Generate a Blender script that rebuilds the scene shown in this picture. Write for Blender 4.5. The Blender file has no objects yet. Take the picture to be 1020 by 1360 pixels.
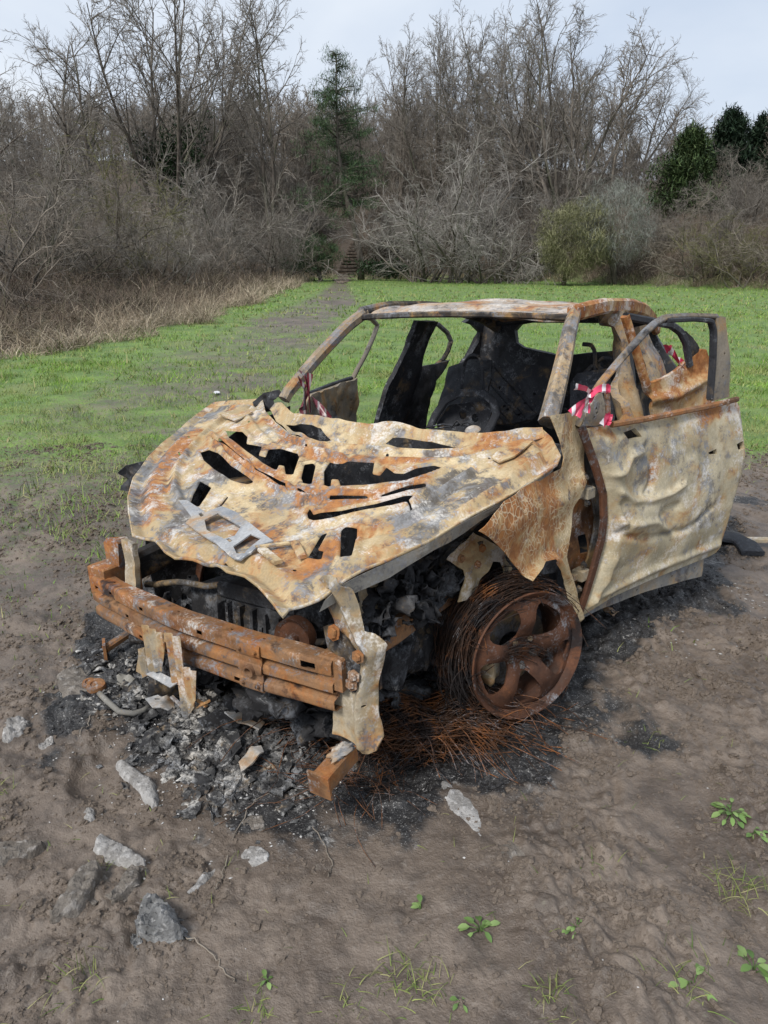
import bpy, math, random
import numpy as np
from mathutils import Vector, Matrix
from mathutils.geometry import delaunay_2d_cdt

SC = bpy.context.scene
COL = SC.collection
R = math.radians
rng = np.random.default_rng(7)
random.seed(7)

# ------------------------------------------------------------------ camera
cam_d = bpy.data.cameras.new("camera")
cam = bpy.data.objects.new("camera", cam_d)
COL.objects.link(cam)
cam.location = (0, 0, 1.587)
cam.rotation_euler = (R(90 - 19.184), 0, 0)
cam_d.sensor_fit = 'VERTICAL'
cam_d.sensor_height = 36.0
cam_d.lens = 36.0 * 962.4 / 1360.0
cam_d.clip_start = 0.05
cam_d.clip_end = 3000
SC.camera = cam

# ------------------------------------------------------------------ world, sun, exposure
SUN_EL, SUN_ROT = R(47), R(215)
w = bpy.data.worlds.new("World")
SC.world = w
w.use_nodes = True
nt = w.node_tree
nt.nodes.clear()
out = nt.nodes.new('ShaderNodeOutputWorld')
bg = nt.nodes.new('ShaderNodeBackground')
sky = nt.nodes.new('ShaderNodeTexSky')
sky.sky_type = 'NISHITA'
sky.sun_disc = False
sky.sun_elevation = SUN_EL
sky.sun_rotation = SUN_ROT
sky.air_density = 1.0
sky.dust_density = 2.0
tc = nt.nodes.new('ShaderNodeTexCoord')
mp = nt.nodes.new('ShaderNodeMapping'); mp.inputs['Scale'].default_value = (1.0, 1.0, 2.2)
mp.inputs['Location'].default_value = (0.35, 0.0, 0.1)
nz = nt.nodes.new('ShaderNodeTexNoise')
nz.inputs['Scale'].default_value = 2.0
nz.inputs['Detail'].default_value = 5
nz.inputs['Roughness'].default_value = 0.5
nz.inputs['Distortion'].default_value = 0.6
rp = nt.nodes.new('ShaderNodeValToRGB')          # overcast: thin pale cloud and slightly greyer cloud
rp.color_ramp.elements[0].position = 0.32; rp.color_ramp.elements[0].color = (3.2, 3.65, 4.35, 1)
rp.color_ramp.elements[1].position = 0.66; rp.color_ramp.elements[1].color = (4.3, 4.6, 5.0, 1)
mx = nt.nodes.new('ShaderNodeMix'); mx.data_type = 'RGBA'
mx.inputs[0].default_value = 0.94
nt.links.new(tc.outputs['Generated'], mp.inputs['Vector'])
nt.links.new(mp.outputs[0], nz.inputs['Vector'])
nt.links.new(nz.outputs['Fac'], rp.inputs['Fac'])
nt.links.new(sky.outputs[0], mx.inputs[6])
nt.links.new(rp.outputs['Color'], mx.inputs[7])
nt.links.new(mx.outputs[2], bg.inputs['Color'])
bg.inputs['Strength'].default_value = 0.085
nt.links.new(bg.outputs[0], out.inputs['Surface'])

sun_d = bpy.data.lights.new("sun", 'SUN')
sun_d.energy = 1.5
sun_d.angle = R(16)
sun_d.color = (1.0, 0.96, 0.9)
sun = bpy.data.objects.new("sun", sun_d)
COL.objects.link(sun)
sun.rotation_euler = (R(90) - SUN_EL, 0, R(180) - SUN_ROT)
SC.view_settings.view_transform = 'Standard'
SC.view_settings.look = 'None'
SC.view_settings.exposure = 1.22
SC.view_settings.gamma = 1.0
SC.view_settings.use_curve_mapping = False

# ------------------------------------------------------------------ helpers: noise
def _h(ix, iy, iz, s):
    n = (ix.astype(np.int64) * 374761393 + iy.astype(np.int64) * 668265263 + iz.astype(np.int64) * 2147483647 + s * 1274126177) & 0xffffffff
    n = ((n ^ (n >> 13)) * 1274126177) & 0xffffffff
    n = (n ^ (n >> 16)) & 0xffff
    return n / 65535.0

def vnoise(P, s=0):
    P = np.asarray(P, float)
    i = np.floor(P).astype(np.int64); f = P - i
    f = f * f * f * (f * (f * 6 - 15) + 10)
    x, y, z = i[:, 0], i[:, 1], i[:, 2]
    u, v, q = f[:, 0], f[:, 1], f[:, 2]
    def L(a, b, t): return a + (b - a) * t
    return L(L(L(_h(x, y, z, s), _h(x + 1, y, z, s), u), L(_h(x, y + 1, z, s), _h(x + 1, y + 1, z, s), u), v),
             L(L(_h(x, y, z + 1, s), _h(x + 1, y, z + 1, s), u), L(_h(x, y + 1, z + 1, s), _h(x + 1, y + 1, z + 1, s), u), v), q) * 2 - 1

def fbm(P, o=4, s=0, g=.5):
    P = np.asarray(P, float); r = 0; a = 1; t = 0
    for k in range(o):
        r = r + a * vnoise(P * 2 ** k + k * 17.3, s + k); t += a; a *= g
    return r / t

def p2(u, v, sc, z=0.0):
    u = np.asarray(u, float); v = np.asarray(v, float)
    return np.stack([u * sc, v * sc, np.full_like(u, z)], 1)

def sstep(a, b, x):
    t = np.clip((x - a) / (b - a), 0, 1)
    return t * t * (3 - 2 * t)

# ------------------------------------------------------------------ helpers: mesh
def link(name, me, mat, parent=None):
    o = bpy.data.objects.new(name, me)
    COL.objects.link(o)
    if mat is not None and not me.materials:
        for m in (mat if isinstance(mat, (list, tuple)) else [mat]): me.materials.append(m)
    if parent is not None: o.parent = parent
    return o

def mesh_np(name, V, F, sharp=35, mi=None):
    """V (n,3); F list of arrays (m,k)"""
    me = bpy.data.meshes.new(name)
    V = np.ascontiguousarray(V, dtype=np.float32)
    Fs = [np.asarray(f, dtype=np.int32) for f in (F if isinstance(F, list) else [F]) if len(f)]
    me.vertices.add(len(V)); me.vertices.foreach_set('co', V.ravel())
    nl = sum(f.size for f in Fs); npoly = sum(len(f) for f in Fs)
    me.loops.add(nl); me.polygons.add(npoly)
    me.loops.foreach_set('vertex_index', np.concatenate([f.ravel() for f in Fs]))
    tot = np.concatenate([np.full(len(f), f.shape[1], np.int32) for f in Fs])
    st = np.concatenate([[0], np.cumsum(tot)[:-1]]).astype(np.int32)
    me.polygons.foreach_set('loop_start', st)
    me.update(calc_edges=True); me.validate()
    if mi is not None: me.polygons.foreach_set('material_index', np.asarray(mi, np.int32))
    if sharp is None:
        me.shade_flat()
    else:
        me.shade_smooth()
        if sharp < 180: me.set_sharp_from_angle(angle=R(sharp))
    return me

class MB:
    """collects geometry; build() links it as ONE mesh"""
    def __init__(s): s.V = []; s.Q = []; s.T = []; s.n = 0
    def add(s, V, Q=None, T=None):
        V = np.asarray(V, float).reshape(-1, 3)
        if Q is not None and len(Q): s.Q.append(np.asarray(Q, np.int32) + s.n)
        if T is not None and len(T): s.T.append(np.asarray(T, np.int32) + s.n)
        s.V.append(V); s.n += len(V); return s
    def mesh(s, name, sharp=35):
        V = np.concatenate(s.V); F = []
        if s.Q: F.append(np.concatenate(s.Q))
        if s.T: F.append(np.concatenate(s.T))
        return mesh_np(name, V, F, sharp)
    def build(s, name, mat, parent=None, sharp=35): return link(name, s.mesh(name, sharp), mat, parent)
    def box(s, c, size, X=(1, 0, 0), Z=(0, 0, 1), ch=.15, jit=0):
        X = np.array(X, float); X /= np.linalg.norm(X); Z = np.array(Z, float); Z = Z - X * (Z @ X); Z /= np.linalg.norm(Z)
        Yv = np.cross(Z, X); h = np.array(size, float) / 2; b = min(h) * ch
        pts = []
        for sz in (-1, 1):                               # chamfered ends: 4 rings
            pass
        rings = [(-h[2], h[0] - b, h[1] - b), (-h[2] + b, h[0], h[1]), (h[2] - b, h[0], h[1]), (h[2], h[0] - b, h[1] - b)]
        for z, hx, hy in rings:
            for sx, sy in ((-1, -1), (1, -1), (1, 1), (-1, 1)):
                pts.append(np.array(c) + X * sx * hx + Yv * sy * hy + Z * z)
        pts = np.array(pts)
        if jit: pts = pts + rng.uniform(-jit, jit, pts.shape)
        Q = [(3, 2, 1, 0), (12, 13, 14, 15)]
        for r in range(3):
            for k in range(4):
                Q.append((r * 4 + k, r * 4 + (k + 1) % 4, r * 4 + 4 + (k + 1) % 4, r * 4 + 4 + k))
        return s.add(pts, Q)
    def sweep(s, path, sec, up=(0, 0, 1), closed=False, caps=True, scale=None):
        """sec: list of (w, h) round the section; w along side, h along up"""
        P = np.array(path, float); n = len(P); sec = np.array(sec, float); k = len(sec)
        T = np.zeros_like(P); T[1:-1] = P[2:] - P[:-2]; T[0] = P[1] - P[0]; T[-1] = P[-1] - P[-2]
        if closed: T[0] = P[1] - P[-1]; T[-1] = P[0] - P[-2]
        T /= np.linalg.norm(T, axis=1)[:, None]
        up = np.array(up, float)
        ups = np.broadcast_to(up, P.shape)
        S = np.cross(T, ups); S /= np.maximum(np.linalg.norm(S, axis=1)[:, None], 1e-6); U = np.cross(S, T)
        sc = np.ones(n) if scale is None else np.array(scale, float)
        V = (P[:, None] + S[:, None] * (sec[None, :, 0:1] * sc[:, None, None]) + U[:, None] * (sec[None, :, 1:2] * sc[:, None, None])).reshape(-1, 3)
        Q = []
        m = n if closed else n - 1
        for i in range(m):
            for j in range(k):
                a = i * k + j; b = i * k + (j + 1) % k; c = ((i + 1) % n) * k
                Q.append((a, b, c + (j + 1) % k, c + j))
        Tt = []
        if caps and not closed:
            V = np.vstack([V, P[0:1], P[-1:]])
            for j in range(k):
                Tt.append((n * k, (j + 1) % k, j)); Tt.append((n * k + 1, (n - 1) * k + j, (n - 1) * k + (j + 1) % k))
        return s.add(V, Q, Tt)
    def tube(s, path, r, n=6, **kw):
        a = np.linspace(0, 2 * np.pi, n, endpoint=False)
        rr = np.asarray(r, float)
        sc = np.full(len(path), 1.0) if rr.ndim == 0 else rr
        base = float(rr) if rr.ndim == 0 else 1.0
        P = np.array(path, float); d = P[-1] - P[0]
        up = (0, 0, 1) if abs(d[2]) < .9 * np.linalg.norm(d) else (1, 0, 0.1)
        return s.sweep(path, np.stack([np.cos(a), np.sin(a)], 1) * base, up=kw.pop('up', up), scale=sc, **kw)
    def lathe(s, prof, o, ax, n=48, e=None, a0=0, a1=2 * np.pi):
        """prof: (r, h); ax = axis"""
        ax = np.array(ax, float); ax /= np.linalg.norm(ax)
        e = np.array((0, 0, 1.)) if e is None else np.array(e, float)
        e = e - ax * (e @ ax); e /= np.linalg.norm(e); g = np.cross(ax, e)
        full = abs(a1 - a0 - 2 * np.pi) < 1e-6
        a = np.linspace(a0, a1, n, endpoint=not full); k = len(prof); prof = np.array(prof, float)
        V = (np.array(o) + (np.cos(a)[:, None, None] * e + np.sin(a)[:, None, None] * g) * prof[None, :, 0:1] + ax * prof[None, :, 1:2]).reshape(-1, 3)
        Q = []
        for i in range(n if full else n - 1):
            for j in range(k - 1):
                b = ((i + 1) % n) * k
                Q.append((i * k + j, b + j, b + j + 1, i * k + j + 1))
        return s.add(V, Q)

def rsec(w, h, c=.25):
    b = min(w, h) * c
    w, h = w / 2, h / 2
    return [(-w + b, -h), (w - b, -h), (w, -h + b), (w, h - b), (w - b, h), (-w + b, h), (-w, h - b), (-w, -h + b)]

def inpoly(x, y, poly):
    poly = np.asarray(poly, float); r = np.zeros(len(x), bool); j = len(poly) - 1
    for i in range(len(poly)):
        xi, yi = poly[i]; xj, yj = poly[j]
        c = ((yi > y) != (yj > y)) & (x < (xj - xi) * (y - yi) / ((yj - yi) if yj != yi else 1e-12) + xi)
        r ^= c; j = i
    return r

def polydist(x, y, poly):
    poly = np.asarray(poly, float); d = np.full(len(x), 1e9)
    for i in range(len(poly)):
        a = poly[i]; b = poly[(i + 1) % len(poly)]; ab = b - a
        t = np.clip(((x - a[0]) * ab[0] + (y - a[1]) * ab[1]) / max(ab @ ab, 1e-12), 0, 1)
        d = np.minimum(d, np.hypot(x - a[0] - t * ab[0], y - a[1] - t * ab[1]))
    return d

def resample(poly, res):
    o = []
    poly = np.asarray(poly, float)
    for i in range(len(poly)):
        a = poly[i]; b = poly[(i + 1) % len(poly)]; n = max(1, int(round(np.linalg.norm(b - a) / res)))
        for k in range(n): o.append(a + (b - a) * k / n)
    return np.array(o)

def smooth_poly(poly, it=1):
    P = np.asarray(poly, float)
    for _ in range(it):
        Qn = np.roll(P, -1, 0)
        P = np.stack([P * .75 + Qn * .25, P * .25 + Qn * .75], 1).reshape(-1, P.shape[1])
    return P

def sheet_mesh(name, outer, holes, lift, res=.015, thick=.003, sharp=40):
    """cut sheet metal: 2-D outline with holes, lifted to 3-D by lift(u, v) -> (n,3), with real thickness"""
    outer = resample(np.asarray(outer, float)[:, :2], res)
    holes = [resample(np.asarray(h, float)[:, :2], res) for h in holes]
    lo, hi = outer.min(0), outer.max(0)
    gx, gy = np.meshgrid(np.arange(lo[0], hi[0], res), np.arange(lo[1], hi[1], res * .866))
    gx[1::2] += res / 2
    x, y = gx.ravel(), gy.ravel()
    k = inpoly(x, y, outer) & (polydist(x, y, outer) > res * .5)
    for h in holes: k &= ~inpoly(x, y, h) & (polydist(x, y, h) > res * .5)
    x, y = x[k], y[k]
    pts = [outer] + holes; edges = []; n = 0
    for p in pts:
        edges += [(n + i, n + (i + 1) % len(p)) for i in range(len(p))]; n += len(p)
    allp = np.vstack(pts + [np.stack([x, y], 1)])
    r = delaunay_2d_cdt([Vector((float(a), float(b))) for a, b in allp], edges, [], 0, 1e-6)
    U = np.array([(v[0], v[1]) for v in r[0]]); F = np.array([f for f in r[2] if len(f) == 3], np.int32)
    c = U[F].mean(1)
    k = inpoly(c[:, 0], c[:, 1], outer)
    for h in holes: k &= ~inpoly(c[:, 0], c[:, 1], h)
    F = F[k]
    used = np.unique(F); mp_ = -np.ones(len(U), np.int32); mp_[used] = np.arange(len(used)); U = U[used]; F = mp_[F]
    a, b, d = U[F[:, 0]], U[F[:, 1]], U[F[:, 2]]
    fl = (b[:, 0] - a[:, 0]) * (d[:, 1] - a[:, 1]) - (b[:, 1] - a[:, 1]) * (d[:, 0] - a[:, 0]) < 0
    F[fl] = F[fl][:, ::-1]
    e = 1e-3
    P = lift(U[:, 0], U[:, 1])
    N = np.cross(lift(U[:, 0] + e, U[:, 1]) - P, lift(U[:, 0], U[:, 1] + e) - P)
    N /= np.maximum(np.linalg.norm(N, axis=1)[:, None], 1e-9)
    n = len(P)
    V = np.vstack([P, P - N * thick])
    E = np.concatenate([F[:, [0, 1]], F[:, [1, 2]], F[:, [2, 0]]])
    key = np.sort(E, 1); kk = key[:, 0].astype(np.int64) * n + key[:, 1]
    _, inv, cnt = np.unique(kk, return_inverse=True, return_counts=True)
    B = E[cnt[inv] == 1]
    Q = np.stack([B[:, 1], B[:, 0], B[:, 0] + n, B[:, 1] + n], 1)
    return V, [Q, np.vstack([F, F[:, ::-1] + n])]

def sheet(name, outer, holes, lift, mat, parent, res=.015, thick=.003, sharp=40, zones=None):
    V, F = sheet_mesh(name, outer, holes, lift, res, thick)
    me = mesh_np(name, V, F, sharp)
    for nm, lines in (zones or {}).items():            # where this panel burnt hotter or rusted more
        v = np.zeros(len(V))
        for P, wd in lines: v = np.maximum(v, np.exp(-(linedist3(V, np.array(P)) / wd) ** 2))
        at = me.attributes.new(nm, 'FLOAT', 'POINT'); at.data.foreach_set('value', v.astype(np.float32))
    return link(name, me, mat, parent)

def linedist3(V, P):
    d = np.full(len(V), 1e9)
    for a, b in zip(P[:-1], P[1:]):
        ab = b - a; t = np.clip(((V - a) @ ab) / max(ab @ ab, 1e-9), 0, 1); d = np.minimum(d, np.linalg.norm(V - a - t[:, None] * ab, axis=1))
    return d

class Plane:
    """a frame for flat sheets: 3-D points <-> (u, v)"""
    def __init__(s, o, n, up=(0, 0, 1)):
        s.o = np.array(o, float); s.n = np.array(n, float); s.n /= np.linalg.norm(s.n)
        u = np.array(up, float); s.v = u - s.n * (u @ s.n); s.v /= np.linalg.norm(s.v); s.u = np.cross(s.v, s.n)
    def uv(s, P):
        d = np.asarray(P, float) - s.o
        return np.stack([d @ s.u, d @ s.v], 1)
    def lift(s, disp=None):
        def f(U, V):
            P = s.o + U[:, None] * s.u + V[:, None] * s.v
            if disp is not None: P = P + disp(U, V)[:, None] * s.n
            return P
        return f

def fit_plane(P, hint, up=(0, 0, 1)):
    P = np.asarray(P, float); c = P.mean(0)
    n = np.linalg.svd(P - c)[2][2]
    if n @ np.array(hint, float) < 0: n = -n
    return Plane(c, n, up)

def wob(sc, amp, s=0, o=3):
    return lambda u, v: fbm(p2(u, v, sc, s * 3.7), o, s) * amp

def bezr(P, n=14):
    P = np.array(P, float); t_ = np.linspace(0, 1, len(P)); tn = np.linspace(0, 1, n)
    return np.stack([np.interp(tn, t_, P[:, k]) for k in range(3)], 1)

# ------------------------------------------------------------------ helpers: tagging
def tag(o, label, cat, group=None):
    o['label'] = label; o['category'] = cat
    if group: o['group'] = group
    return o
def thing(name, label, cat, loc=(0, 0, 0), rz=0, group=None):
    o = bpy.data.objects.new(name, None); COL.objects.link(o)
    o.location = loc; o.rotation_euler = (0, 0, rz); o.empty_display_size = .1
    return tag(o, label, cat, group)
def kind(o, k):
    o['kind'] = k; return o

# ------------------------------------------------------------------ helpers: materials
class NT:
    def __init__(s, name):
        s.m = bpy.data.materials.new(name); s.m.use_nodes = True; s.t = s.m.node_tree
        s.b = s.t.nodes['Principled BSDF']; s._c = None
    def node(s, t, **kw):
        n = s.t.nodes.new(t)
        for k, v in kw.items(): setattr(n, k, v)
        return n
    def set(s, sock, v):
        if isinstance(v, bpy.types.NodeSocket): s.t.links.new(v, sock)
        else:
            if sock.type == 'RGBA' and len(v) == 3: v = (*v, 1)
            sock.default_value = v
    def coord(s, off=(0, 0, 0), sc=(1, 1, 1)):
        c = s.node('ShaderNodeTexCoord'); m = s.node('ShaderNodeMapping')
        m.inputs['Location'].default_value = off; m.inputs['Scale'].default_value = sc
        s.t.links.new(c.outputs['Object'], m.inputs['Vector']); return m.outputs[0]
    def noise(s, sc, det=6, ro=.55, di=0, vec=None):
        n = s.node('ShaderNodeTexNoise')
        n.inputs['Scale'].default_value = sc; n.inputs['Detail'].default_value = det
        n.inputs['Roughness'].default_value = ro; n.inputs['Distortion'].default_value = di
        s.t.links.new(vec if vec is not None else s.vec, n.inputs['Vector']); return n.outputs['Fac']
    def vor(s, sc, feat='DISTANCE_TO_EDGE', vec=None):
        n = s.node('ShaderNodeTexVoronoi', feature=feat); n.inputs['Scale'].default_value = sc
        s.t.links.new(vec if vec is not None else s.vec, n.inputs['Vector']); return n.outputs['Distance']
    def step(s, x, a, b, lo=0.0, hi=1.0):
        n = s.node('ShaderNodeMapRange', interpolation_type='SMOOTHSTEP')
        s.set(n.inputs[0], x); n.inputs[1].default_value = a; n.inputs[2].default_value = b
        n.inputs[3].default_value = lo; n.inputs[4].default_value = hi; return n.outputs[0]
    def math(s, op, a, b=0.0):
        n = s.node('ShaderNodeMath', operation=op); s.set(n.inputs[0], a); s.set(n.inputs[1], b); return n.outputs[0]
    def mix(s, f, a, b, mode='MIX'):
        n = s.node('ShaderNodeMix', data_type='RGBA', blend_type=mode)
        s.set(n.inputs[0], f); s.set(n.inputs[6], a); s.set(n.inputs[7], b); return n.outputs[2]
    def attr(s, name):
        n = s.node('ShaderNodeAttribute', attribute_name=name); return n.outputs['Fac']
    def bump(s, h, st=.4, d=.01, prev=None):
        n = s.node('ShaderNodeBump'); n.inputs['Strength'].default_value = st; n.inputs['Distance'].default_value = d
        s.t.links.new(h, n.inputs['Height'])
        if prev is not None: s.t.links.new(prev, n.inputs['Normal'])
        return n.outputs[0]
    def fin(s, col, rough=.8, normal=None, metal=0.0, spec=.4):
        s.set(s.b.inputs['Base Color'], col); s.set(s.b.inputs['Roughness'], rough); s.set(s.b.inputs['Metallic'], metal)
        s.b.inputs['Specular IOR Level'].default_value = spec
        if normal is not None: s.t.links.new(normal, s.b.inputs['Normal'])
        return s.m

CREAM, KHAKI, ORANGE = (.56, .46, .295), (.32, .25, .15), (.38, .150, .042)
RUST, DRUST, GREY, BLUE, WHITE, SOOT = (.22, .075, .022), (.085, .032, .016), (.075, .073, .074), (.21, .225, .25), (.68, .66, .62), (.016, .016, .018)

def burnt(name, seed=0,  base=(KHAKI, CREAM), orange=.5, rust=.5, grey=.6, white=.64, soot=.72, crack=0, scale=1.0, greycol=GREY, bump=.5, rough=.78, gold=(.44, .29, .12), soft=1.0):
    """burnt-out steel: bare galvanised cream, rust bloom, scorched grey, ash white; thresholds: lower = more of it"""
    t = NT(name); t.vec = t.coord((seed * 3.1, seed * 1.7, seed * 2.3), (scale,) * 3)
    n1 = t.noise(3.5, 8, .6, .6); n2 = t.noise(5.5, 9, .62, .9, t.coord((seed + 9.1, 3, 7), (scale,) * 3)); n3 = t.noise(28, 6, .6)
    n4 = t.noise(4.6, 9, .65, .4, t.coord((3, seed + 5.3, 1), (scale,) * 3)); n5 = t.noise(120, 3, .6); n6 = t.noise(9, 10, .7, 1.2, t.coord((1.5, 8.2, seed + 4), (scale,) * 3))
    col = t.mix(t.step(n1, .38, .62), base[0], base[1])
    col = t.mix(t.step(n3, .35, .7, 0, .55), col, t.mix(.5, base[0], base[1]))
    n2 = t.math('ADD', n2, t.math('MULTIPLY', t.attr('og'), .22)); n4 = t.math('ADD', n4, t.math('MULTIPLY', t.attr('gy'), .22))
    o = t.step(t.math('ADD', n2, t.math('ADD', t.math('MULTIPLY', t.math('SUBTRACT', n3, .5), .34), t.math('MULTIPLY', t.math('SUBTRACT', n5, .5), .16))), orange - .10 * soft, orange + .11 * soft)
    oc = t.step(t.math('ADD', n2, t.math('MULTIPLY', t.math('SUBTRACT', n3, .5), .30)), orange - .22, orange + .06)
    col = t.mix(t.math('MULTIPLY', oc, .75), col, gold)
    col = t.mix(t.math('MULTIPLY', o, .85), col, t.mix(t.step(n3, .35, .65), ORANGE, (.25, .085, .028)))
    rr = t.math('MULTIPLY', t.step(n6, rust - .04, rust + .1), t.step(o, 0, 1, .35, 1))
    col = t.mix(t.math('MULTIPLY', rr, .85), col, RUST)
    gr = t.step(t.math('ADD', n4, t.math('ADD', t.math('MULTIPLY', t.math('SUBTRACT', n3, .5), .75), t.math('MULTIPLY', t.math('SUBTRACT', n5, .5), .50))), grey - .08, grey + .12)
    col = t.mix(t.math('MULTIPLY', gr, .88), col, t.mix(t.step(n6, .4, .6), greycol, BLUE))
    wh = t.step(t.math('ADD', t.noise(6.5, 9, .68, .3, t.coord((seed + 2.2, 6.1, 4))), t.math('ADD', t.math('MULTIPLY', t.math('SUBTRACT', n5, .5), .25), t.math('MULTIPLY', t.math('SUBTRACT', n3, .5), .25))), white - .06, white + .10)
    col = t.mix(t.math('MULTIPLY', wh, .7), col, WHITE)
    so = t.step(t.math('ADD', n1, t.math('MULTIPLY', t.math('SUBTRACT', n6, .5), .6)), soot - .05, soot + .08)
    col = t.mix(t.math('MULTIPLY', so, .9), col, SOOT)
    h = t.math('ADD', t.math('MULTIPLY', n3, .6), t.math('MULTIPLY', n5, .25))
    h = t.math('ADD', h, t.math('MULTIPLY', n6, .8))
    if crack:
        wv = t.mix(.06, t.vec, t.node('ShaderNodeTexNoise').outputs['Color'])
        vv = t.vor(crack, vec=wv)
        ln = t.math('MULTIPLY', t.step(vv, .02, .11, 1, 0), t.step(n1, .42, .56))
        col = t.mix(t.math('MULTIPLY', ln, .75), col, (.62, .5, .33))
        h = t.math('ADD', h, t.math('MULTIPLY', ln, .5))
    col = t.mix(1.0, col, t.mix(t.step(n5, .3, .7), (.84, .83, .82), (1.06, 1.05, 1.04)), 'MULTIPLY')
    return t.fin(col, t.step(n3, .3, .7, rough - .12, min(1, rough + .1)), t.bump(h, bump, .004), .0, .25)

M = {}
M['hood'] = burnt('hood_metal', 1, bump=.3, orange=.555, rust=.60, grey=.555, white=.575, soot=.82, gold=(.47, .33, .16))
M['latch'] = burnt('latch_metal', 2, base=(BLUE, (.40, .41, .42)), orange=.66, rust=.7, grey=.75, white=.60, soot=.9)
M['fender'] = burnt('fender_metal', 3, orange=.60, rust=.60, grey=.66, white=.66, soot=.85, crack=46)
M['door'] = burnt('door_metal', 4, bump=.25, base=((.33, .29, .20), (.56, .50, .365)), orange=.66, rust=.68, grey=.59, white=.58, soot=.86, greycol=(.13, .115, .10))
M['sill'] = burnt('sill_metal', 5, base=((.19, .185, .17), (.27, .26, .235)), orange=.7, rust=.75, grey=.55, white=.7, soot=.8)
M['rustbar'] = burnt('rusted_bar', 6, base=((.085, .042, .024), (.26, .155, .09)), orange=.565, rust=.52, grey=.60, white=.61, soot=.62, gold=(.33, .17, .07))
M['bracket'] = burnt('pale_bracket', 7, base=((.22, .19, .14), (.42, .37, .28)), orange=.59, rust=.58, grey=.58, white=.60, soot=.74)
M['seat'] = burnt('seat_steel', 18, base=((.035, .037, .044), (.080, .085, .098)), orange=.74, rust=.7, grey=.6, white=.78, soot=.60, greycol=(.05, .052, .06))
M['frame'] = burnt('window_frame_metal', 17, base=((.07, .062, .052), (.21, .175, .135)), orange=.62, rust=.6, grey=.5, white=.68, soot=.58)
M['pillar'] = burnt('pillar_metal', 8, base=((.22, .175, .125), (.40, .32, .22)), orange=.57, rust=.52, grey=.52, white=.66, soot=.70)
M['roof'] = burnt('roof_metal', 9, base=((.34, .31, .29), (.52, .49, .47)), orange=.55, rust=.62, grey=.55, white=.58, soot=.85)
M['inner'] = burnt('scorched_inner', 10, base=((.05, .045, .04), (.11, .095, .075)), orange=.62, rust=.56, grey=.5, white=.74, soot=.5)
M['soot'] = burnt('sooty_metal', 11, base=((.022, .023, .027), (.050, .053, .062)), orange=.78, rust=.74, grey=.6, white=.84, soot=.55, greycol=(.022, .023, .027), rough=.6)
M['rim'] = burnt('rusted_rim', 12, base=((.048, .024, .016), (.14, .060, .032)), orange=.80, rust=.62, grey=.62, white=.74, soot=.60, rough=.75, gold=(.13, .055, .026))
M['char'] = burnt('charred_block', 13, base=((.02, .02, .022), (.05, .05, .053)), orange=.74, rust=.72, grey=.52, white=.70, soot=.50, greycol=(.06, .062, .068))
M['panelR'] = burnt('rusty_panel', 14, base=((.40, .27, .14), (.55, .43, .28)), orange=.46, rust=.5, grey=.66, white=.57, soot=.85)
M['doorin'] = burnt('door_inner_pale', 15, base=((.2, .175, .14), (.3, .27, .22)), orange=.66, rust=.66, grey=.6, white=.7, soot=.76)
M['debris'] = burnt('ash_debris', 31, base=((.04, .04, .041), (.16, .16, .158)), orange=.74, rust=.70, grey=.52, white=.56, soot=.50, greycol=(.24, .24, .24), scale=2.6)

# ================================================================== THE SETTING
CAR_M = Matrix.Translation((-0.1755, 2.7354, 0)) @ Matrix.Rotation(R(235.13), 4, 'Z') @ Matrix.Rotation(math.atan(.04), 4, 'X')
def car_xy(x, y):
    v = CAR_M @ Vector((x, y, 0)); return (v.x, v.y)

BURN = [(-1.55, 2.9), (-1.3, 2.35), (-.95, 1.95), (-.55, 1.74), (-.2, 1.68), (.11, 1.67), (.38, 1.80), (.56, 1.98), (.86, 2.10), (.92, 2.45), (1.3, 2.9), (1.9, 3.4),
        car_xy(-3.3, 1.0), car_xy(-3.3, -1.0), car_xy(-1.5, -1.25), car_xy(.0, -1.3), car_xy(.9, -1.0)]

def burn_mask(x, y):
    d = polydist(x, y, BURN); d = np.where(inpoly(x, y, np.array(BURN)), d, -d)
    n = fbm(p2(x, y, 4.2, 3), 5, 31) * .30 + fbm(p2(x, y, 17, 3), 3, 32) * .07
    return sstep(-.10, .16, d + n - .02)

TRAIL = np.array([(-3.6, 75), (-3.44, 63), (-2.5, 40), (-2.1, 30.7), (-2.5, 20), (-2.6, 13.1), (-2.3, 8), (-2.0, 6.2)])
def trail_mask(x, y):
    c = np.interp(y, TRAIL[::-1, 1], TRAIL[::-1, 0]); wd = np.interp(y, [6, 15, 30, 45, 63], [2.6, 2.2, 1.7, 1.1, .8])
    return 1 - sstep(.25, 1.15, np.abs(x - c) / wd)

def grass_amount(x, y):
    n = fbm(p2(x, y, .9, 5), 4, 41); n2 = fbm(p2(x, y, .27, 9), 3, 43)
    left = sstep(.8, 7.8, y + n * 2.2 + n2 * 1.8)
    right = sstep(4.4, 7.6, y + n * 2.0)
    g = np.where(x > 1.6, right, np.where(x < .2, left, left + (right - left) * np.clip((x - .2) / 1.4, 0, 1)))
    g = g * (1 - np.interp(y, [8, 25], [.5, .85]) * trail_mask(x, y) * (.7 + .6 * np.clip(n + .3, 0, 1)))
    g = np.maximum(g, .75 * sstep(.42, .6, fbm(p2(x, y, .8, 15), 4, 47)) * sstep(3.0, 4.4, y))
    return np.clip(g, 0, 1)

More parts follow.
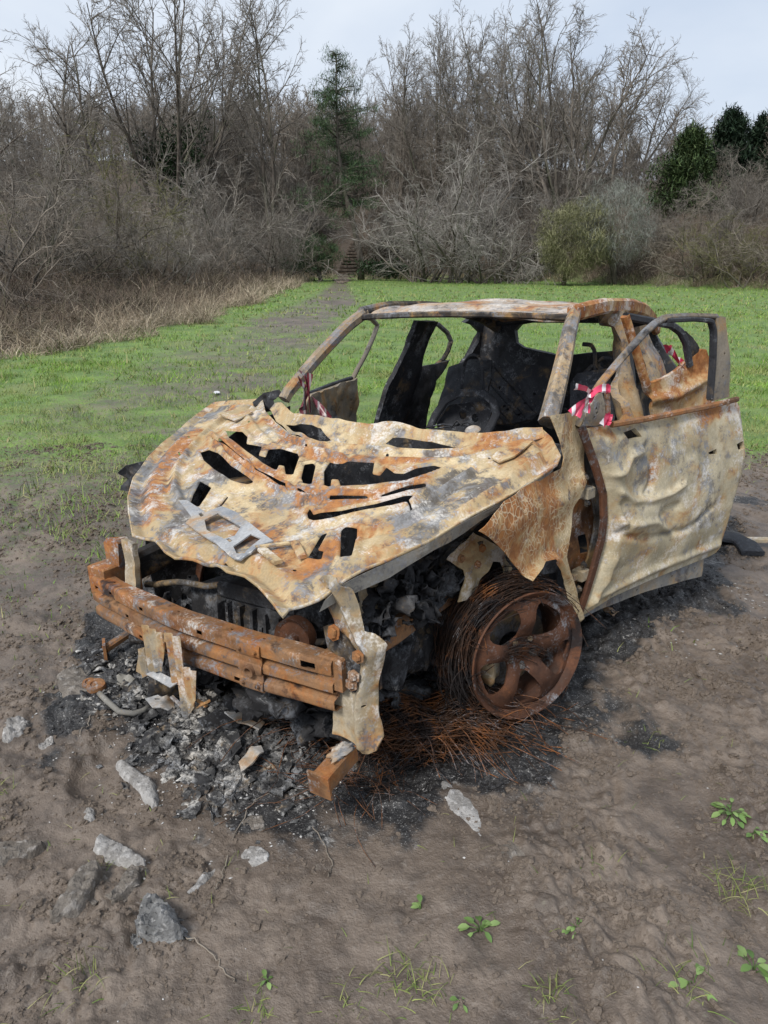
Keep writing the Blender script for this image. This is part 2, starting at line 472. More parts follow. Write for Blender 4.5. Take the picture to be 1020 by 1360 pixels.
def edge_y(x): return np.interp(x, [-40, 6, 12, 21.5, 30, 60], [66, 65, 60, 43.5, 38, 34])
def hill_z(x, y):
    x = np.asarray(x, float); y = np.asarray(y, float)
    t = np.clip(y - edge_y(x) - .5, 0, None)
    cap = np.interp(x, [-60, -10, 10, 25, 45, 80], [22, 22, 21, 11, 9, 9])
    z = cap * (1 - np.exp(-t * .50 / cap))
    # the bramble bank on the left rises a little
    b = sstep(0, 9, bank_x(y) - x) * sstep(8, 13, y) * (1 - sstep(60, 75, y))
    return z + b * 1.1
def bank_x(y): return np.interp(y, [6, 10, 12.1, 15, 21, 26, 34, 50, 64], [-9.5, -7.6, -6.4, -6.2, -5.2, -5.6, -5.7, -6.2, -6.6])

def ground_h(x, y):
    """relief of the trodden mud and of the field"""
    near = 1 - sstep(5, 13, y)
    a = fbm(p2(x, y, 1.1, 1), 3, 1) * .026
    b = fbm(p2(x, y, 4.0, 2), 3, 2) * .012
    wx = x + .05 * fbm(p2(x, y, 4, 5), 2, 14); wy = y + .05 * fbm(p2(x, y, 4, 9), 2, 15)
    rough = sstep(-.15, .25, fbm(p2(x, y, 1.5, 7), 4, 8))                               # churned and smooth patches
    c1 = np.abs(fbm(p2(wx, wy, 7.5, 4), 3, 3)) * .036
    c2 = np.abs(fbm(p2(wx * 1.0, wy * .8, 21, 4), 3, 13)) * .034
    c3 = np.maximum(fbm(p2(wx, wy, 34, 4), 2, 17), 0) * .014
    foot = -np.maximum(fbm(p2(x * 1.6 + y * .5, y, 3.6, 6), 2, 5) - .25, 0) * .07       # trodden hollows
    z = a + (b + c1 * (.35 + .65 * rough) + c2 * (.18 + .82 * rough) + c3 * rough + foot) * near + fbm(p2(x, y, .35, 8), 3, 9) * .05 * sstep(6, 14, y) + fbm(p2(x, y, 9, 3), 3, 11) * .016 * sstep(4, 8, y)
    return z

def ground_at(x, y):
    x = np.atleast_1d(np.asarray(x, float)); y = np.atleast_1d(np.asarray(y, float))
    return ground_h(x, y) + hill_z(x, y)
def gz(x, y): return float(ground_at(x, y)[0])

# ---- mud: one sheet from the camera's feet to the wood, fine near by, coarse far off
rr_ = [0.55]
while rr_[-1] < 140: rr_.append(rr_[-1] * (1.0037 if rr_[-1] < 3.4 else 1.0052 if rr_[-1] < 8 else 1.012 if rr_[-1] < 25 else 1.03) )
rr_ = np.array(rr_); th_ = np.radians(np.linspace(-50, 50, 410))
RRm, THm = np.meshgrid(rr_, th_, indexing='ij')
gx_, gy_ = (RRm * np.sin(THm)).ravel(), (RRm * np.cos(THm)).ravel()
burn_ = burn_mask(gx_, gy_); grass_ = grass_amount(gx_, gy_)
gz_ = ground_at(gx_, gy_)
gz_ = gz_ + burn_ * np.maximum(fbm(p2(gx_, gy_, 20, 6), 3, 61), 0) * .022
nr, nc = RRm.shape
idx = np.arange(nr * nc).reshape(nr, nc)
Q = np.stack([idx[:-1, :-1].ravel(), idx[:-1, 1:].ravel(), idx[1:, 1:].ravel(), idx[1:, :-1].ravel()], 1)[:, ::-1]
me = mesh_np('ground', np.stack([gx_, gy_, gz_], 1), Q, 180)
wood_ = sstep(-.5, 1.5, gy_ - edge_y(gx_)); wood_ = np.maximum(wood_, sstep(-.3, .8, bank_x(gy_) - gx_) * sstep(8, 11, gy_))
for nm, val in (('burn', burn_), ('grassy', grass_), ('litter', wood_)):
    a = me.attributes.new(nm, 'FLOAT', 'POINT'); a.data.foreach_set('value', val.astype(np.float32))

t = NT('mud'); t.vec = t.coord()
b_, g_, l_ = t.attr('burn'), t.attr('grassy'), t.attr('litter')
n1, n2, n3, n4 = t.noise(2.2, 8, .6, .4), t.noise(11, 8, .65), t.noise(60, 5, .6), t.noise(190, 3, .6)
nb = t.noise(7, 8, .7, .5, t.coord((4, 2, 1)))
col = t.mix(t.step(n1, .35, .65), (.098, .075, .058), (.176, .140, .111))
col = t.mix(t.step(n2, .44, .62, 0, .6), col, (.062, .049, .040))
col = t.mix(t.step(n3, .55, .75, 0, .55), col, (.21, .18, .155))
col = t.mix(t.step(n3, .2, .4, .4, 0), col, (.045, .036, .03))
gn = t.step(t.math('ADD', g_, t.math('ADD', t.math('MULTIPLY', t.math('SUBTRACT', n2, .5), 1.1), t.math('MULTIPLY', t.math('SUBTRACT', n3, .5), .8))), .22, .80)
gc = t.mix(t.step(n1, .35, .65), (.11, .205, .035), (.185, .315, .058))
gc = t.mix(t.step(n3, .35, .7), t.mix(.5, gc, (.035, .05, .016)), gc)
gc = t.mix(t.step(t.noise(.9, 5), .5, .7, 0, .35), gc, (.22, .20, .10))
col = t.mix(t.math('MULTIPLY', gn, .9), col, gc)
lc = t.mix(t.step(n2, .35, .65), (.05, .036, .024), (.105, .078, .055))
col = t.mix(l_, col, lc)
bn = t.step(t.math('ADD', b_, t.math('ADD', t.math('MULTIPLY', t.math('SUBTRACT', nb, .5), 1.2), t.math('MULTIPLY', t.math('SUBTRACT', n3, .5), .5))), .08, .60)
bc = t.mix(t.step(n3, .4, .66), (.010, .010, .011), (.032, .031, .031))
bc = t.mix(t.math('MULTIPLY', t.step(t.noise(5, 10, .72, .6, t.coord((7, 7, 7))), .56, .65), t.step(n3, .42, .60)), bc, (.30, .295, .285))
bc = t.mix(t.step(t.math('ADD', n4, t.math('MULTIPLY', n3, .3)), .76, .82, 0, .8), bc, (.42, .41, .40))
col = t.mix(bn, col, bc)
dk = t.math('MULTIPLY', t.step(b_, .02, .5, 0, .5), t.step(n2, .3, .7))
col = t.mix(dk, col, (.03, .028, .027))
h = t.math('ADD', t.math('MULTIPLY', n2, .5), t.math('MULTIPLY', n3, .35)); h = t.math('ADD', h, t.math('MULTIPLY', n4, .14))
ro = t.step(n1, .3, .7, .34, .62)
ro = t.math('ADD', ro, t.math('MULTIPLY', gn, .25))
M['mud'] = t.fin(col, ro, t.bump(h, .7, .026), 0, .5)
kind(link('ground', me, M['mud']), 'structure')

# far terrain to the horizon, a little below
far = MB()
for a0, a1 in (( -170, 170),):
    n = 60; a = np.radians(np.linspace(-180, 180, n + 1))
    V = []
    for r_ in (135, 400, 1500):
        V.append(np.stack([np.sin(a) * r_, np.cos(a) * r_, np.full(n + 1, 3.0 if r_ < 200 else -2.0)], 1))
    V = np.concatenate(V); k = n + 1
    far.add(V, [(i + j * k, i + 1 + j * k, i + 1 + (j + 1) * k, i + (j + 1) * k) for j in range(2) for i in range(n)])
tt = NT('far_ground'); tt.vec = tt.coord(); M['far'] = tt.fin(tt.mix(tt.step(tt.noise(.05), .4, .6), (.05, .05, .03), (.08, .085, .045)), .9)
kind(far.build('terrain', M['far'], None, 180), 'structure')
back = MB().add([(-60, -40, -.4), (60, -40, -.4), (60, 1.6, -.4), (-60, 1.6, -.4), (-60, 60, -.4), (60, 60, -.4)], [(0, 1, 2, 3), (3, 2, 5, 4)])
kind(back.build('field_behind', M['mud'], None, 180), 'structure')

# ---- leaf and blade helpers
def ribbons(P, D, L, W, bend, rnd=None, seg=2, up=(0, 0, 1)):
    """P (n,3) roots, D (n,3) unit directions, lengths, widths; bending towards gravity -> verts, faces"""
    n = len(P); S = np.cross(D, np.array([0, 0, 1.0]) + rng.normal(0, .35, (n, 3))); S /= np.maximum(np.linalg.norm(S, axis=1)[:, None], 1e-6)
    V = []; p = P.copy(); d = D.copy()
    for k in range(seg + 1):
        ww = W * (1 - k / seg) ** .7 if k < seg else W * .04
        V += [p - S * (ww / 2)[:, None], p + S * (ww / 2)[:, None]]
        if k < seg:
            p = p + d * (L / seg)[:, None]; d = d + np.array([0, 0, -1.0]) * bend[:, None] / seg; d /= np.linalg.norm(d, axis=1)[:, None]
    V = np.stack(V, 1)                         # n, 2(seg+1), 3
    base = np.arange(n)[:, None] * (2 * (seg + 1))
    Q = np.concatenate([base + np.array([[2 * k, 2 * k + 1, 2 * k + 3, 2 * k + 2]]) for k in range(seg)])
    return V.reshape(-1, 3), Q

def add_rnd(me, n, per):
    a = me.attributes.new('rnd', 'FLOAT', 'POINT'); a.data.foreach_set('value', np.repeat(rng.random(n), per).astype(np.float32))

def leaf_mat(name, cols, rough=.7, dry=None):
    t = NT(name); t.vec = t.coord(); r = t.attr('rnd')
    rp = t.node('ShaderNodeValToRGB'); t.set(rp.inputs[0], r)
    e = rp.color_ramp.elements
    while len(e) < len(cols): e.new(.5)
    for i, c in enumerate(cols): e[i].position = i / max(1, len(cols) - 1); e[i].color = (*c, 1)
    col = t.mix(t.step(t.noise(1.3, 4), .35, .65), t.mix(.45, rp.outputs[0], (.01, .012, .006)), rp.outputs[0])
    if dry: col = t.mix(t.step(t.math('ADD', t.noise(.45, 6, .65), t.math('MULTIPLY', r, .12)), .50, .68, 0, .7), col, dry)
    return t.fin(col, rough, None, 0, .25)

# ---- field grass
def nrm_(a): return a / np.linalg.norm(a, axis=1, keepdims=True)
M['grass'] = leaf_mat('grass_blades', [(.10, .20, .03), (.165, .31, .045), (.225, .39, .062), (.28, .40, .08), (.42, .39, .20)], .7, (.28, .28, .12))
def scatter(n, y0, y1, pw):
    u = rng.random(n); y = (y0 ** pw + u * (y1 ** pw - y0 ** pw)) ** (1 / pw)
    return (rng.random(n) * 2 - 1) * (y * .66 + 1.2), y
Vs, Qs, cnt, nb_ = [], [], 0, 0
for n, y0, y1, pw, hl, wl in ((290000, 2.6, 12, 1.0, (.025, .075), (.0030, .007)), (95000, 9, 26, .8, (.04, .10), (.008, .016)), (50000, 22, 66, .7, (.06, .14), (.02, .045))):
    x, y = scatter(n, y0, y1, pw)
    g = grass_amount(x, y) * (1 - burn_mask(x, y)) * (y < edge_y(x) + .8) * (x > bank_x(y) - .5)
    cl = sstep(-.35, .45, fbm(p2(x, y, 3.2, 3), 3, 71))
    k = rng.random(n) < g ** 1.15 * (.3 + .7 * cl)
    x, y, cl = x[k], y[k], cl[k]; n = len(x)
    D = np.stack([rng.normal(0, .55, n), rng.normal(0, .55, n), np.ones(n)], 1); D /= np.linalg.norm(D, axis=1)[:, None]
    L = rng.uniform(*hl, n) * (.6 + .8 * cl); Wd = rng.uniform(*wl, n)
    V, Qd = ribbons(np.stack([x, y, ground_at(x, y) - .006], 1), D, L, Wd, rng.uniform(.2, 1.4, n))
    Vs.append(V); Qs.append(Qd + cnt); cnt += len(V); nb_ += n
me = mesh_np('grass', np.concatenate(Vs), np.concatenate(Qs), 180); add_rnd(me, nb_, 6)
kind(link('grass', me, M['grass']), 'stuff')
gt = np.random.default_rng(55); cx_, cy_ = scatter(1300, 4.5, 46, .8); k = (grass_amount(cx_, cy_) > .3) & (cy_ < edge_y(cx_) - 1) & (cx_ > bank_x(cy_)) & (burn_mask(cx_, cy_) < .1); cx_, cy_ = cx_[k], cy_[k]; n = len(cx_) * 12
sc_ = np.repeat(gt.uniform(.5, 1.3, len(cx_)), 12); x = np.repeat(cx_, 12) + gt.normal(0, .05, n) * sc_; y = np.repeat(cy_, 12) + gt.normal(0, .05, n) * sc_
V, q = ribbons(np.stack([x, y, ground_at(x, y) - .005], 1), nrm_(np.stack([gt.normal(0, .6, n), gt.normal(0, .6, n), np.ones(n)], 1)), gt.uniform(.07, .17, n) * sc_, .004 + .0007 * y, gt.uniform(.4, 2.2, n))
me = mesh_np('rough_grass', V, q, 180); add_rnd(me, n, 6); M['rough'] = leaf_mat('rough_grass', [(.08, .14, .03), (.14, .22, .05), (.30, .30, .12), (.42, .37, .2)]); kind(link('rough_grass', me, M['rough']), 'stuff')

# ================================================================== TREES
def nrm(a): return a / np.maximum(np.linalg.norm(a, axis=-1, keepdims=True), 1e-9)
def grow(p0, d0, L, k, up=0., wig=.1, g=None):
    g = g or rng; p, d = p0.copy(), nrm(d0); out = [p]
    for i in range(k - 1):
        d = nrm(d + np.array([0, 0, 1.]) * np.asarray(up).reshape(-1, 1) + g.normal(0, wig, d.shape)); p = p + d * (L / (k - 1))[:, None]; out.append(p)
    return np.stack(out, 1)
def spawn(par, parL, n, t0, t1, ang, ratio, k, up, wig, g, tlen=.5):
    B, K, _ = par.shape; m = B * n
    t = (t0 + (t1 - t0) * (np.tile(np.arange(n), B) + g.random(m)) / n); pi = np.repeat(np.arange(B), n)
    f = t * (K - 1); i = np.minimum(f.astype(int), K - 2); fr = (f - i)[:, None]
    p = par[pi, i] * (1 - fr) + par[pi, i + 1] * fr; tan = nrm(par[pi, i + 1] - par[pi, i])
    r = g.normal(size=(m, 3)); perp = nrm(r - tan * (r * tan).sum(1)[:, None])
    a = np.radians(g.normal(ang, ang * .25, m))[:, None]
    d = tan * np.cos(a) + perp * np.sin(a)
    L = parL[pi] * ratio * (1 - tlen * t) * g.uniform(.7, 1.25, m)
    return grow(p, d, L, k, up, wig, g), L, pi, t
def radii(r0, k, tip=.35): return r0[:, None] * np.linspace(1, tip, k)[None]
def tubes(polys, rad, sides):
    B, K, _ = polys.shape
    T = np.empty_like(polys); T[:, 1:-1] = polys[:, 2:] - polys[:, :-2]; T[:, 0] = polys[:, 1] - polys[:, 0]; T[:, -1] = polys[:, -1] - polys[:, -2]
    T = nrm(T); ref = np.where(np.abs(T[..., 2:3]) > .9, np.array([1., 0, 0]), np.array([0, 0, 1.])); S = nrm(np.cross(T, ref)); U = np.cross(S, T)
    a = np.linspace(0, 2 * np.pi, sides, endpoint=False)
    V = polys[:, :, None] + rad[:, :, None, None] * (np.cos(a)[:, None] * S[:, :, None] + np.sin(a)[:, None] * U[:, :, None])
    b = (np.arange(B) * K * sides)[:, None, None, None]; i = (np.arange(K - 1) * sides)[None, :, None, None]
    j = np.arange(sides); q = np.stack([j, (j + 1) % sides, (j + 1) % sides + sides, j + sides], 1)[None, None]
    return V.reshape(-1, 3), (b + i + q).reshape(-1, 4)

def bark(name, a, b, c=None):
    t = NT(name); t.vec = t.coord((0, 0, 0), (1, 1, .35)); n = t.noise(5, 5); n2 = t.noise(.6, 3)
    col = t.mix(t.step(n, .35, .65), a, b)
    if c: col = t.mix(t.step(n2, .5, .62, 0, .6), col, c)
    return t.fin(col, .85, None, 0, .2)
M['bark'] = bark('bark', (.07, .06, .05), (.15, .13, .11), (.085, .095, .058))
M['twig'] = bark('twigs', (.14, .124, .107), (.25, .228, .20))
M['twig_grey'] = bark('grey_twigs', (.17, .155, .14), (.33, .31, .285))
M['twig_brown'] = bark('brown_twigs', (.145, .123, .10), (.26, .226, .188))
M['twig_pale'] = bark('pale_twigs', (.17, .155, .13), (.36, .33, .29))
M['twig_olive'] = bark('olive_twigs', (.085, .085, .04), (.16, .15, .075))

def bare_tree(seed, H, stems=1, spread=22, limbs=9, l2=7, l3=7, l4=5, tilt=12, r0=None, up1=.10, up2=.06, up3=.03, start=.25, rlimb=.62, twig=.014, wig=.09, ratio3=.5):
    """(trunk mesh, crown mesh): trunk and limbs; branches and twigs"""
    g = np.random.default_rng(seed); r0 = r0 or H * .016
    d = np.stack([g.normal(0, math.tan(R(tilt)), stems), g.normal(0, math.tan(R(tilt)), stems), np.ones(stems)], 1)
    p0 = np.zeros((stems, 3)); p0[:, :2] = g.normal(0, .12 if stems > 1 else 0, (stems, 2)); p0[:, 2] = -.5
    L0 = H * g.uniform(.72, .9, stems)
    a = grow(p0, d, L0, 9, .05, wig * .8, g); ra = radii(np.full(stems, r0), 9, .15); ra[:, 0] *= 1.35
    b, Lb, pi, t = spawn(a, L0, limbs, start, .96, spread * 1.6, rlimb, 7, up1, wig, g, .62); rb = radii(r0 * .5 * (1 - .7 * t), 7, .2)
    V1, Q1 = tubes(a, ra, 9); V2, Q2 = tubes(b, rb, 6)
    tr = MB().add(V1, Q1).add(V2, Q2)
    cr = MB()
    c, Lc, pi, t = spawn(b, Lb, l2, .2, 1, 38, .55, 5, up2, wig * 1.2, g); V, Qc = tubes(c, radii(np.clip(rb[pi, 0] * .45, twig * 1.4, None), 5, .3), 4); cr.add(V, Qc)
    a2, La2, _, _ = spawn(a, L0, limbs, .55, 1, 40, .22, 5, up2, wig, g); V, Qc = tubes(a2, radii(np.full(len(a2), twig * 2), 5, .3), 4); cr.add(V, Qc)
    c = np.concatenate([c, a2]); Lc = np.concatenate([Lc, La2])
    e, Le, pi, t = spawn(c, Lc, l3, .15, 1, 38, ratio3, 4, up3, wig * 1.4, g, .4); V, Qc = tubes(e, radii(np.full(len(e), twig), 4, .4), 3); cr.add(V, Qc)
    if l4:
        f, Lf, pi, t = spawn(e, Le, l4, .2, 1, 34, .55, 3, up3, wig * 1.4, g, .3); V, Qc = tubes(f, radii(np.full(len(f), twig * .62), 3, .45), 3); cr.add(V, Qc)
    return tr.mesh('trunk', 180), cr.mesh('crown', 180)

def shrub(seed, H, stems=9, l2=6, l3=7, l4=5, tilt=32, twig=.009, up=.0, wig=.16, droop=-.03, r0=.035):
    g = np.random.default_rng(seed)
    d = np.stack([g.normal(0, math.tan(R(tilt)), stems), g.normal(0, math.tan(R(tilt)), stems), np.ones(stems)], 1)
    p0 = np.zeros((stems, 3)); p0[:, :2] = g.normal(0, H * .07, (stems, 2)); p0[:, 2] = -.15
    L0 = H * g.uniform(.6, 1.1, stems)
    a = grow(p0, d, L0, 7, up, wig, g); tr = MB(); V, Qa = tubes(a, radii(np.full(stems, r0), 7, .25), 6); tr.add(V, Qa)
    cr = MB()
    b, Lb, pi, t = spawn(a, L0, l2, .2, 1, 42, .55, 6, up, wig, g); V, Qa = tubes(b, radii(np.full(len(b), r0 * .42), 6, .4), 4); cr.add(V, Qa)
    c, Lc, pi, t = spawn(b, Lb, l3, .1, 1, 42, .55, 5, droop, wig * 1.1, g, .3); V, Qa = tubes(c, radii(np.full(len(c), twig * 1.2), 5, .5), 3); cr.add(V, Qa)
    if l4:
        e, Le, pi, t = spawn(c, Lc, l4, .1, 1, 40, .55, 4, droop * 1.6, wig * 1.2, g, .3); V, Qa = tubes(e, radii(np.full(len(e), twig * .7), 4, .5), 3); cr.add(V, Qa)
    return tr.mesh('trunk', 180), cr.mesh('crown', 180)

def plant_tree(name, label, meshes, x, y, s, rz, mats=('bark', 'twig'), cat='tree', group=None, tilt=(0, 0), sz=1.0, dz=0):
    o = thing(name, label, cat, (x, y, gz(x, y) - .1 + dz), rz, group)
    o.rotation_euler = (tilt[0], tilt[1], rz); o.scale = (s, s, s * sz)
    for nm, me, mt in zip(('trunk', 'crown'), meshes, mats):
        c = bpy.data.objects.new(nm, me); COL.objects.link(c); c.parent = o
        if not me.materials: me.materials.append(None)
        c.material_slots[0].link = 'OBJECT'; c.material_slots[0].material = M[mt]
    return o

PROTO = {'fan': bare_tree(11, 20, stems=9, tilt=23, limbs=8, l2=6, l3=6, l4=4, r0=.19, spread=22, start=.22, twig=.017, up1=.03, up2=.015, up3=0, rlimb=.5, wig=.11),
         'tall': bare_tree(12, 20, stems=2, tilt=5, limbs=13, l2=6, l3=6, l4=4, spread=29, r0=.27, twig=.016, up1=.03, up2=.01, up3=0, rlimb=.45, wig=.13),
         'multi': bare_tree(13, 20, stems=9, tilt=11, limbs=9, l2=6, l3=6, l4=4, r0=.15, spread=21, start=.25, twig=.016, rlimb=.36, up1=.03, up2=.015, up3=0, wig=.11),
         'round': bare_tree(14, 16, stems=3, tilt=19, limbs=14, l2=8, l3=6, l4=4, spread=33, r0=.2, start=.12, twig=.015, rlimb=.6, up1=.02, up2=0, up3=0, wig=.13),
         'small': bare_tree(15, 10, stems=2, tilt=10, limbs=10, l2=7, l3=6, l4=4, spread=30, r0=.12, start=.15, twig=.013, up1=.03, up2=0, up3=0, wig=.13),
         'slim': bare_tree(16, 12, stems=1, tilt=4, limbs=12, l2=5, l3=5, l4=3, spread=20, r0=.12, start=.3, twig=.015, rlimb=.4)}
SHR = {'grey': shrub(21, 5.5, 12, 6, 7, 5, 28, twig=.008, r0=.06), 'arch': shrub(22, 4.5, 12, 6, 7, 5, 36, twig=.009, droop=-.13, r0=.05),
       'dense': shrub(23, 5.0, 14, 6, 7, 5, 30, twig=.009, droop=-.02, r0=.05), 'near': shrub(24, 3.8, 9, 7, 8, 7, 30, twig=.0075, droop=-.10, r0=.045, wig=.2)}

# base and top of each big tree, in metres
def big(pairs, kind_, H0, name, label, rz, mats=('bark', 'twig'), sx=1.0, **kw):
    (x, y, _), (_, _, zt) = pairs
    h = zt - gz(x, y); s = h / H0 * sx
    return plant_tree(name, label, PROTO[kind_], x, y, s, rz, mats, sz=1 / sx, **kw)
big([(-19.278,70.000,2.566),(-17.306,70.000,23.042)], 'fan', 16, 'bare_tree', 'tall bare tree with many fanned stems and ivy round its base', 0.6, sx=1.0)
big([(-23.130,62.000,2.454),(-21.098,62.000,18.027)], 'tall', 18, 'bare_tree', 'bare spreading tree between the fanned ivy tree and the tree at the edge', 2.0, sx=1.0)
big([(-9.828,68.000,2.538),(-8.877,68.000,21.366)], 'tall', 18, 'bare_tree', 'forked bare tree just beside the dark green pine', 4.1, sx=.72)
big([(-31.056,60.000,2.426),(-28.205,60.000,18.181)], 'tall', 18, 'bare_tree', 'bare tree cut by the edge of the picture above the bramble bank', 5.0, sx=1.0)
big([(4.824,76.000,2.650),(4.362,76.000,23.465)], 'multi', 19, 'bare_tree', 'slender many-stemmed bare tree rising behind the steps', 1.0, sx=.75)
big([(9.141,72.000,2.594),(8.213,72.000,23.495)], 'multi', 19, 'bare_tree', 'tallest many-stemmed bare tree behind the roof of the car', 2.7, sx=.9)
big([(1.523,78.000,2.678),(1.396,78.000,21.372)], 'tall', 18, 'bare_tree', 'narrow bare tree between the pine and the many-stemmed trees', .3, sx=.7)
big([(14.688,64.000,2.482),(13.717,64.000,19.529)], 'fan', 16, 'bare_tree', 'broad round-headed bare tree standing behind the olive bush', 2.2, sx=1.0)
big([(23.487,74.000,2.622),(21.678,74.000,18.922)], 'round', 15, 'bare_tree', 'dark bare tree on the open-sky end of the wood', 3.0, sx=.9)
big([(14.063,80.000,2.706),(12.791,80.000,23.409)], 'round', 15, 'bare_tree', 'bushy bare tree half hidden behind the broad round-headed tree', 5.5, sx=.9)
big([(-2.490,85.000,2.775),(-2.302,85.000,21.165)], 'round', 15, 'bare_tree', 'low bare tree directly behind the pine top', 1.5, sx=.9)
big([(-36.915,84.000,2.761),(-34.072,84.000,21.264)], 'round', 15, 'bare_tree', 'hazy bare tree behind the bramble bank, between two taller trees', .9, sx=.9)
big([(-16.817,82.000,2.733),(-15.732,82.000,17.871)], 'round', 15, 'bare_tree', 'low rounded bare tree on the slope below the gap in the wood', 2.4, sx=.9)

# middle ranks of the wood: nothing tells these apart
G_WOOD = 'bare trees massed on the wooded slope'
kk = list(PROTO)
g2 = np.random.default_rng(99)
for i in range(170):
    x = g2.uniform(-46, 36); y = float(edge_y(x)) + g2.uniform(4, 46)
    k = ['small', 'slim', 'round', 'small', 'slim'][i % 5]
    s = g2.uniform(.55, .95) * (1.0 if k != 'round' else .6)
    if x > 20: s *= .62
    if abs(x + 4.2) < 3.2 and y < 74: x += 7 if i % 2 else -7
    if x > 14 and y < 78: y += 30; s *= .8
    plant_tree('bare_tree', 'slender grey bare tree among many alike on the wooded slope', PROTO[k], x, y, s, g2.uniform(0, 6.3), ('bark', ['twig', 'twig_brown', 'twig'][i % 3]), group=G_WOOD)

# far wood on the crest: one mass
g3 = np.random.default_rng(5)
a = bare_tree(31, 11, stems=1, tilt=3, limbs=10, l2=6, l3=5, l4=0, spread=28, r0=.1, start=.2, twig=.024, rlimb=.42, up1=.03, up2=0, up3=0)
V0 = []; Q0 = []; n0 = 0
for m_ in a:
    v = np.empty(len(m_.vertices) * 3, np.float32); m_.vertices.foreach_get('co', v); q = np.empty(len(m_.loops), np.int32); m_.loops.foreach_get('vertex_index', q)
    V0.append(v.reshape(-1, 3)); Q0.append(q.reshape(-1, 4) + n0); n0 += len(V0[-1])
V0 = np.concatenate(V0); Q0 = np.concatenate(Q0)
far_tree = link('bare_tree', mesh_np('far_tree', V0, Q0, 180), M['twig_brown']); far_tree.location = (4, 96, float(hill_z(4, 96)) - .3)
tag(far_tree, 'slender grey bare tree among many alike on the wooded slope', 'tree', G_WOOD)
n = 420; fx = g3.uniform(-80, 66, n); fy = edge_y(fx) + g3.uniform(16, 62, n)
me = bpy.data.meshes.new('far_wood')
me.from_pydata(np.stack([fx, fy, hill_z(fx, fy) - .3], 1).tolist(), [], [])
fs = (g3.uniform(.6, 1.1, n) * np.where(fx > 20, .65, 1)).astype(np.float32); at = me.attributes.new('size', 'FLOAT', 'POINT'); at.data.foreach_set('value', fs)
fw = link('far_wood', me, None); kind(fw, 'stuff')
ng = bpy.data.node_groups.new('far_wood', 'GeometryNodeTree'); ng.interface.new_socket('Geometry', in_out='INPUT', socket_type='NodeSocketGeometry'); ng.interface.new_socket('Geometry', in_out='OUTPUT', socket_type='NodeSocketGeometry')
gi, go = ng.nodes.new('NodeGroupInput'), ng.nodes.new('NodeGroupOutput'); ip_ = ng.nodes.new('GeometryNodeInstanceOnPoints'); oi = ng.nodes.new('GeometryNodeObjectInfo'); oi.inputs['Object'].default_value = far_tree
na = ng.nodes.new('GeometryNodeInputNamedAttribute'); na.data_type = 'FLOAT'; na.inputs['Name'].default_value = 'size'
rv = ng.nodes.new('FunctionNodeRandomValue'); rv.data_type = 'FLOAT_VECTOR'; rv.inputs[0].default_value = (-.06, -.06, 0); rv.inputs[1].default_value = (.06, .06, 6.28)
ng.links.new(gi.outputs[0], ip_.inputs['Points']); ng.links.new(oi.outputs['Geometry'], ip_.inputs['Instance']); ng.links.new(rv.outputs[0], ip_.inputs['Rotation']); ng.links.new(na.outputs[0], ip_.inputs['Scale']); ng.links.new(ip_.outputs[0], go.inputs[0])
fw.modifiers.new('scatter', 'NODES').node_group = ng

# ---- conifers, the olive bush, the willow, ivy
M['needle'] = leaf_mat('pine_needles', [(.020, .048, .024), (.04, .085, .036), (.07, .125, .05), (.10, .16, .065)])
M['needle_dark'] = leaf_mat('dark_needles', [(.008, .020, .012), (.016, .036, .018), (.03, .055, .026)])
M['cypress'] = leaf_mat('cypress_sprays', [(.024, .048, .018), (.05, .085, .028), (.085, .12, .042)])
M['olive'] = leaf_mat('olive_leaves', [(.13, .135, .06), (.22, .22, .11), (.33, .32, .18)])
M['ivy'] = leaf_mat('ivy_leaves', [(.010, .028, .010), (.02, .05, .016), (.035, .075, .025)], .45)
M['willow'] = leaf_mat('willow_twigs', [(.20, .21, .185), (.34, .36, .32)])

def tufts(C, n, L, W, spread, up=.2, bend=.2, g=rng):
    """needle or leaf blades round each centre C (m,3) -> verts, quads, count"""
    m = len(C); P = np.repeat(C, n, 0) + g.normal(0, 1, (m * n, 3)) * np.array(spread)
    D = nrm(g.normal(0, 1, (m * n, 3)) + np.array([0, 0, up]))
    return (*ribbons(P, D, g.uniform(.6, 1.2, m * n) * L, np.full(m * n, W), np.full(m * n, bend), seg=2), m * n)

def leafmesh(name, parts):
    V = []; Qq = []; n = 0; c = 0
    for v, q, k in parts: V.append(v); Qq.append(q + n); n += len(v); c += k
    me = mesh_np(name, np.concatenate(V), np.concatenate(Qq), 180); add_rnd(me, c, 6); return me

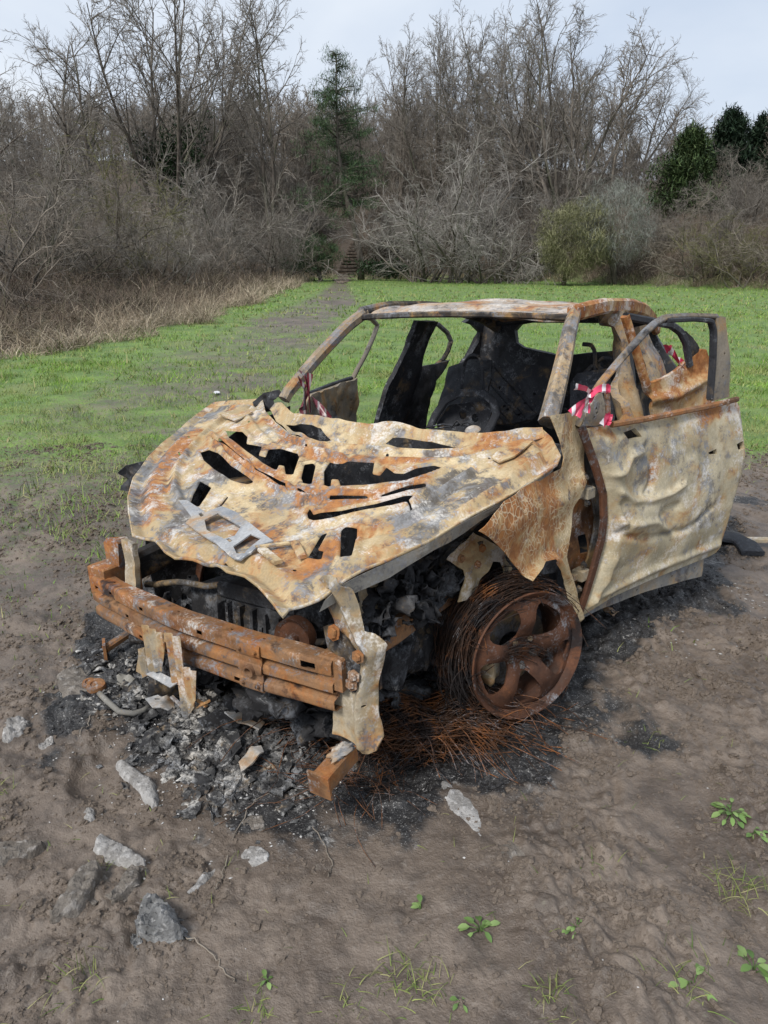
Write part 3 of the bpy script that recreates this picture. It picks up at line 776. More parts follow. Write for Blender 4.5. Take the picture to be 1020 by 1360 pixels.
def pine(seed, H):
    g = np.random.default_rng(seed); tr = MB()
    path = np.array([(0, 0, -.3), (-.12, 0, H * .12), (-.55, 0, H * .25), (-1.3, 0, H * .40), (-1.75, .1, H * .6), (-1.8, .1, H * .8), (-1.75, 0, H * .97)])
    tr.tube(path, np.array([.30, .26, .23, .19, .13, .08, .03]), 9)
    parts = []
    C = []
    for i in range(95):
        f = g.uniform(.27, 1.0) ** .9
        if .27 < f < .36 and g.random() < .5: continue
        z = f * H; c = np.array([np.interp(z, path[:, 2], path[:, k]) for k in range(3)])
        an = g.uniform(0, 2 * np.pi); reach = (2.9 * (1 - (f - .25) ** 1.3) * g.uniform(.3, 1.5) + .35) * (1.0 if f < .9 else .5)
        d = np.array([math.cos(an), math.sin(an), g.uniform(-.1, .4)])
        e = c + d * reach + np.array([0, 0, -.25 * reach * (f < .5)])
        tr.tube([c, (c + e) / 2 + np.array([0, 0, .12]), e], np.array([.05, .035, .012]), 4)
        for s in np.linspace(.35, 1.0, max(2, int(reach * 3.2))): C.append(c + (e - c) * s + g.normal(0, .13, 3) * (1 + .3 * reach))
    for q in range(3):                                   # bare dead limbs low down
        c = path[3]; e = c + np.array([1.1 + .4 * q, g.normal(0, .5), .5 - .5 * q]); tr.tube([c, (c + e) / 2 + np.array([0, 0, -.2]), e], np.array([.05, .04, .015]), 5)
    parts.append(tufts(np.array(C), 34, .34, .035, (.26, .26, .12), .7, .1, g))
    return tr.mesh('trunk', 180), leafmesh('crown', parts)

def cone_tree(seed, H, W, n, tuft=18, L=.5, wd=.09, rag=.25, tip=.9):
    g = np.random.default_rng(seed); tr = MB(); tr.tube([(0, 0, -.3), (0, 0, H * .5), (0, 0, H * .95)], np.array([.2, .13, .03]), 7)
    f = g.random(n) ** .8; prof = (1 - f) ** .62 * (.75 + .25 * np.sin(f * 19 + seed)) + .02
    an = g.uniform(0, 2 * np.pi, n); lob = 1 + 1.7 * rag * vnoise(np.stack([np.cos(an) * 2.2, np.sin(an) * 2.2, f * H * .9], 1), seed)
    r = W * prof * lob * g.uniform(.25, 1.3, n) ** .6
    C = np.stack([np.cos(an) * r, np.sin(an) * r, f * H - .25 * r], 1)
    return tr.mesh('trunk', 180), leafmesh('crown', [tufts(C, tuft, L, wd, (.22, .22, .26), .5, .5, g)])

def round_bush(seed, H, W, n, L, wd, tuft, bend, trunk=True, lo=.22, spread=.14, droop=0):
    g = np.random.default_rng(seed); tr = MB()
    if trunk:
        for k in range(4):
            e = np.array([g.normal(-.25, .45) * W, g.normal(0, .4) * W, H * g.uniform(.6, .8)])
            tr.tube([(W * .28, 0, -.2), (W * .16 + g.normal(0, .08), g.normal(0, .1), H * .2), e * .6 + np.array([0, 0, H * .08]), e], np.array([.15, .11, .06, .015]), 6)
    d = nrm(g.normal(size=(n, 3))); r = g.uniform(.25, 1, n) ** .33
    lob = 1 + .42 * vnoise(d * 2.8, seed)
    C = d * (r * lob)[:, None] * np.array([W, W, H * (1 - lo) / 2]) + np.array([0, 0, H * (lo + (1 - lo) / 2)])
    C[:, 2] = np.maximum(C[:, 2], H * .1)
    return tr.mesh('trunk', 180), leafmesh('crown', [tufts(C, tuft, L, wd, (spread,) * 3, .3 - droop, bend, g)])

def at_tree(pairs, mk, name, label, rz, mats, Hn=None, **kw):
    (x, y, _), (_, _, zt) = pairs
    return plant_tree(name, label, mk, x, y, 1.0, rz, mats, **kw)
P1 = [(-1.855,63.000,1.596),(-4.249,63.000,16.738)]
pz = gz(P1[0][0], P1[0][1])
plant_tree('pine_tree', 'dark green pine with leaning trunk beside the woodland steps', pine(3, P1[1][2] - pz), P1[0][0], P1[0][1], 1, 0.15, ('bark', 'needle'))
P2 = [(-5.429,60.000,1.206),(-5.343,60.000,3.954)]
plant_tree('pine_sapling', 'low spreading pine sapling at the foot of the steps', round_bush(8, 3.4, 1.9, 260, .30, .03, 26, .1), P2[0][0], P2[0][1], 1, 0, ('bark', 'needle'), cat='sapling')
for i, (pr, W, lab, mt) in enumerate([([(21.778,57.000,3.939),(20.927,57.000,10.251)], 2.6, 'broad ragged green conifer at the near end of the evergreen clump', 'cypress'),
        ([(25.225,59.000,4.021),(24.077,59.000,11.627)], 2.1, 'dark pointed conifer, tallest of the evergreen clump', 'needle_dark'),
        ([(28.148,60.000,4.062),(26.932,60.000,11.403)], 1.9, 'dark narrow conifer beyond the tallest evergreen', 'needle_dark'),
        ([(28.980,56.000,3.897),(26.739,56.000,11.939)], 2.2, 'dark conifer cut off by the edge of the picture', 'needle_dark')]):
    (x, y, _), (_, _, zt) = pr; z0 = gz(x, y)
    plant_tree('conifer_tree', lab, cone_tree(40 + i, zt - z0, W * 1.25, 900, 14, .46, .085), x, y, 1, i, ('bark', mt))
B1 = [(12.398,50.000,0.049),(11.012,50.000,5.076)]
plant_tree('round_bush', 'rounded olive-green bush on a short leaning trunk at the field edge', round_bush(51, B1[1][2] - .0, 2.35, 1500, .42, .024, 11, .5, lo=.12), B1[0][0], B1[0][1], 1, 2.6, ('twig_olive', 'olive'), cat='bush')
B2 = [(14.779,50.000,0.049),(14.475,50.000,6.301)]
plant_tree('weeping_tree', 'small silvery weeping tree with dark forked trunk beside the olive bush', round_bush(52, B2[1][2], 2.5, 1000, .7, .015, 9, 1.9, lo=.25, droop=-.2), B2[0][0], B2[0][1], 1, .5, ('bark', 'willow'))
# ivy round the fanned tree, ivy patch by the steps
iv = [(-18.716,69.000,9.576),(-17.089,69.000,11.037),(-19.790,69.000,9.870),(-17.927,69.000,8.985)]
ic = np.array(iv)
C = ic[rng.integers(0, 4, 260)] + rng.normal(0, 1, (260, 3)) * np.array([1.0, .6, .9])
o = link('ivy', leafmesh('ivy', [tufts(C, 22, .30, .12, (.25, .25, .25), 0, .5)]), M['ivy']); tag(o, 'dark ivy climbing round the stems of the fanned tree', 'ivy')

# ---- shrub layer along the wood edge and on the bank
def shrub_at(pr, k, H0, label, mats, rz, group=None, dz=0, sx=1):
    (x, y, _), (_, _, zt) = pr; z0 = gz(x, y); s = (zt - z0) / H0
    return plant_tree('bare_shrub', label, SHR[k], x, y, s * sx, rz, mats, 'shrub', group, sz=1 / sx)
shrub_at([(-10.074,20.000,0.648),(-9.440,20.000,4.326)], 'near', 4.0, 'nearest tangled grey shrub on the bramble bank, cut by the edge', ('bark', 'twig_brown'), .4)
shrub_at([(-12.997,27.000,0.705),(-11.252,27.000,5.960)], 'dense', 5.0, 'tall dark tangled shrub behind the nearest one on the bank', ('bark', 'twig'), 1.4)
shrub_at([(-12.421,31.000,0.867),(-11.788,31.000,5.440)], 'near', 4.0, 'arching brown shrub above the middle of the bramble bank', ('bark', 'twig_brown'), 2.2)
shrub_at([(-12.279,36.000,0.819),(-11.422,36.000,6.669)], 'arch', 4.6, 'yellowish budding shrub behind the pale arching one', ('bark', 'twig_olive'), 3.0)
shrub_at([(-9.973,33.000,0.665),(-9.255,33.000,4.555)], 'near', 4.0, 'pale silvery shrub whose arching twigs lean over the brambles', ('bark', 'twig_pale'), 4.0)
shrub_at([(-10.320,50.000,1.362),(-9.270,50.000,8.182)], 'dense', 5.0, 'dark dome-shaped shrub between the pale shrub and the pine', ('bark', 'twig'), 5.0)
shrub_at([(-13.535,54.000,1.344),(-12.652,54.000,7.377)], 'grey', 5.5, 'grey upright shrub just beside the dark dome-shaped one', ('bark', 'twig_grey'), 1.0)
shrub_at([(-8.124,57.000,1.331),(-7.845,57.000,6.960)], 'dense', 5.0, 'low dark shrub under the pine', ('bark', 'twig'), 2.0)
shrub_at([(2.928,57.000,0.532),(2.462,57.000,8.672)], 'grey', 5.5, 'large grey shrub at the foot of the steps', ('bark', 'twig_grey'), .2)
shrub_at([(4.869,56.000,0.498),(4.710,56.000,9.257)], 'dense', 5.0, 'tallest grey thicket shrub behind the car roof', ('bark', 'twig_grey'), 1.9)
shrub_at([(7.499,55.000,0.517),(7.297,55.000,7.010)], 'arch', 4.6, 'drooping pale shrub nearest the olive bush', ('bark', 'twig_grey'), 3.3)
shrub_at([(10.650,60.000,0.758),(10.406,60.000,9.299)], 'dense', 5.0, 'dark shrub peering over the olive bush', ('bark', 'twig'), .9)
shrub_at([(18.685,54.000,0.435),(18.321,54.000,5.640)], 'dense', 5.0, 'brown shrub just beyond the silvery weeping tree', ('bark', 'twig'), 2.6)
shrub_at([(19.739,48.000,0.246),(19.074,48.000,4.936)], 'arch', 4.6, 'brown arching shrub below the tallest conifer', ('bark', 'twig_brown'), 4.4)
shrub_at([(20.962,44.000,0.150),(20.606,44.000,4.890)], 'near', 4.0, 'yellowish-brown shrub at the open end of the hedge', ('bark', 'twig_olive'), 5.2)
shrub_at([(22.010,41.000,0.053),(21.114,41.000,4.916)], 'dense', 5.0, 'brown shrub cut by the edge under the dark conifer', ('bark', 'twig_brown'), 1.2)
G_SH = 'bare shrubs massed under the wood'
for i in range(84):
    x = g2.uniform(-34, 26); y = float(edge_y(x)) + g2.uniform(.5, 9) if i < 46 else float(edge_y(x)) + g2.uniform(8, 40); k = ['grey', 'dense', 'arch', 'dense'][i % 4]
    if -5.6 < x < -.6 and y < 82: x -= 4.5
    s = g2.uniform(.55, .95) * (.75 if x > 14 else 1)
    if 14 < x < 26 and y < 54: s *= .6
    plant_tree('bare_shrub', 'grey-brown bare shrub in the thicket along the wood edge', SHR[k], x, y, s, g2.uniform(0, 6), ('bark', ['twig', 'twig_grey', 'twig_brown'][i % 3]), 'shrub', G_SH)
for i in range(30):
    x = g2.uniform(13, 34); y = float(edge_y(x)) + g2.uniform(1, 24)
    plant_tree('bare_shrub', 'grey-brown bare shrub in the thicket along the wood edge', SHR[['grey', 'dense', 'arch'][i % 3]], x, y, g2.uniform(.5, .8), g2.uniform(0, 6), ('bark', ['twig', 'twig_brown'][i % 2]), 'shrub', G_SH)
for i in range(16):
    y = g2.uniform(30, 62); x = float(bank_x(y)) - g2.uniform(2.5, 13); s = g2.uniform(.5, .85)
    plant_tree('bare_shrub', 'brown tangled shrub growing out of the bramble bank', SHR[['near', 'dense', 'arch'][i % 3]], x, y, s, g2.uniform(0, 6), ('bark', ['twig', 'twig_brown'][i % 2]), 'shrub', 'shrubs growing on the bramble bank')

# ---- brambles and dead grass: nobody could count the stems
M['dead'] = leaf_mat('dead_stems', [(.16, .12, .09), (.28, .22, .155), (.42, .345, .245), (.56, .49, .37)])
M['bramble'] = leaf_mat('bramble_stems', [(.075, .052, .04), (.12, .088, .065), (.18, .135, .10), (.06, .066, .03)])
def stems(n, xf, y0, y1, hl, wl, bend, lean, seg=3, pw=1.0):
    y = (y0 ** pw + rng.random(n) * (y1 ** pw - y0 ** pw)) ** (1 / pw); x, k = xf(y); x, y = x[k], y[k]; n = len(x)
    cl = .5 + .9 * np.clip(fbm(p2(x, y, .8, 3), 3, 91) + .4, 0, 1)
    D = nrm(np.stack([rng.normal(0, lean, n), rng.normal(0, lean, n), np.ones(n)], 1))
    V, q = ribbons(np.stack([x, y, ground_at(x, y) - .03], 1), D, rng.uniform(*hl, n) * cl, rng.uniform(*wl, n), rng.uniform(*bend, n), seg=seg)
    return V, q, n
def build_stems(name, mat, seg, lst):
    V = []; Qq = []; n = 0; c = 0
    for v, q, k in lst: V.append(v); Qq.append(q + n); n += len(v); c += k
    me = mesh_np(name, np.concatenate(V), np.concatenate(Qq), 180); add_rnd(me, c, 2 * (seg + 1)); return kind(link(name, me, M[mat]), 'stuff')
def bankf(a, b):
    def f(y):
        w_ = rng.random(len(y)) ** 1.4; return bank_x(y) + a - w_ * b + fbm(p2(y, y * 0, .9), 3, 3) * .8, np.ones(len(y), bool)
    return f
build_stems('dead_grass', 'dead', 3, [stems(17000, bankf(.45, 3.0), 9, 30, (.3, .85), (.006, .014), (.6, 2.6), .7), stems(9000, bankf(.5, 4), 26, 64, (.4, 1.1), (.012, .03), (.6, 2.2), .6),
    stems(5000, lambda y: ((rng.random(len(y)) * 2 - 1) * 30 + 2, np.ones(len(y), bool)), 1, 2, (.2, .4), (.01, .02), (.5, 2), .5)][:2])
def edgef(y):
    x = rng.uniform(-7, 30, len(y)); return x, np.abs(x + 3.4) > .8
def edge_stems(n, hl, wl, off, deep):
    x = rng.uniform(-8, 30, n); x = x[np.abs(x + 3.4) > .9]; n = len(x); y = edge_y(x) + off + rng.random(n) * deep
    D = nrm(np.stack([rng.normal(0, .5, n), rng.normal(0, .5, n), np.ones(n)], 1)); cl = .5 + .9 * np.clip(fbm(p2(x, y, .6, 3), 3, 92) + .4, 0, 1)
    V, q = ribbons(np.stack([x, y, ground_at(x, y) - .03], 1), D, rng.uniform(*hl, n) * cl, rng.uniform(*wl, n), rng.uniform(.5, 2.4, n), seg=3)
    return V, q, n
build_stems('dry_edge_grass', 'dead', 3, [edge_stems(9000, (.3, 1.0), (.012, .03), -.5, 1.6)])
build_stems('brambles', 'bramble', 3, [stems(17000, bankf(-1.2, 7), 13, 40, (.7, 2.0), (.008, .016), (1.2, 3.2), 1.0), stems(10000, bankf(-1.0, 12), 36, 68, (.8, 2.2), (.014, .028), (1.0, 3.0), .9),
    edge_stems(11000, (.9, 2.6), (.012, .028), .4, 7)])
ivp = [(-0.120,61.000,1.086),(0.300,61.000,1.199),(-6.884,61.000,1.596),(-7.195,61.000,1.313)]
C = np.array(ivp)[rng.integers(0, 4, 150)] + rng.normal(0, 1, (150, 3)) * np.array([1.1, .6, .35]); C[:, 2] = np.abs(C[:, 2]) * .8 + ground_at(C[:, 0], C[:, 1])
kind(link('evergreen_undergrowth', leafmesh('evergreen_undergrowth', [tufts(C, 24, .28, .1, (.3, .3, .2), .2, .5)]), M['ivy']), 'stuff')

# ---- log steps and the trodden path up the slope
M['pathmud'] = bark('path_mud', (.14, .11, .085), (.22, .175, .14))
M['log'] = bark('step_log', (.06, .048, .038), (.12, .098, .08))
st = thing('woodland_steps', 'dark log steps climbing the slope beside the leaning pine trunk', 'steps', (-3.3, 66, 0))
sx0, sy0 = -3.45, 65.6
for i in range(11):
    x = sx0 + .11 * i; y = sy0 + i * .62; z = float(hill_z(np.array([x]), np.array([y]))[0]) + .16
    c = MB().box((x + 3.3, y - 66, z), (1.7 - .03 * i, .16, .20), (1, .05 * ((i % 3) - 1), .02), ch=.3).build('log_step', M['log'], st)
    c2 = MB().box((x + 3.3, y - 66 + .35, z + .04), (1.6, .6, .07), (1, 0, 0)).build('tread', M['pathmud'], st)
n_ = 26; yy = np.linspace(54, 65.6, n_); xx = np.interp(yy, TRAIL[::-1, 1], TRAIL[::-1, 0]); wv = np.interp(yy, [54, 60, 65.6], [.15, .55, .85]) * (1 + .3 * vnoise(p2(yy, yy * 0, 1.1), 3))
V = np.concatenate([np.stack([xx - wv, yy, ground_at(xx - wv, yy) + .03], 1), np.stack([xx, yy, ground_at(xx, yy) + .06], 1), np.stack([xx + wv, yy, ground_at(xx + wv, yy) + .03], 1)])
kind(MB().add(V, [(j * n_ + i, (j + 1) * n_ + i, (j + 1) * n_ + i + 1, j * n_ + i + 1) for j in range(2) for i in range(n_ - 1)]).build('path', M['pathmud'], None, 180), 'structure')

# ================================================================== THE CAR (x forward, y to the car's own left, z up; origin under the front axle)
car = bpy.data.objects.new('burnt_car', None); COL.objects.link(car)
car.matrix_world = CAR_M
tag(car, 'burnt-out rusted hatchback shell with its doors open, standing on charred mud', 'car wreck')

def xy(P): return [(p[0], p[1]) for p in P]
def rect(cx, cy, w_, h_, a=0, n=1):
    c, s = math.cos(a), math.sin(a)
    q = [(-w_ / 2, -h_ / 2), (w_ / 2, -h_ / 2), (w_ / 2, h_ / 2), (-w_ / 2, h_ / 2)]
    return [(cx + x * c - y * s, cy + x * s + y * c) for x, y in q]
def circ(cx, cy, r, n=12): return [(cx + r * math.cos(i * 2 * math.pi / n), cy + r * math.sin(i * 2 * math.pi / n)) for i in range(n)]
def bolt(parent, p, n, r=.011, mat='rustbar', name='bolt'):
    m = MB(); m.lathe([(0.0, .014), (r * .75, .014), (r, .010), (r, .004), (r * 1.6, .003), (r * 1.6, 0)], p, n, 6 if r > .008 else 8)
    return m.build(name, M[mat], parent, 30)
def blob(mb, c, size, amp=.25, sc=3.0, seed=0, n=22, sq=.7):
    a = np.linspace(0, 2 * np.pi, n, endpoint=False); b = np.linspace(-np.pi / 2, np.pi / 2, n // 2 + 1)
    A, B = np.meshgrid(a, b)
    f = lambda q: np.sign(q) * np.abs(q) ** sq
    D = np.stack([f(np.cos(B)) * f(np.cos(A)), f(np.cos(B)) * f(np.sin(A)), f(np.sin(B))], 2).reshape(-1, 3)
    r = 1 + amp * fbm(D * sc + seed * 7.7, 4, seed)
    V = D * r[:, None] * np.array(size) / 2 + np.array(c); k = len(b)
    mb.add(V, [(j * n + i, j * n + (i + 1) % n, (j + 1) * n + (i + 1) % n, (j + 1) * n + i) for j in range(k - 1) for i in range(n)])

# ---- bonnet: the inner pressing, crumpled, with its cut-outs
HO = [(-0.579,-1.294),(-0.528,-1.073),(-0.529,-0.942),(-0.527,-0.876),(-0.361,-0.700),(-0.221,-0.502),(-0.121,-0.321),(-0.084,-0.178),(-0.094,-0.001)] + [(-0.114,0.181),(-0.144,0.354),(-0.186,0.458),(-0.287,0.538),(-0.399,0.610),(-0.452,0.673),(-0.384,0.745),(-0.258,0.832),(-0.188,0.848),(-0.011,0.819),(0.142,0.788),(0.297,0.740),(0.435,0.708),(0.558,0.660),(0.693,0.598),(0.789,0.573),(0.832,0.551),(0.860,0.530),(0.896,0.543),(0.858,0.473),(0.810,0.368),(0.779,0.287),(0.770,0.162),(0.782,0.067),(0.804,0.008),(0.787,-0.062),(0.750,-0.152),(0.750,-0.223),(0.751,-0.270)] + [(0.643,-0.432),(0.540,-0.574),(0.390,-0.736),(0.298,-0.802),(0.197,-0.878),(0.059,-0.964),(-0.067,-1.027),(-0.331,-1.185)]
HH = [[(-0.113,-0.715),(-0.111,-0.605),(-0.061,-0.521),(0.000,-0.468),(0.001,-0.376),(0.079,-0.321),(0.083,-0.280),(0.016,-0.324),(0.003,-0.273),(0.011,-0.217),(0.012,-0.169),(0.040,-0.133),(0.173,-0.052),(0.179,-0.086),(0.127,-0.139),(0.125,-0.169),(0.164,-0.146),(0.127,-0.257),(0.051,-0.431),(-0.034,-0.611)],
 [(0.095,-0.063),(0.077,-0.033),(0.099,-0.002),(0.207,0.066),(0.209,0.028),(0.180,-0.007)],
 [(0.116,0.052),(0.045,0.027),(0.027,0.066),(0.001,0.205),(0.082,0.254),(0.084,0.287),(0.019,0.272),(0.050,0.328),(0.046,0.366),(-0.001,0.387),(-0.040,0.442),(-0.034,0.485),(0.001,0.499),(0.047,0.472),(0.098,0.416),(0.147,0.337),(0.203,0.202),(0.157,0.154),(0.161,0.125),(0.206,0.155),(0.201,0.120)],
 [(0.023,-0.622),(0.017,-0.618),(0.150,-0.325),(0.167,-0.316)],
 [(0.190,-0.233),(0.251,-0.020),(0.269,-0.009),(0.210,-0.221)],
 [(0.264,0.045),(0.276,0.149),(0.289,0.158),(0.277,0.057)],
 [(0.275,0.204),(0.241,0.347),(0.253,0.355),(0.287,0.213)],
 [(0.219,0.386),(0.111,0.501),(0.123,0.508),(0.231,0.395)],
 [(0.117,-0.633),(0.089,-0.608),(0.119,-0.521),(0.199,-0.360),(0.270,-0.168),(0.283,-0.191),(0.279,-0.279),(0.229,-0.431),(0.180,-0.542)],
 [(0.325,-0.404),(0.349,-0.315),(0.484,-0.241),(0.470,-0.308)],
 [(0.455,-0.175),(0.372,-0.207),(0.378,-0.195),(0.462,-0.159)],
 [(0.372,0.182),(0.342,0.169),(0.380,0.218),(0.362,0.233),(0.341,0.308),(0.272,0.402),(0.192,0.467),(0.179,0.495),(0.221,0.501),(0.269,0.554),(0.278,0.550),(0.231,0.500),(0.277,0.459),(0.334,0.380),(0.399,0.308),(0.420,0.257),(0.409,0.219)],
 [(0.622,0.395),(0.493,0.345),(0.477,0.359),(0.576,0.399),(0.574,0.421),(0.621,0.449)],
 [(0.453,0.394),(0.431,0.394),(0.422,0.443),(0.584,0.535),(0.597,0.501)],
 [(0.747,0.138),(0.721,0.142),(0.731,0.174),(0.759,0.177)],
 [(0.695,0.396),(0.683,0.397),(0.689,0.413),(0.701,0.415)],
 [(0.125,-0.773),(0.113,-0.774),(0.125,-0.749),(0.137,-0.748)],
 [(-0.038,-0.894),(-0.049,-0.892),(-0.032,-0.864),(-0.021,-0.866)],
 [(-0.214,-0.673),(-0.222,-0.671),(-0.211,-0.649),(-0.199,-0.650)],
 [(-0.069,-0.207),(-0.076,-0.198),(-0.068,-0.183),(-0.060,-0.190)],
 [(-0.069,0.201),(-0.093,0.195),(-0.094,0.208),(-0.068,0.214)],
 [(-0.156,0.597),(-0.167,0.600),(-0.161,0.611),(-0.151,0.608)]]
HO, HH = np.array(HO), [smooth_poly(resample(np.array(h), .016), 2) for h in HH]
BEAD = np.array([(-0.045,-0.753),(0.130,-0.430),(0.224,-0.213),(0.259,-0.065),(0.275,0.058),(0.271,0.159)] + [(0.254,0.182),(0.211,0.325),(0.137,0.442),(0.069,0.497),(0.001,0.532)])
GRV = [np.array([(-0.042,0.593),(0.137,0.569),(0.290,0.571),(0.393,0.538),(0.459,0.452)]), np.array([(-0.228,0.770),(0.022,0.748),(0.234,0.705),(0.408,0.665),(0.544,0.612),(0.648,0.545)]),
       np.array([(-0.315,-0.934),(-0.082,-0.824),(0.116,-0.720),(0.263,-0.621),(0.397,-0.477),(0.474,-0.350)]), np.array([(-0.429,-0.845),(-0.189,-0.528),(-0.063,-0.308),(0.000,-0.108),(0.002,0.050)])]
def linedist(x, y, P):
    d = np.full(len(x), 1e9)
    for a, b in zip(P[:-1], P[1:]):
        ab = b - a; t = np.clip(((x - a[0]) * ab[0] + (y - a[1]) * ab[1]) / (ab @ ab), 0, 1); d = np.minimum(d, np.hypot(x - a[0] - t * ab[0], y - a[1] - t * ab[1]))
    return d
def hood_z(x, y):
    z = .86 - .2 * x - .12 * np.maximum(0, np.abs(y) - .45) ** 2
    do = polydist(x, y, HO)
    dh = np.full(len(x), 9.0)
    for h in HH[:15]: dh = np.minimum(dh, polydist(x, y, h))
    z = z + .010 * np.exp(-(do / .012) ** 2) - .016 * np.exp(-((do - .040) / .016) ** 2) + .010 * np.exp(-((do - .085) / .02) ** 2)
    z = z + .0075 * np.exp(-((dh - .011) / .008) ** 2) - .005 * np.exp(-((dh - .04) / .015) ** 2)
    db = linedist(x, y, BEAD); z = z + .020 * np.exp(-((db - .012) / .022) ** 2) - .014 * np.exp(-(db / .006) ** 2)
    for k, gq in enumerate(GRV):
        dg = linedist(x, y, gq); z = z + .017 * np.exp(-(dg / .012) ** 2) - .010 * np.exp(-((dg - .030) / .012) ** 2)
    z = z - .030 * np.exp(-(((x - .42) / .22) ** 2 + ((y - .02) / .30) ** 2))
    q = fbm(p2(x, y, 2.4, 2), 3, 201); z = z + q * .011 + np.abs(fbm(p2(x, y, 8, 6), 3, 204)) * .009 * np.exp(-(((x - .55) / .28) ** 2 + (y / .45) ** 2)) + fbm(p2(x, y, 9, 2), 2, 206) * .002
    z = z + .02 * sstep(.5, .8, x) * fbm(p2(x, y, 5, 1), 2, 209)
    return z
def hz3(P): P = np.array(P)[:, :2]; return np.stack([P[:, 0], P[:, 1], .86 - .2 * P[:, 0] - .12 * np.maximum(0, np.abs(P[:, 1]) - .45) ** 2], 1)
HZ = {'og': [(hz3([(-0.121,-0.918),(0.127,-0.799),(0.340,-0.640),(0.534,-0.465),(0.637,-0.320)]), .05), (hz3([(0.018,-0.577),(0.178,-0.284),(0.249,-0.058),(0.289,0.122),(0.280,0.284),(0.207,0.391),(0.093,0.472)]), .04), (hz3([(-0.249,-0.556),(-0.035,-0.190),(0.019,0.085),(-0.029,0.263),(-0.118,0.439)]), .035), (hz3([(0.551,-0.064),(0.557,0.154),(0.658,0.281)]), .06), (hz3([(0.691,0.487),(0.538,0.422),(0.412,0.504)]), .05)],
      'gy': [(hz3([(-0.444,-1.060),(-0.257,-1.072),(0.087,-0.873),(0.416,-0.665),(0.658,-0.385)]), .035), (hz3([(0.378,-0.494),(0.552,-0.237),(0.671,-0.178)]), .05), (hz3([(-0.002,0.574),(0.217,0.578),(0.337,0.568)]), .045), (hz3([(0.012,0.692),(0.241,0.676),(0.424,0.651)]), .035), (hz3([(0.346,-0.385),(0.242,-0.388)]), .05), (hz3([(-0.139,0.361),(-0.121,0.501)]), .03)]}
hood = sheet('bonnet', HO[:, :2], HH, lambda x, y: np.stack([x, y, hood_z(x, y)], 1), M['hood'], car, .0085, .003, 60, HZ)
e = resample(HO[:, :2], .02); ez = hood_z(e[:, 0], e[:, 1])
MB().sweep(np.stack([e[:, 0], e[:, 1], ez - .004], 1), rsec(.006, .009), closed=True).build('hem', M['hood'], hood, 50)
def on_hood(P, d): P = np.array(P)[:, :2]; return np.stack([P[:, 0], P[:, 1], hood_z(P[:, 0], P[:, 1]) + d], 1)
# strip of the outer skin still hanging under the side edge
eP = np.array([(-0.168,0.845),(-0.006,0.821),(0.146,0.790),(0.301,0.742),(0.438,0.710),(0.562,0.662),(0.696,0.600),(0.776,0.584)])
n = len(eP); top = on_hood(eP, -.008); low = top + np.stack([np.linspace(-.01, .02, n), np.full(n, -.006), np.array([-.012, -.03, -.026, -.044, -.034, -.048, -.05, -.03])], 1)
u_ = np.linspace(0, 1, n)
def skl(u, v):
    A = np.stack([np.interp(u, u_, top[:, k]) for k in range(3)], 1); B = np.stack([np.interp(u, u_, low[:, k]) for k in range(3)], 1)
    return A + (B - A) * v[:, None] * (1 + .25 * fbm(p2(u, v * .2, 9), 3, 5))[:, None]
sheet('skin_remnant', [(0, 0), (1, 0), (1, 1), (0, 1)], [], skl, M['sill'], hood, .06, .003)

LP = [(0.500,-0.329),(0.494,-0.287),(0.537,-0.142),(0.478,-0.126),(0.493,-0.037),(0.588,0.189),(0.609,0.245),(0.652,0.221),(0.695,0.234),(0.728,0.217),(0.729,0.182),(0.668,-0.006),(0.624,-0.148),(0.582,-0.165)]
LH = [[(0.583,-0.098),(0.527,-0.091),(0.571,0.065),(0.627,0.094),(0.660,0.079),(0.632,-0.034)], [(0.683,0.143),(0.600,0.139),(0.612,0.196),(0.651,0.198),(0.701,0.211),(0.709,0.183)], [(0.556,-0.159),(0.545,-0.155),(0.556,-0.128),(0.570,-0.130)], [(0.659,0.086),(0.649,0.090),(0.658,0.115),(0.670,0.113)]]
latch = sheet('latch_plate', xy(LP), [xy(h) for h in LH], lambda x, y: np.stack([x, y, .86 - .2 * x + .004 + .35 * (hood_z(x, y) - .86 + .2 * x) + .01], 1), M['latch'], hood, .012, .005)
for q, (a_, b_) in enumerate((([(0.660,0.217),(0.582,0.319)], .012), ([(0.663,0.248),(0.713,0.362)], .03), ([(0.589,0.320),(0.646,0.397)], .028))):
    P = on_hood(a_, .018); MB().sweep(P, rsec(b_, .012)).build('latch_strap', M['hood'], hood)
for a_, b_, mt in (([(-0.133,0.624),(-0.239,0.619),(-0.305,0.663),(-0.298,0.709),(-0.172,0.694),(-0.111,0.667)], 0, 'hood'), ([(-0.253,-0.900),(-0.375,-0.853),(-0.336,-0.757),(-0.194,-0.731)], 0, 'hood')):
    P = on_hood(a_, .016); pl_ = fit_plane(P, (0, 0, 1), (1, 0, 0))
    hp = sheet('hinge_plate', pl_.uv(P), [], pl_.lift(wob(9, .004)), M[mt], hood, .02, .006)
    c = P.mean(0)
    for dx in (-.04, .03): bolt(hp, (c[0] + dx * .6, c[1] + dx, c[2] + .002), (0, 0, 1), .009)

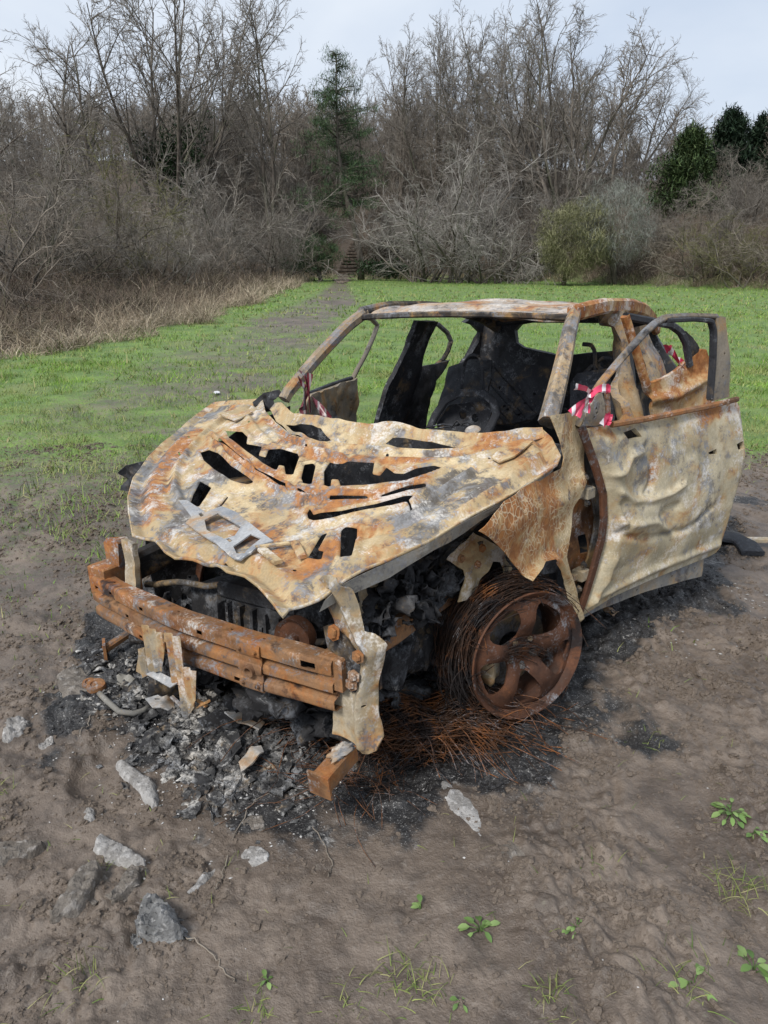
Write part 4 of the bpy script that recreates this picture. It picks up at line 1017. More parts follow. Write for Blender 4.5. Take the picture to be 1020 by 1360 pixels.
# ---- scuttle below the windscreen
CO = [(-0.386,-0.691,0.925),(-0.400,-0.669,0.952),(-0.381,-0.609,0.965),(-0.290,-0.451,0.945),(-0.257,-0.347,0.947),(-0.218,-0.173,0.945),(-0.209,-0.033,0.948),(-0.212,0.067,0.951),(-0.236,0.244,0.951),(-0.271,0.406,0.942),(-0.302,0.499,0.937),(-0.353,0.600,0.942),(-0.416,0.695,0.953),(-0.395,0.715,0.920),(-0.327,0.634,0.899),(-0.256,0.523,0.881),(-0.209,0.441,0.867),(-0.151,0.297,0.854),(-0.122,0.175,0.849),(-0.120,0.054,0.859),(-0.131,-0.109,0.866),(-0.142,-0.256,0.854),(-0.203,-0.410,0.872),(-0.295,-0.568,0.900)]
CH = [[(-0.247,-0.465,0.896),(-0.232,-0.358,0.919),(-0.193,-0.213,0.914),(-0.140,-0.115,0.874),(-0.131,-0.150,0.862),(-0.161,-0.264,0.872),(-0.204,-0.380,0.884)], [(-0.154,0.148,0.884),(-0.181,0.167,0.909),(-0.199,0.220,0.919),(-0.220,0.323,0.917),(-0.233,0.427,0.897),(-0.208,0.375,0.889),(-0.170,0.262,0.881)]]
def cowl(x, y):
    z = .87 + ((-.13 - .42 * y * y) - x)
    return np.stack([x, y, z + fbm(p2(x, y, 7), 3, 77) * .018 + .010 * np.exp(-(polydist(x, y, np.array(CO)) / .02) ** 2)], 1)
sheet('scuttle', xy(CO), [xy(h) for h in CH], cowl, M['hood'], car, .014, .004)
sheet('firewall', [(-.74, .12), (.74, .12), (.74, .88), (-.74, .88)], [], lambda u, v: np.stack([-.50 + fbm(p2(u, v, 5), 3, 5) * .03, u, v], 1), M['soot'], car, .05, .01)

# ---- front wing on the near side
FO = [(0.373,0.835,0.810),(0.298,0.833,0.828),(0.192,0.830,0.850),(0.013,0.829,0.856),(-0.261,0.830,0.849),(-0.289,0.826,0.884),(-0.252,0.814,0.980),(-0.211,0.806,1.048),(-0.440,0.809,1.024),(-0.478,0.819,0.938),(-0.496,0.828,0.863),(-0.466,0.838,0.785),(-0.388,0.848,0.699),(-0.325,0.854,0.647),(-0.276,0.862,0.586),(-0.250,0.869,0.523),(-0.287,0.879,0.443),(-0.338,0.891,0.343),(-0.371,0.901,0.262),(-0.332,0.905,0.228),(-0.249,0.893,0.323),(-0.215,0.882,0.413),(-0.160,0.872,0.502),(-0.105,0.864,0.566),(-0.036,0.862,0.581),(0.034,0.864,0.570),(0.091,0.865,0.556),(0.128,0.859,0.605),(0.178,0.853,0.660),(0.250,0.846,0.719),(0.319,0.839,0.773)]
fp = Plane((0, .86, .6), (0, 1, .12)); FU = fp.uv(FO)
crease = fp.uv([(0.340,0.835,0.812),(0.090,0.840,0.763),(-0.184,0.844,0.734),(-0.430,0.841,0.761)]); arch = fp.uv([(0.091,0.865,0.556),(-0.055,0.863,0.577),(-0.136,0.865,0.555),(-0.234,0.879,0.441),(-0.337,0.902,0.251)])
def fend(u, v):
    d = 0 * v
    dc = linedist(u, v, crease); da = linedist(u, v, arch)
    d = d + .018 * np.exp(-(dc / .05) ** 2) + .026 * np.exp(-(da / .018) ** 2) + fbm(p2(u, v, 6, 3), 4, 91) * .016 + np.abs(fbm(p2(u, v, 7, 1), 2, 93)) * .012
    return d
fender = sheet('front_wing', FU, [fp.uv(h) for h in [[(-0.319,0.888,0.368),(-0.347,0.890,0.351),(-0.334,0.893,0.326),(-0.307,0.890,0.348)]]], fp.lift(fend), M['fender'], car, .0105, .003, 60, {'og': [([(0.294,0.836,0.799),(0.095,0.843,0.739),(-0.051,0.845,0.723)], .16), ([(0.016,0.831,0.844),(-0.168,0.833,0.825)], .08)]})
bk = Plane((0, .70, 0), (.25, 1, 0))
BO = [(0.208,0.648,0.624),(0.155,0.661,0.668),(0.102,0.675,0.694),(0.031,0.692,0.650),(-0.056,0.714,0.584),(-0.107,0.727,0.502),(-0.071,0.718,0.469),(-0.037,0.709,0.547),(0.014,0.696,0.567),(0.052,0.687,0.528),(0.111,0.672,0.462),(0.184,0.654,0.469),(0.162,0.659,0.526),(0.148,0.663,0.574)]
br = sheet('wing_bracket', bk.uv(BO), [], bk.lift(lambda u, v: fbm(p2(u, v, 8), 3, 17) * .05), M['hood'], car, .012, .004)
for p in [(0.217,0.696,0.643),(0.139,0.715,0.598),(0.118,0.720,0.651)]: bolt(br, p, (.3, 1, .2), .010)
bp = Plane((0, .66, 0), (.3, 1, 0))
sheet('inner_wing', bp.uv([(0.516,0.505,0.452),(0.396,0.541,0.522),(0.272,0.579,0.576),(0.123,0.623,0.656),(0.002,0.659,0.708),(-0.222,0.727,0.740),(-0.365,0.769,0.738),(-0.407,0.782,0.388),(-0.194,0.718,0.421),(-0.000,0.660,0.494),(0.141,0.618,0.466),(0.275,0.578,0.440),(0.401,0.540,0.388),(0.462,0.521,0.378)]), [], bp.lift(wob(7, .06, 4)), M['char'], car, .016, .006)

# ---- front rail, crash boxes, bumper beam
ra_ = [(0.586,0.580,0.463),(0.457,0.580,0.456),(0.297,0.580,0.458),(0.118,0.580,0.454),(-0.047,0.580,0.439)]
MB().sweep(np.array(ra_) + rng.normal(0, .003, (5, 3)), rsec(.07, .085)).build('front_rail', M['rustbar'], car)
MB().sweep([(.66, -.56, .47), (.35, -.56, .50), (-.1, -.57, .52)], rsec(.07, .11)).build('front_rail', M['inner'], car)
sheet('inner_wing', [(-.5, .08), (.36, .08), (.42, .5), (.42, .72), (.2, .795), (-.5, .935)], [], lambda u, v: np.stack([u, -.69 + fbm(p2(u, v, 5), 3, 8) * .05, v], 1), M['char'], car, .03, .006)
def shred(mb, c, size, g, crump=.5, flat=0):
    n = 7; u, v = np.meshgrid(np.linspace(-1, 1, n), np.linspace(-1, 1, n)); u, v = u.ravel(), v.ravel(); sd = g.integers(0, 9999)
    w_ = crump * fbm(p2(u, v, 1.6, sd), 3, 7); P = np.stack([u * (1 + .5 * fbm(p2(u, v, 1.1, sd + 3), 2, 1)), v * g.uniform(.35, .9) * (1 + .5 * fbm(p2(u, v, 1.1, sd + 5), 2, 2)), w_], 1) * size / 2
    q = g.normal(size=(3, 3)); q[2] = q[2] * (1 - flat) + np.array([0, 0, 3.0]) * flat; z = q[2] / np.linalg.norm(q[2]); x = q[0] - z * (q[0] @ z); x /= np.linalg.norm(x)
    P = P @ np.stack([x, np.cross(z, x), z]) + np.array(c); th = np.array(z) * .0015
    i = np.arange(n * n).reshape(n, n); Q = np.stack([i[:-1, :-1].ravel(), i[:-1, 1:].ravel(), i[1:, 1:].ravel(), i[1:, :-1].ravel()], 1); b = np.concatenate([i[0, :], i[1:, -1], i[-1, -2::-1], i[-2:0:-1, 0]]); b2 = np.roll(b, -1)
    mb.add(np.vstack([P + th, P - th]), np.vstack([Q, Q[:, ::-1] + n * n, np.stack([b2, b, b + n * n, b2 + n * n], 1)]))
g8 = np.random.default_rng(8)
ash = MB()
for i, p in enumerate([(0.563,0.600,0.516),(0.462,0.600,0.524),(0.362,0.600,0.535),(0.284,0.600,0.540),(0.161,0.600,0.541),(0.056,0.600,0.545),(0.394,0.600,0.600),(0.234,0.600,0.608),(0.479,0.600,0.594)]):
    
    for q in range(9): shred(ash, np.array(p) + g8.normal(0, .03, 3), g8.uniform(.04, .13), g8, .8)
ash.build('ash_crust', M['char'], car, 180)

PROF = np.array([(-.062, .492), (-.004, .496), (.002, .488), (.002, .455), (-.026, .445), (-.026, .432), (.001, .424), (.001, .398), (-.026, .389), (-.026, .376), (.001, .368), (.001, .345), (-.004, .337), (-.04, .335)])
PL = np.concatenate([[0], np.cumsum(np.hypot(*np.diff(PROF, axis=0).T))])
def zv(z): return np.interp(-z, -PROF[1:, 1], PL[1:])
def beam_x(y): return .805 - .055 * (np.abs(y) / .59) ** 2 + .0297 * y
def beam_lift(u, v):
    dx = np.interp(v, PL, PROF[:, 0]); z = np.interp(v, PL, PROF[:, 1])
    return np.stack([beam_x(u) + dx + fbm(p2(u, v, 5), 2, 3) * .006, u, z + fbm(p2(u, v, 3), 2, 4) * .006], 1)
bh = [rect(y, zv(z), w_, h_) for y, z, w_, h_ in ((.515, .472, .05, .022), (.44, .438, .042, .020), (.50, .382, .045, .020), (.42, .382, .038, .018), (.09, .474, .024, .014), (-.22, .472, .022, .013), (-.33, .41, .022, .014), (-.43, .472, .02, .012), (.24, .355, .028, .014), (-.10, .355, .022, .012), (-.25, .355, .02, .012), (-.50, .38, .03, .016), (-.54, .46, .03, .018))]
for y in (-.45, -.28, -.05, .2, .33): bh.append(circ(y, .03, .006, 8))
beam = sheet('bumper_beam', [(-.595, 0), (.592, 0), (.592, PL[-1]), (-.595, PL[-1])], bh, beam_lift, M['rustbar'], car, .0058, .003, 28)
ys = np.linspace(-.59, .588, 15)
MB().sweep(np.stack([beam_x(ys) - .060, ys, np.full(15, .415)], 1), rsec(.006, .15)).build('back_plate', M['soot'], beam)
tp = sheet('tow_plate', [(.255, zv(.492)), (.345, zv(.492)), (.345, PL[-1] - .01), (.255, PL[-1] - .01)], [circ(.302, zv(.408), .014, 14)],
    lambda u, v: np.stack([beam_x(u) + np.maximum(np.interp(v, PL, PROF[:, 0]), -.006) + .006, u, np.interp(v, PL, PROF[:, 1])], 1), M['rustbar'], beam, .012, .004)
MB().lathe([(.013, -.05), (.013, .022), (.019, .022), (.019, -.05)], (float(beam_x(.302)), .302, .408), (1, .05, -.1), 20).build('tow_socket', M['rustbar'], tp)
for y, z in ((.27, .475), (.33, .475), (.27, .36), (.33, .36)): bolt(tp, (float(beam_x(y)) + .008, y, z), (1, 0, 0), .007)
MB().box((.70, .575, .455), (.13, .085, .105), (1, .05, 0), ch=.12).box((.64, .585, .455), (.012, .16, .17), (1, 0, 0)).build('crash_box', M['rustbar'], car)
MB().box((.67, -.555, .475), (.13, .10, .12), (1, 0, 0), ch=.12).box((.60, -.56, .50), (.012, .15, .18), (1, 0, 0)).build('crash_box', M['rustbar'], car)
MB().box((.645, -.53, .575), (.06, .07, .10), (1, .1, 0), ch=.3, jit=.006).build('lamp_bracket', M['rustbar'], car)

# near-side radiator support leg
lp = fit_plane([(.72, .5, .7), (.72, .6, .74), (.72, .7, .5), (.74, .6, .2)], (1, 0, 0))
LO = lp.uv([(0.715,0.503,0.701),(0.713,0.535,0.731),(0.712,0.565,0.744),(0.712,0.596,0.744),(0.714,0.609,0.722),(0.715,0.622,0.699),(0.718,0.642,0.650),(0.721,0.668,0.592),(0.722,0.691,0.580),(0.723,0.708,0.569),(0.724,0.723,0.549),(0.726,0.718,0.516),(0.728,0.713,0.485),(0.730,0.705,0.443),(0.733,0.700,0.400),(0.737,0.705,0.326),(0.741,0.713,0.264),(0.743,0.710,0.234),(0.744,0.683,0.214),(0.745,0.659,0.205),(0.743,0.629,0.226),(0.743,0.593,0.232),(0.743,0.553,0.235),(0.738,0.558,0.312),(0.734,0.565,0.385),(0.730,0.572,0.450),(0.727,0.590,0.506),(0.724,0.585,0.547),(0.721,0.570,0.598),(0.719,0.543,0.640),(0.717,0.533,0.672),(0.716,0.511,0.683)])
ridge = lp.uv([(0.714,0.588,0.718),(0.719,0.626,0.637),(0.723,0.670,0.570),(0.725,0.695,0.532),(0.729,0.680,0.458),(0.736,0.658,0.357),(0.743,0.662,0.238)]); rim_ = lp.uv([(0.715,0.622,0.699),(0.721,0.668,0.592),(0.724,0.723,0.549),(0.733,0.700,0.400),(0.741,0.713,0.264)])
def legd(u, v):
    return .030 * np.exp(-(linedist(u, v, ridge) / .018) ** 2) - .03 * np.exp(-(linedist(u, v, rim_) / .014) ** 2) + fbm(p2(u, v, 9), 3, 41) * .016
leg = sheet('radiator_support', LO, [circ(*lp.uv([p])[0], .005, 8) for p in [(0.715,0.555,0.693),(0.730,0.637,0.455),(0.735,0.679,0.374),(0.750,0.600,0.113),(0.739,0.594,0.299)][:3]], lp.lift(legd), M['bracket'], car, .009, .006, 50)
sheet('mount_plate', lp.uv([(0.737,0.543,0.584),(0.736,0.571,0.600),(0.738,0.629,0.570),(0.740,0.655,0.532),(0.744,0.670,0.472),(0.747,0.664,0.410),(0.748,0.627,0.403),(0.746,0.600,0.442),(0.742,0.596,0.506),(0.741,0.558,0.518)]), [], lp.lift(lambda u, v: .012 + fbm(p2(u, v, 9), 2, 2) * .01), M['char'], leg, .012, .006)
for p in [(0.757,0.595,0.583),(0.756,0.597,0.593),(0.760,0.680,0.539),(0.765,0.656,0.448),(0.763,0.664,0.475)]: bolt(leg, p, (1, .1, .1), .013)
MB().box((.79, .60, .17), (.15, .055, .06), (1, .05, -.12), ch=.15).box((.868, .604, .160), (.008, .075, .08), (1, .05, -.12)).build('lower_crash_box', M['rustbar'], car)
blob(am := MB(), (.76, .60, .206), (.09, .05, .02), .8, 3, 3); am.build('ash_cap', M['latch'], car, 180)
# far-side support
rp_ = fit_plane([(.70, -.5, .7), (.70, -.6, .7), (.70, -.55, .4)], (1, 0, 0))
sheet('radiator_support', rp_.uv([(0.660,-0.424,0.659),(0.660,-0.356,0.654),(0.660,-0.359,0.561),(0.660,-0.367,0.440),(0.660,-0.391,0.305),(0.660,-0.434,0.313),(0.660,-0.425,0.457),(0.660,-0.419,0.563)]), [], rp_.lift(wob(8, .02)), M['bracket'], car, .014, .02)
wq = Plane((.10, 0, 0), (1, 0, 0)); wq2 = Plane((-.5, 0, 0), (1, 0, 0))
sheet('wing_scrap', wq.uv([(0.100,-1.223,0.673),(0.100,-1.167,0.713),(0.100,-1.072,0.735),(0.100,-1.082,0.638),(0.100,-1.162,0.583),(0.100,-1.230,0.588),(0.100,-1.196,0.638)]), [], wq.lift(wob(14, .06, 4)), M['soot'], car, .012, .006)
sheet('wing_scrap', wq2.uv([(-0.500,-0.921,0.936),(-0.500,-0.836,0.988),(-0.500,-0.736,1.008),(-0.500,-0.723,0.987),(-0.500,-0.777,0.953),(-0.500,-0.762,0.905),(-0.500,-0.847,0.887)]), [], wq2.lift(wob(14, .06, 5)), M['soot'], car, .012, .006)

# number plate bracket hanging on the beam
nb = bpy.data.objects.new('number_plate_bracket', None); COL.objects.link(nb); nb.parent = car
nq = Plane((.835, 0, 0), (1, 0, 0))
for P in ([(0.835,-0.124,0.471),(0.835,-0.075,0.464),(0.835,-0.031,0.460),(0.835,-0.040,0.392),(0.835,-0.054,0.321),(0.835,-0.120,0.295),(0.835,-0.145,0.331),(0.835,-0.135,0.399)], [(0.840,-0.008,0.473),(0.840,0.035,0.469),(0.840,0.064,0.474),(0.840,0.062,0.402),(0.840,0.054,0.313),(0.840,0.029,0.294),(0.840,-0.013,0.283),(0.840,-0.014,0.380)], [(0.835,0.054,0.370),(0.835,0.082,0.368),(0.835,0.107,0.365),(0.835,0.102,0.317),(0.835,0.097,0.261),(0.835,0.047,0.176),(0.835,0.007,0.179),(0.835,0.012,0.233),(0.835,0.018,0.288),(0.835,0.051,0.309)],
          [(0.830,-0.176,0.365),(0.830,-0.132,0.383),(0.830,-0.138,0.276),(0.830,-0.174,0.259),(0.830,-0.194,0.279)], [(0.845,-0.025,0.466),(0.845,0.004,0.465),(0.845,-0.001,0.440),(0.845,-0.031,0.437)]):
    U = nq.uv(P); c = U.mean(0)
    sheet('bracket_strap', U, [], nq.lift(lambda u, v, c=c: .005 * np.cos((u - c[0]) * 190) + fbm(p2(u, v, 3), 2, 7) * .004 + .03), M['bracket'], nb, .007, .004)
zq = Plane((.86, 0, .30), (.35, 0, .94), (1, 0, 0))
U = zq.uv([(0.857,-0.127,0.241),(0.833,-0.116,0.250),(0.835,0.012,0.249),(0.864,0.000,0.238)]); sheet('plate_tab', U, [], zq.lift(wob(9, .006)), M['latch'], nb, .01, .004)
for a_, b_ in (([(0.840,-0.127,0.290),(0.840,-0.129,0.238)], .006), ([(0.840,0.020,0.181),(0.840,0.126,0.254)], .01), ([(0.840,0.074,0.242),(0.840,0.116,0.234)], .006), ([(0.840,-0.057,0.212),(0.840,0.013,0.181)], .007)):
    MB().sweep(a_, rsec(b_ * 2, .008)).build('bracket_wire', M['bracket'], nb)

# ---- what is left in the engine bay
eng = MB()
for i, (p, s_) in enumerate((([(0.420,0.161,0.352)], (.34, .30, .30)), ([(0.420,0.277,0.425)], (.2, .16, .2)), ([(0.450,0.079,0.277)], (.16, .22, .14)))):
    blob(eng, p[0], s_, .18, 2.5, i, 36, .5)
for k in range(7): eng.box((.56, .02 + .05 * k, .30), (.05, .014, .2), (1, .1, 0), jit=.01)
eo = eng.build('engine', M['char'], car, 40)
bl = MB().box((.44, .10, .40), (.26, .30, .16), (1, .05, .05), ch=.12, jit=.006).box((.50, .10, .50), (.16, .34, .06), (1, .05, .05), ch=.3).box((.47, -.16, .36), (.2, .16, .22), (1, -.1, 0), ch=.3, jit=.008)
for k in range(5): bl.box((.585, -.02 + .06 * k, .40), (.03, .012, .13), (1, .05, .05))
bl.build('cylinder_block', M['char'], eo, 40)
for (y_, z_, r_) in ((.30, .42, .07), (.30, .28, .05), (.16, .27, .045)): MB().lathe([(0, .03), (r_ * .3, .03), (r_ * .35, .012), (r_ * .8, .012), (r_, .022), (r_, -.022), (r_ * .8, -.012), (0, -.012)], (.60, y_, z_), (1, .1, .1), 24).build('pulley', M['rim'], eo)
for P in ([(.62, -.42, .46), (.60, -.2, .50), (.56, .0, .52), (.52, .2, .54)], [(.60, -.36, .36), (.64, -.1, .33), (.62, .2, .36), (.55, .42, .42)], [(.4, -.4, .52), (.5, -.25, .56), (.5, -.05, .57)]): MB().tube(bezr(P, 14) + rng.normal(0, .004, (14, 3)), .012, 8).build('pipe', M['inner'], eo, 180)
bay = MB()
for i in range(110):
    c = (rng.uniform(-.3, .70), rng.uniform(-.56, .52), rng.uniform(.06, .26)); s_ = rng.uniform(.03, .12)
    blob(bay, c, (s_, s_ * rng.uniform(.5, 2.3), s_ * rng.uniform(.4, 1.1)), 1.1, 2.6, i + 20, 14, .9)
for i, p in enumerate([(0.400,-0.059,0.380),(0.400,-0.111,0.272),(0.400,-0.007,0.331),(0.400,-0.057,0.223),(0.400,-0.140,0.200),(0.400,-0.187,0.154)]): blob(bay, p, (.13, .13, .16), 1.1, 3.2, i + 100, 26, .9)
for i in range(150): shred(bay, (g8.uniform(-.3, .68), g8.uniform(-.55, .52), g8.uniform(.12, .36)), g8.uniform(.04, .18), g8, .8)
bay.build('melted_debris', M['char'], car, 180)
for i in range(3):
    P = np.array([(0.380,-0.258,0.401),(0.380,-0.185,0.392),(0.380,-0.096,0.394),(0.380,-0.008,0.420),(0.380,0.041,0.456)])[:, :] + np.array([0, 0, .012 * i]); MB().tube(P, .008 + .002 * i, 6).build('hose', M['soot'], car, 180)
for P in ([(0.450,0.033,0.590),(0.450,-0.103,0.465),(0.450,-0.239,0.309),(0.450,-0.379,0.184)], [(0.500,0.112,0.489),(0.500,0.004,0.551),(0.500,0.138,0.628)], [(0.400,0.151,0.430),(0.400,0.226,0.505),(0.400,0.179,0.552)]): MB().tube(np.array(P) + rng.normal(0, .01, (len(P), 3)), .0025, 4).build('wire', M['rim'], car, 180)
MB().lathe([(0, .09), (.025, .09), (.03, .07), (.022, .06), (.03, .045), (.04, .03), (.032, .0), (.05, -.03)], [(0.482,0.520,0.551)][0], (0, .1, 1), 14).build('strut_top', M['bracket'], car)
MB().lathe([(0, .03), (.10, .03), (.14, .0), (.15, -.08), (.10, -.16)], (.02, .55, .66), (0, .1, 1), 20).build('strut_tower', M['inner'], car)
MB().lathe([(0, .03), (.10, .03), (.14, .0), (.15, -.08), (.10, -.16)], (.02, -.55, .66), (0, -.1, 1), 20).build('strut_tower', M['inner'], car)
MB().box((.30, 0, .16), (.5, .9, .05), jit=.01).box((-.05, 0, .22), (.12, 1.1, .08)).build('subframe', M['soot'], car)
lob = MB()
for i, p in enumerate([(0.285,0.520,0.301),(0.378,0.520,0.288),(0.188,0.520,0.271),(0.030,0.520,0.214)]): blob(lob, p, (.14, .10, .16), .5, 2.4, i + 60, 18, .6)
lob.build('suspension_arm', M['char'], car, 180)

# ---- wheels: rusted rim, spokes, hub, the bare tyre wires of the near front one
WA = R(28)
WC = np.array([(0.050,0.872,0.257)][0]); WN = np.array([math.sin(WA), math.cos(WA), .03]); WN /= np.linalg.norm(WN)
WE = np.array([math.cos(WA), -math.sin(WA), 0]); WU = np.cross(WN, WE); WU = WU if WU[2] > 0 else -WU
RR = .233
def wheel(C, Nn, Eh, name='wheel'):
    Uu = np.cross(Nn, Eh); Uu = Uu if Uu[2] > 0 else -Uu
    w_ = MB()
    w_.lathe([(RR - .010, -.004), (RR, .004), (RR + .003, -.002), (RR - .004, -.012), (RR - .018, -.016), (RR - .026, -.040), (RR - .042, -.055), (RR - .046, -.12), (RR - .03, -.17), (RR - .008, -.185), (RR, -.19), (RR + .002, -.198), (RR - .006, -.198),
             (RR - .014, -.19), (RR - .036, -.175), (RR - .054, -.12), (RR - .05, -.06), (RR - .033, -.045), (RR - .024, -.020), (RR - .010, -.004)], C, Nn, 64, Eh)
    wo = w_.build(name, M['rim'], car, 40)
    holes = []
    for k in range(5):
        a0 = math.radians(90 + 36 + 72 * k); h = []
        for r_, wd in ((.074, .20), (.100, .36), (.140, .43), (.176, .42), (.194, .28)): h.append((r_ * math.cos(a0 - wd), r_ * math.sin(a0 - wd)))
        for r_, wd in ((.194, .28), (.176, .42), (.140, .43), (.100, .36), (.074, .20)): h.append((r_ * math.cos(a0 + wd), r_ * math.sin(a0 + wd)))
        holes.append(smooth_poly(h, 1))
    holes.append(circ(0, 0, .030, 20))
    def dl(u, v):
        r_ = np.hypot(u, v); a = np.arctan2(v, u)
        s_ = np.cos((a - math.pi / 2) * 5)                      # +1 on a spoke
        h = np.interp(r_, [0, .035, .055, .08, .13, .18, .205, .212], [-.055, -.055, -.050, -.035, -.022, -.024, -.03, -.05]) + .014 * s_ * np.exp(-((r_ - .13) / .06) ** 2)
        return C + u[:, None] * Eh + v[:, None] * Uu + h[:, None] * Nn
    sheet('spokes', circ(0, 0, .210, 56), holes, dl, M['rim'], wo, .008, .010, 45)
    for k in range(5):
        a = math.radians(54 + 72 * k); bolt(wo, C + (Eh * math.cos(a) + Uu * math.sin(a)) * .054 - Nn * .046, Nn, .012, 'inner', 'wheel_nut')
    MB().lathe([(0, -.075), (.022, -.075), (.026, -.05), (.030, -.052), (.036, -.05), (.036, -.09)], C, Nn, 20, Eh).lathe([(0, -.052), (.010, -.052), (.012, -.065), (.02, -.075)], C, Nn, 6, Eh).build('hub', M['rim'], wo)
    MB().lathe([(.05, -.11), (.15, -.11), (.15, -.13), (.05, -.13)], C, Nn, 32, Eh).build('brake_disc', M['inner'], wo)
    cal = MB(); blob(cal, C + Eh * .10 - Uu * .045 - Nn * .095, (.07, .06, .13), .3, 2, 3, 20, .6); cal.build('brake_caliper', M['bracket'], wo, 60)
    return wo
wh = wheel(WC, WN, WE)
for (x, y, sgn) in ((.0, -.80, -1), (-2.5, .78, 1), (-2.5, -.78, -1)): wheel(np.array([x, y, .22]), np.array([0, sgn, 0.]), np.array([1., 0, 0]))
g4 = np.random.default_rng(44)
nw = 480; K = 12; pol = np.zeros((nw, K, 3)); tt_ = np.linspace(0, 1, K)
for i in range(nw):
    lay = g4.random(); a0 = math.radians(g4.uniform(-80, 30)); a1 = math.radians(g4.uniform(60, 140)) if lay < .8 else a0 + g4.uniform(.5, 1.2)
    a = a0 + (a1 - a0) * tt_; r_ = RR - .03 + .07 * g4.random() ** 2.5 + .035 * np.sin(tt_ * math.pi * g4.uniform(.6, 2.2)) * g4.random(); h = g4.uniform(-.19, -.03) + g4.normal(0, .07) * (tt_ - .5)
    h = h - .03 * np.sin(tt_ * 3 + g4.uniform(0, 6)) * g4.random()
    pol[i] = WC + (np.cos(a) * r_)[:, None] * WE + (np.sin(a) * r_)[:, None] * WU + h[:, None] * WN + g4.normal(0, .0012, (K, 3))
V, Qd = tubes(pol, np.full((nw, K), .0016), 3); tw = MB().add(V, Qd)
nl = 130; pol = np.zeros((nl, K, 3))                               # slack loops sagging off the barrel towards the ground
for i in range(nl):
    a0 = math.radians(g4.uniform(-70, 110)); a = a0 + g4.uniform(.5, 1.5) * tt_ * g4.choice((-1, 1)); bl_ = np.sin(tt_ * math.pi) * g4.uniform(.01, .09)
    r_ = RR - .01 + bl_; h = g4.uniform(-.19, -.04) + g4.normal(0, .09) * (tt_ - .5) * 2 + g4.normal(0, .012, K).cumsum() * .5
    q_ = WC + (np.cos(a) * r_)[:, None] * WE + (np.sin(a) * r_)[:, None] * WU + h[:, None] * WN - np.array([0, 0, 1.0]) * (bl_ * g4.uniform(0, 1.2))[:, None]; q_[:, 2] = np.maximum(q_[:, 2], .005); pol[i] = q_
V, Qd = tubes(pol, np.full((nl, K), .0015), 3); tw.add(V, Qd)
ns = 26; pol = np.zeros((ns, 7, 3))                                # frayed ends sticking out over the rim
for i in range(ns):
    p0 = WC + WE * g4.uniform(.06, .19) + WU * g4.uniform(.0, .05) - WN * .02; d = -WE * g4.uniform(.1, .2) + WU * g4.normal(0, .02) + WN * g4.uniform(.0, .03)
    s_ = np.linspace(0, 1, 7); pol[i] = p0 + d * s_[:, None] + np.array([0, 0, -.03]) * (s_ ** 2)[:, None] + WU * .02 * np.sin(3 * s_)[:, None]
V, Qd = tubes(pol, np.full((ns, 7), .0016), 3); tw.add(V, Qd)
M['wire2'] = burnt('rusty_heap_wire', 22, base=((.05, .032, .022), (.13, .062, .032)), orange=.57, rust=.6, grey=.58, white=.8, soot=.55, scale=2.0, gold=(.20, .08, .03))
M['wire'] = burnt('rusty_wire', 21, base=((.022, .015, .012), (.066, .030, .015)), orange=.64, rust=.64, grey=.66, white=.85, soot=.5, scale=2.0, gold=(.075, .032, .015))
two = kind(tw.build('tyre_wires', M['wire'], wh, 180), 'stuff')

# ---- body shell
def strut(name, path, sec, mat, parent=car, up=(0, 1, 0)): return MB().sweep(path, sec, up=up).build(name, M[mat], parent, 40)
A_L = [(-.49, .69, .965), (-.52, .685, 1.0), (-.72, .645, 1.155), (-.90, .60, 1.285), (-1.03, .57, 1.352)]
A_R = [(x, -y, z) for x, y, z in A_L]
pL = MB().sweep(bezr(A_L), rsec(.078, .068, .4), up=(0, 1, 0), scale=np.linspace(1.2, .78, 14)).build('a_pillar', M['pillar'], car, 40); pR = strut('a_pillar', bezr(A_R), rsec(.055, .055), 'pillar')
RL = [(-1.0, .57, 1.345), (-1.3, .60, 1.362), (-1.7, .60, 1.345), (-2.05, .575, 1.305), (-2.3, .545, 1.25), (-2.5, .53, 1.17)]
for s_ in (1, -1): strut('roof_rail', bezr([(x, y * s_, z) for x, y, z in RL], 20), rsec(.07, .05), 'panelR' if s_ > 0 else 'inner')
def roof_lift(u, v):
    zc = np.interp(u, [-2.6, -2.45, -2.2, -1.8, -1.4, -1.12, -1.0, -.96], [1.21, 1.25, 1.315, 1.375, 1.402, 1.395, 1.372, 1.352])
    z = zc - .05 * (np.abs(v) / .6) ** 2.2 - .012 * np.exp(-(((u + 1.25) / .12) ** 2 + ((v - .2) / .2) ** 2)) + fbm(p2(u, v, 3.5), 3, 55) * .016
    z = z + .010 * np.cos(np.clip(np.abs(v) - .5, -.04, .04) / .04 * math.pi)
    return np.stack([u, v, z], 1)
rf = sheet('roof', [(-.965, -.45), (-.955, 0), (-.965, .45), (-1.0, .575), (-1.4, .605), (-1.9, .6), (-2.3, .56), (-2.5, .50), (-2.52, 0), (-2.5, -.5), (-2.3, -.56), (-1.9, -.6), (-1.4, -.605), (-1.0, -.575)], [], roof_lift, M['roof'], car, .022, .004, 60)
MB().lathe([(0, .018), (.018, .018), (.022, .006), (.03, 0)], (-1.55, .10, 1.40), (0, 0, 1), 10).build('aerial_base', M['soot'], rf)
ys = np.linspace(-.57, .57, 13)
strut('windscreen_header', np.stack([-.985 - .035 * (np.abs(ys) / .57) ** 2, ys, 1.345 - .018 * (np.abs(ys) / .57) ** 2], 1), rsec(.09, .03), 'inner', up=(0, 0, 1))
strut('header_lip', np.stack([-.952 - .040 * (np.abs(ys) / .57) ** 2, ys, 1.352 - .020 * (np.abs(ys) / .57) ** 2], 1), rsec(.012, .022), 'roof', up=(0, 0, 1))
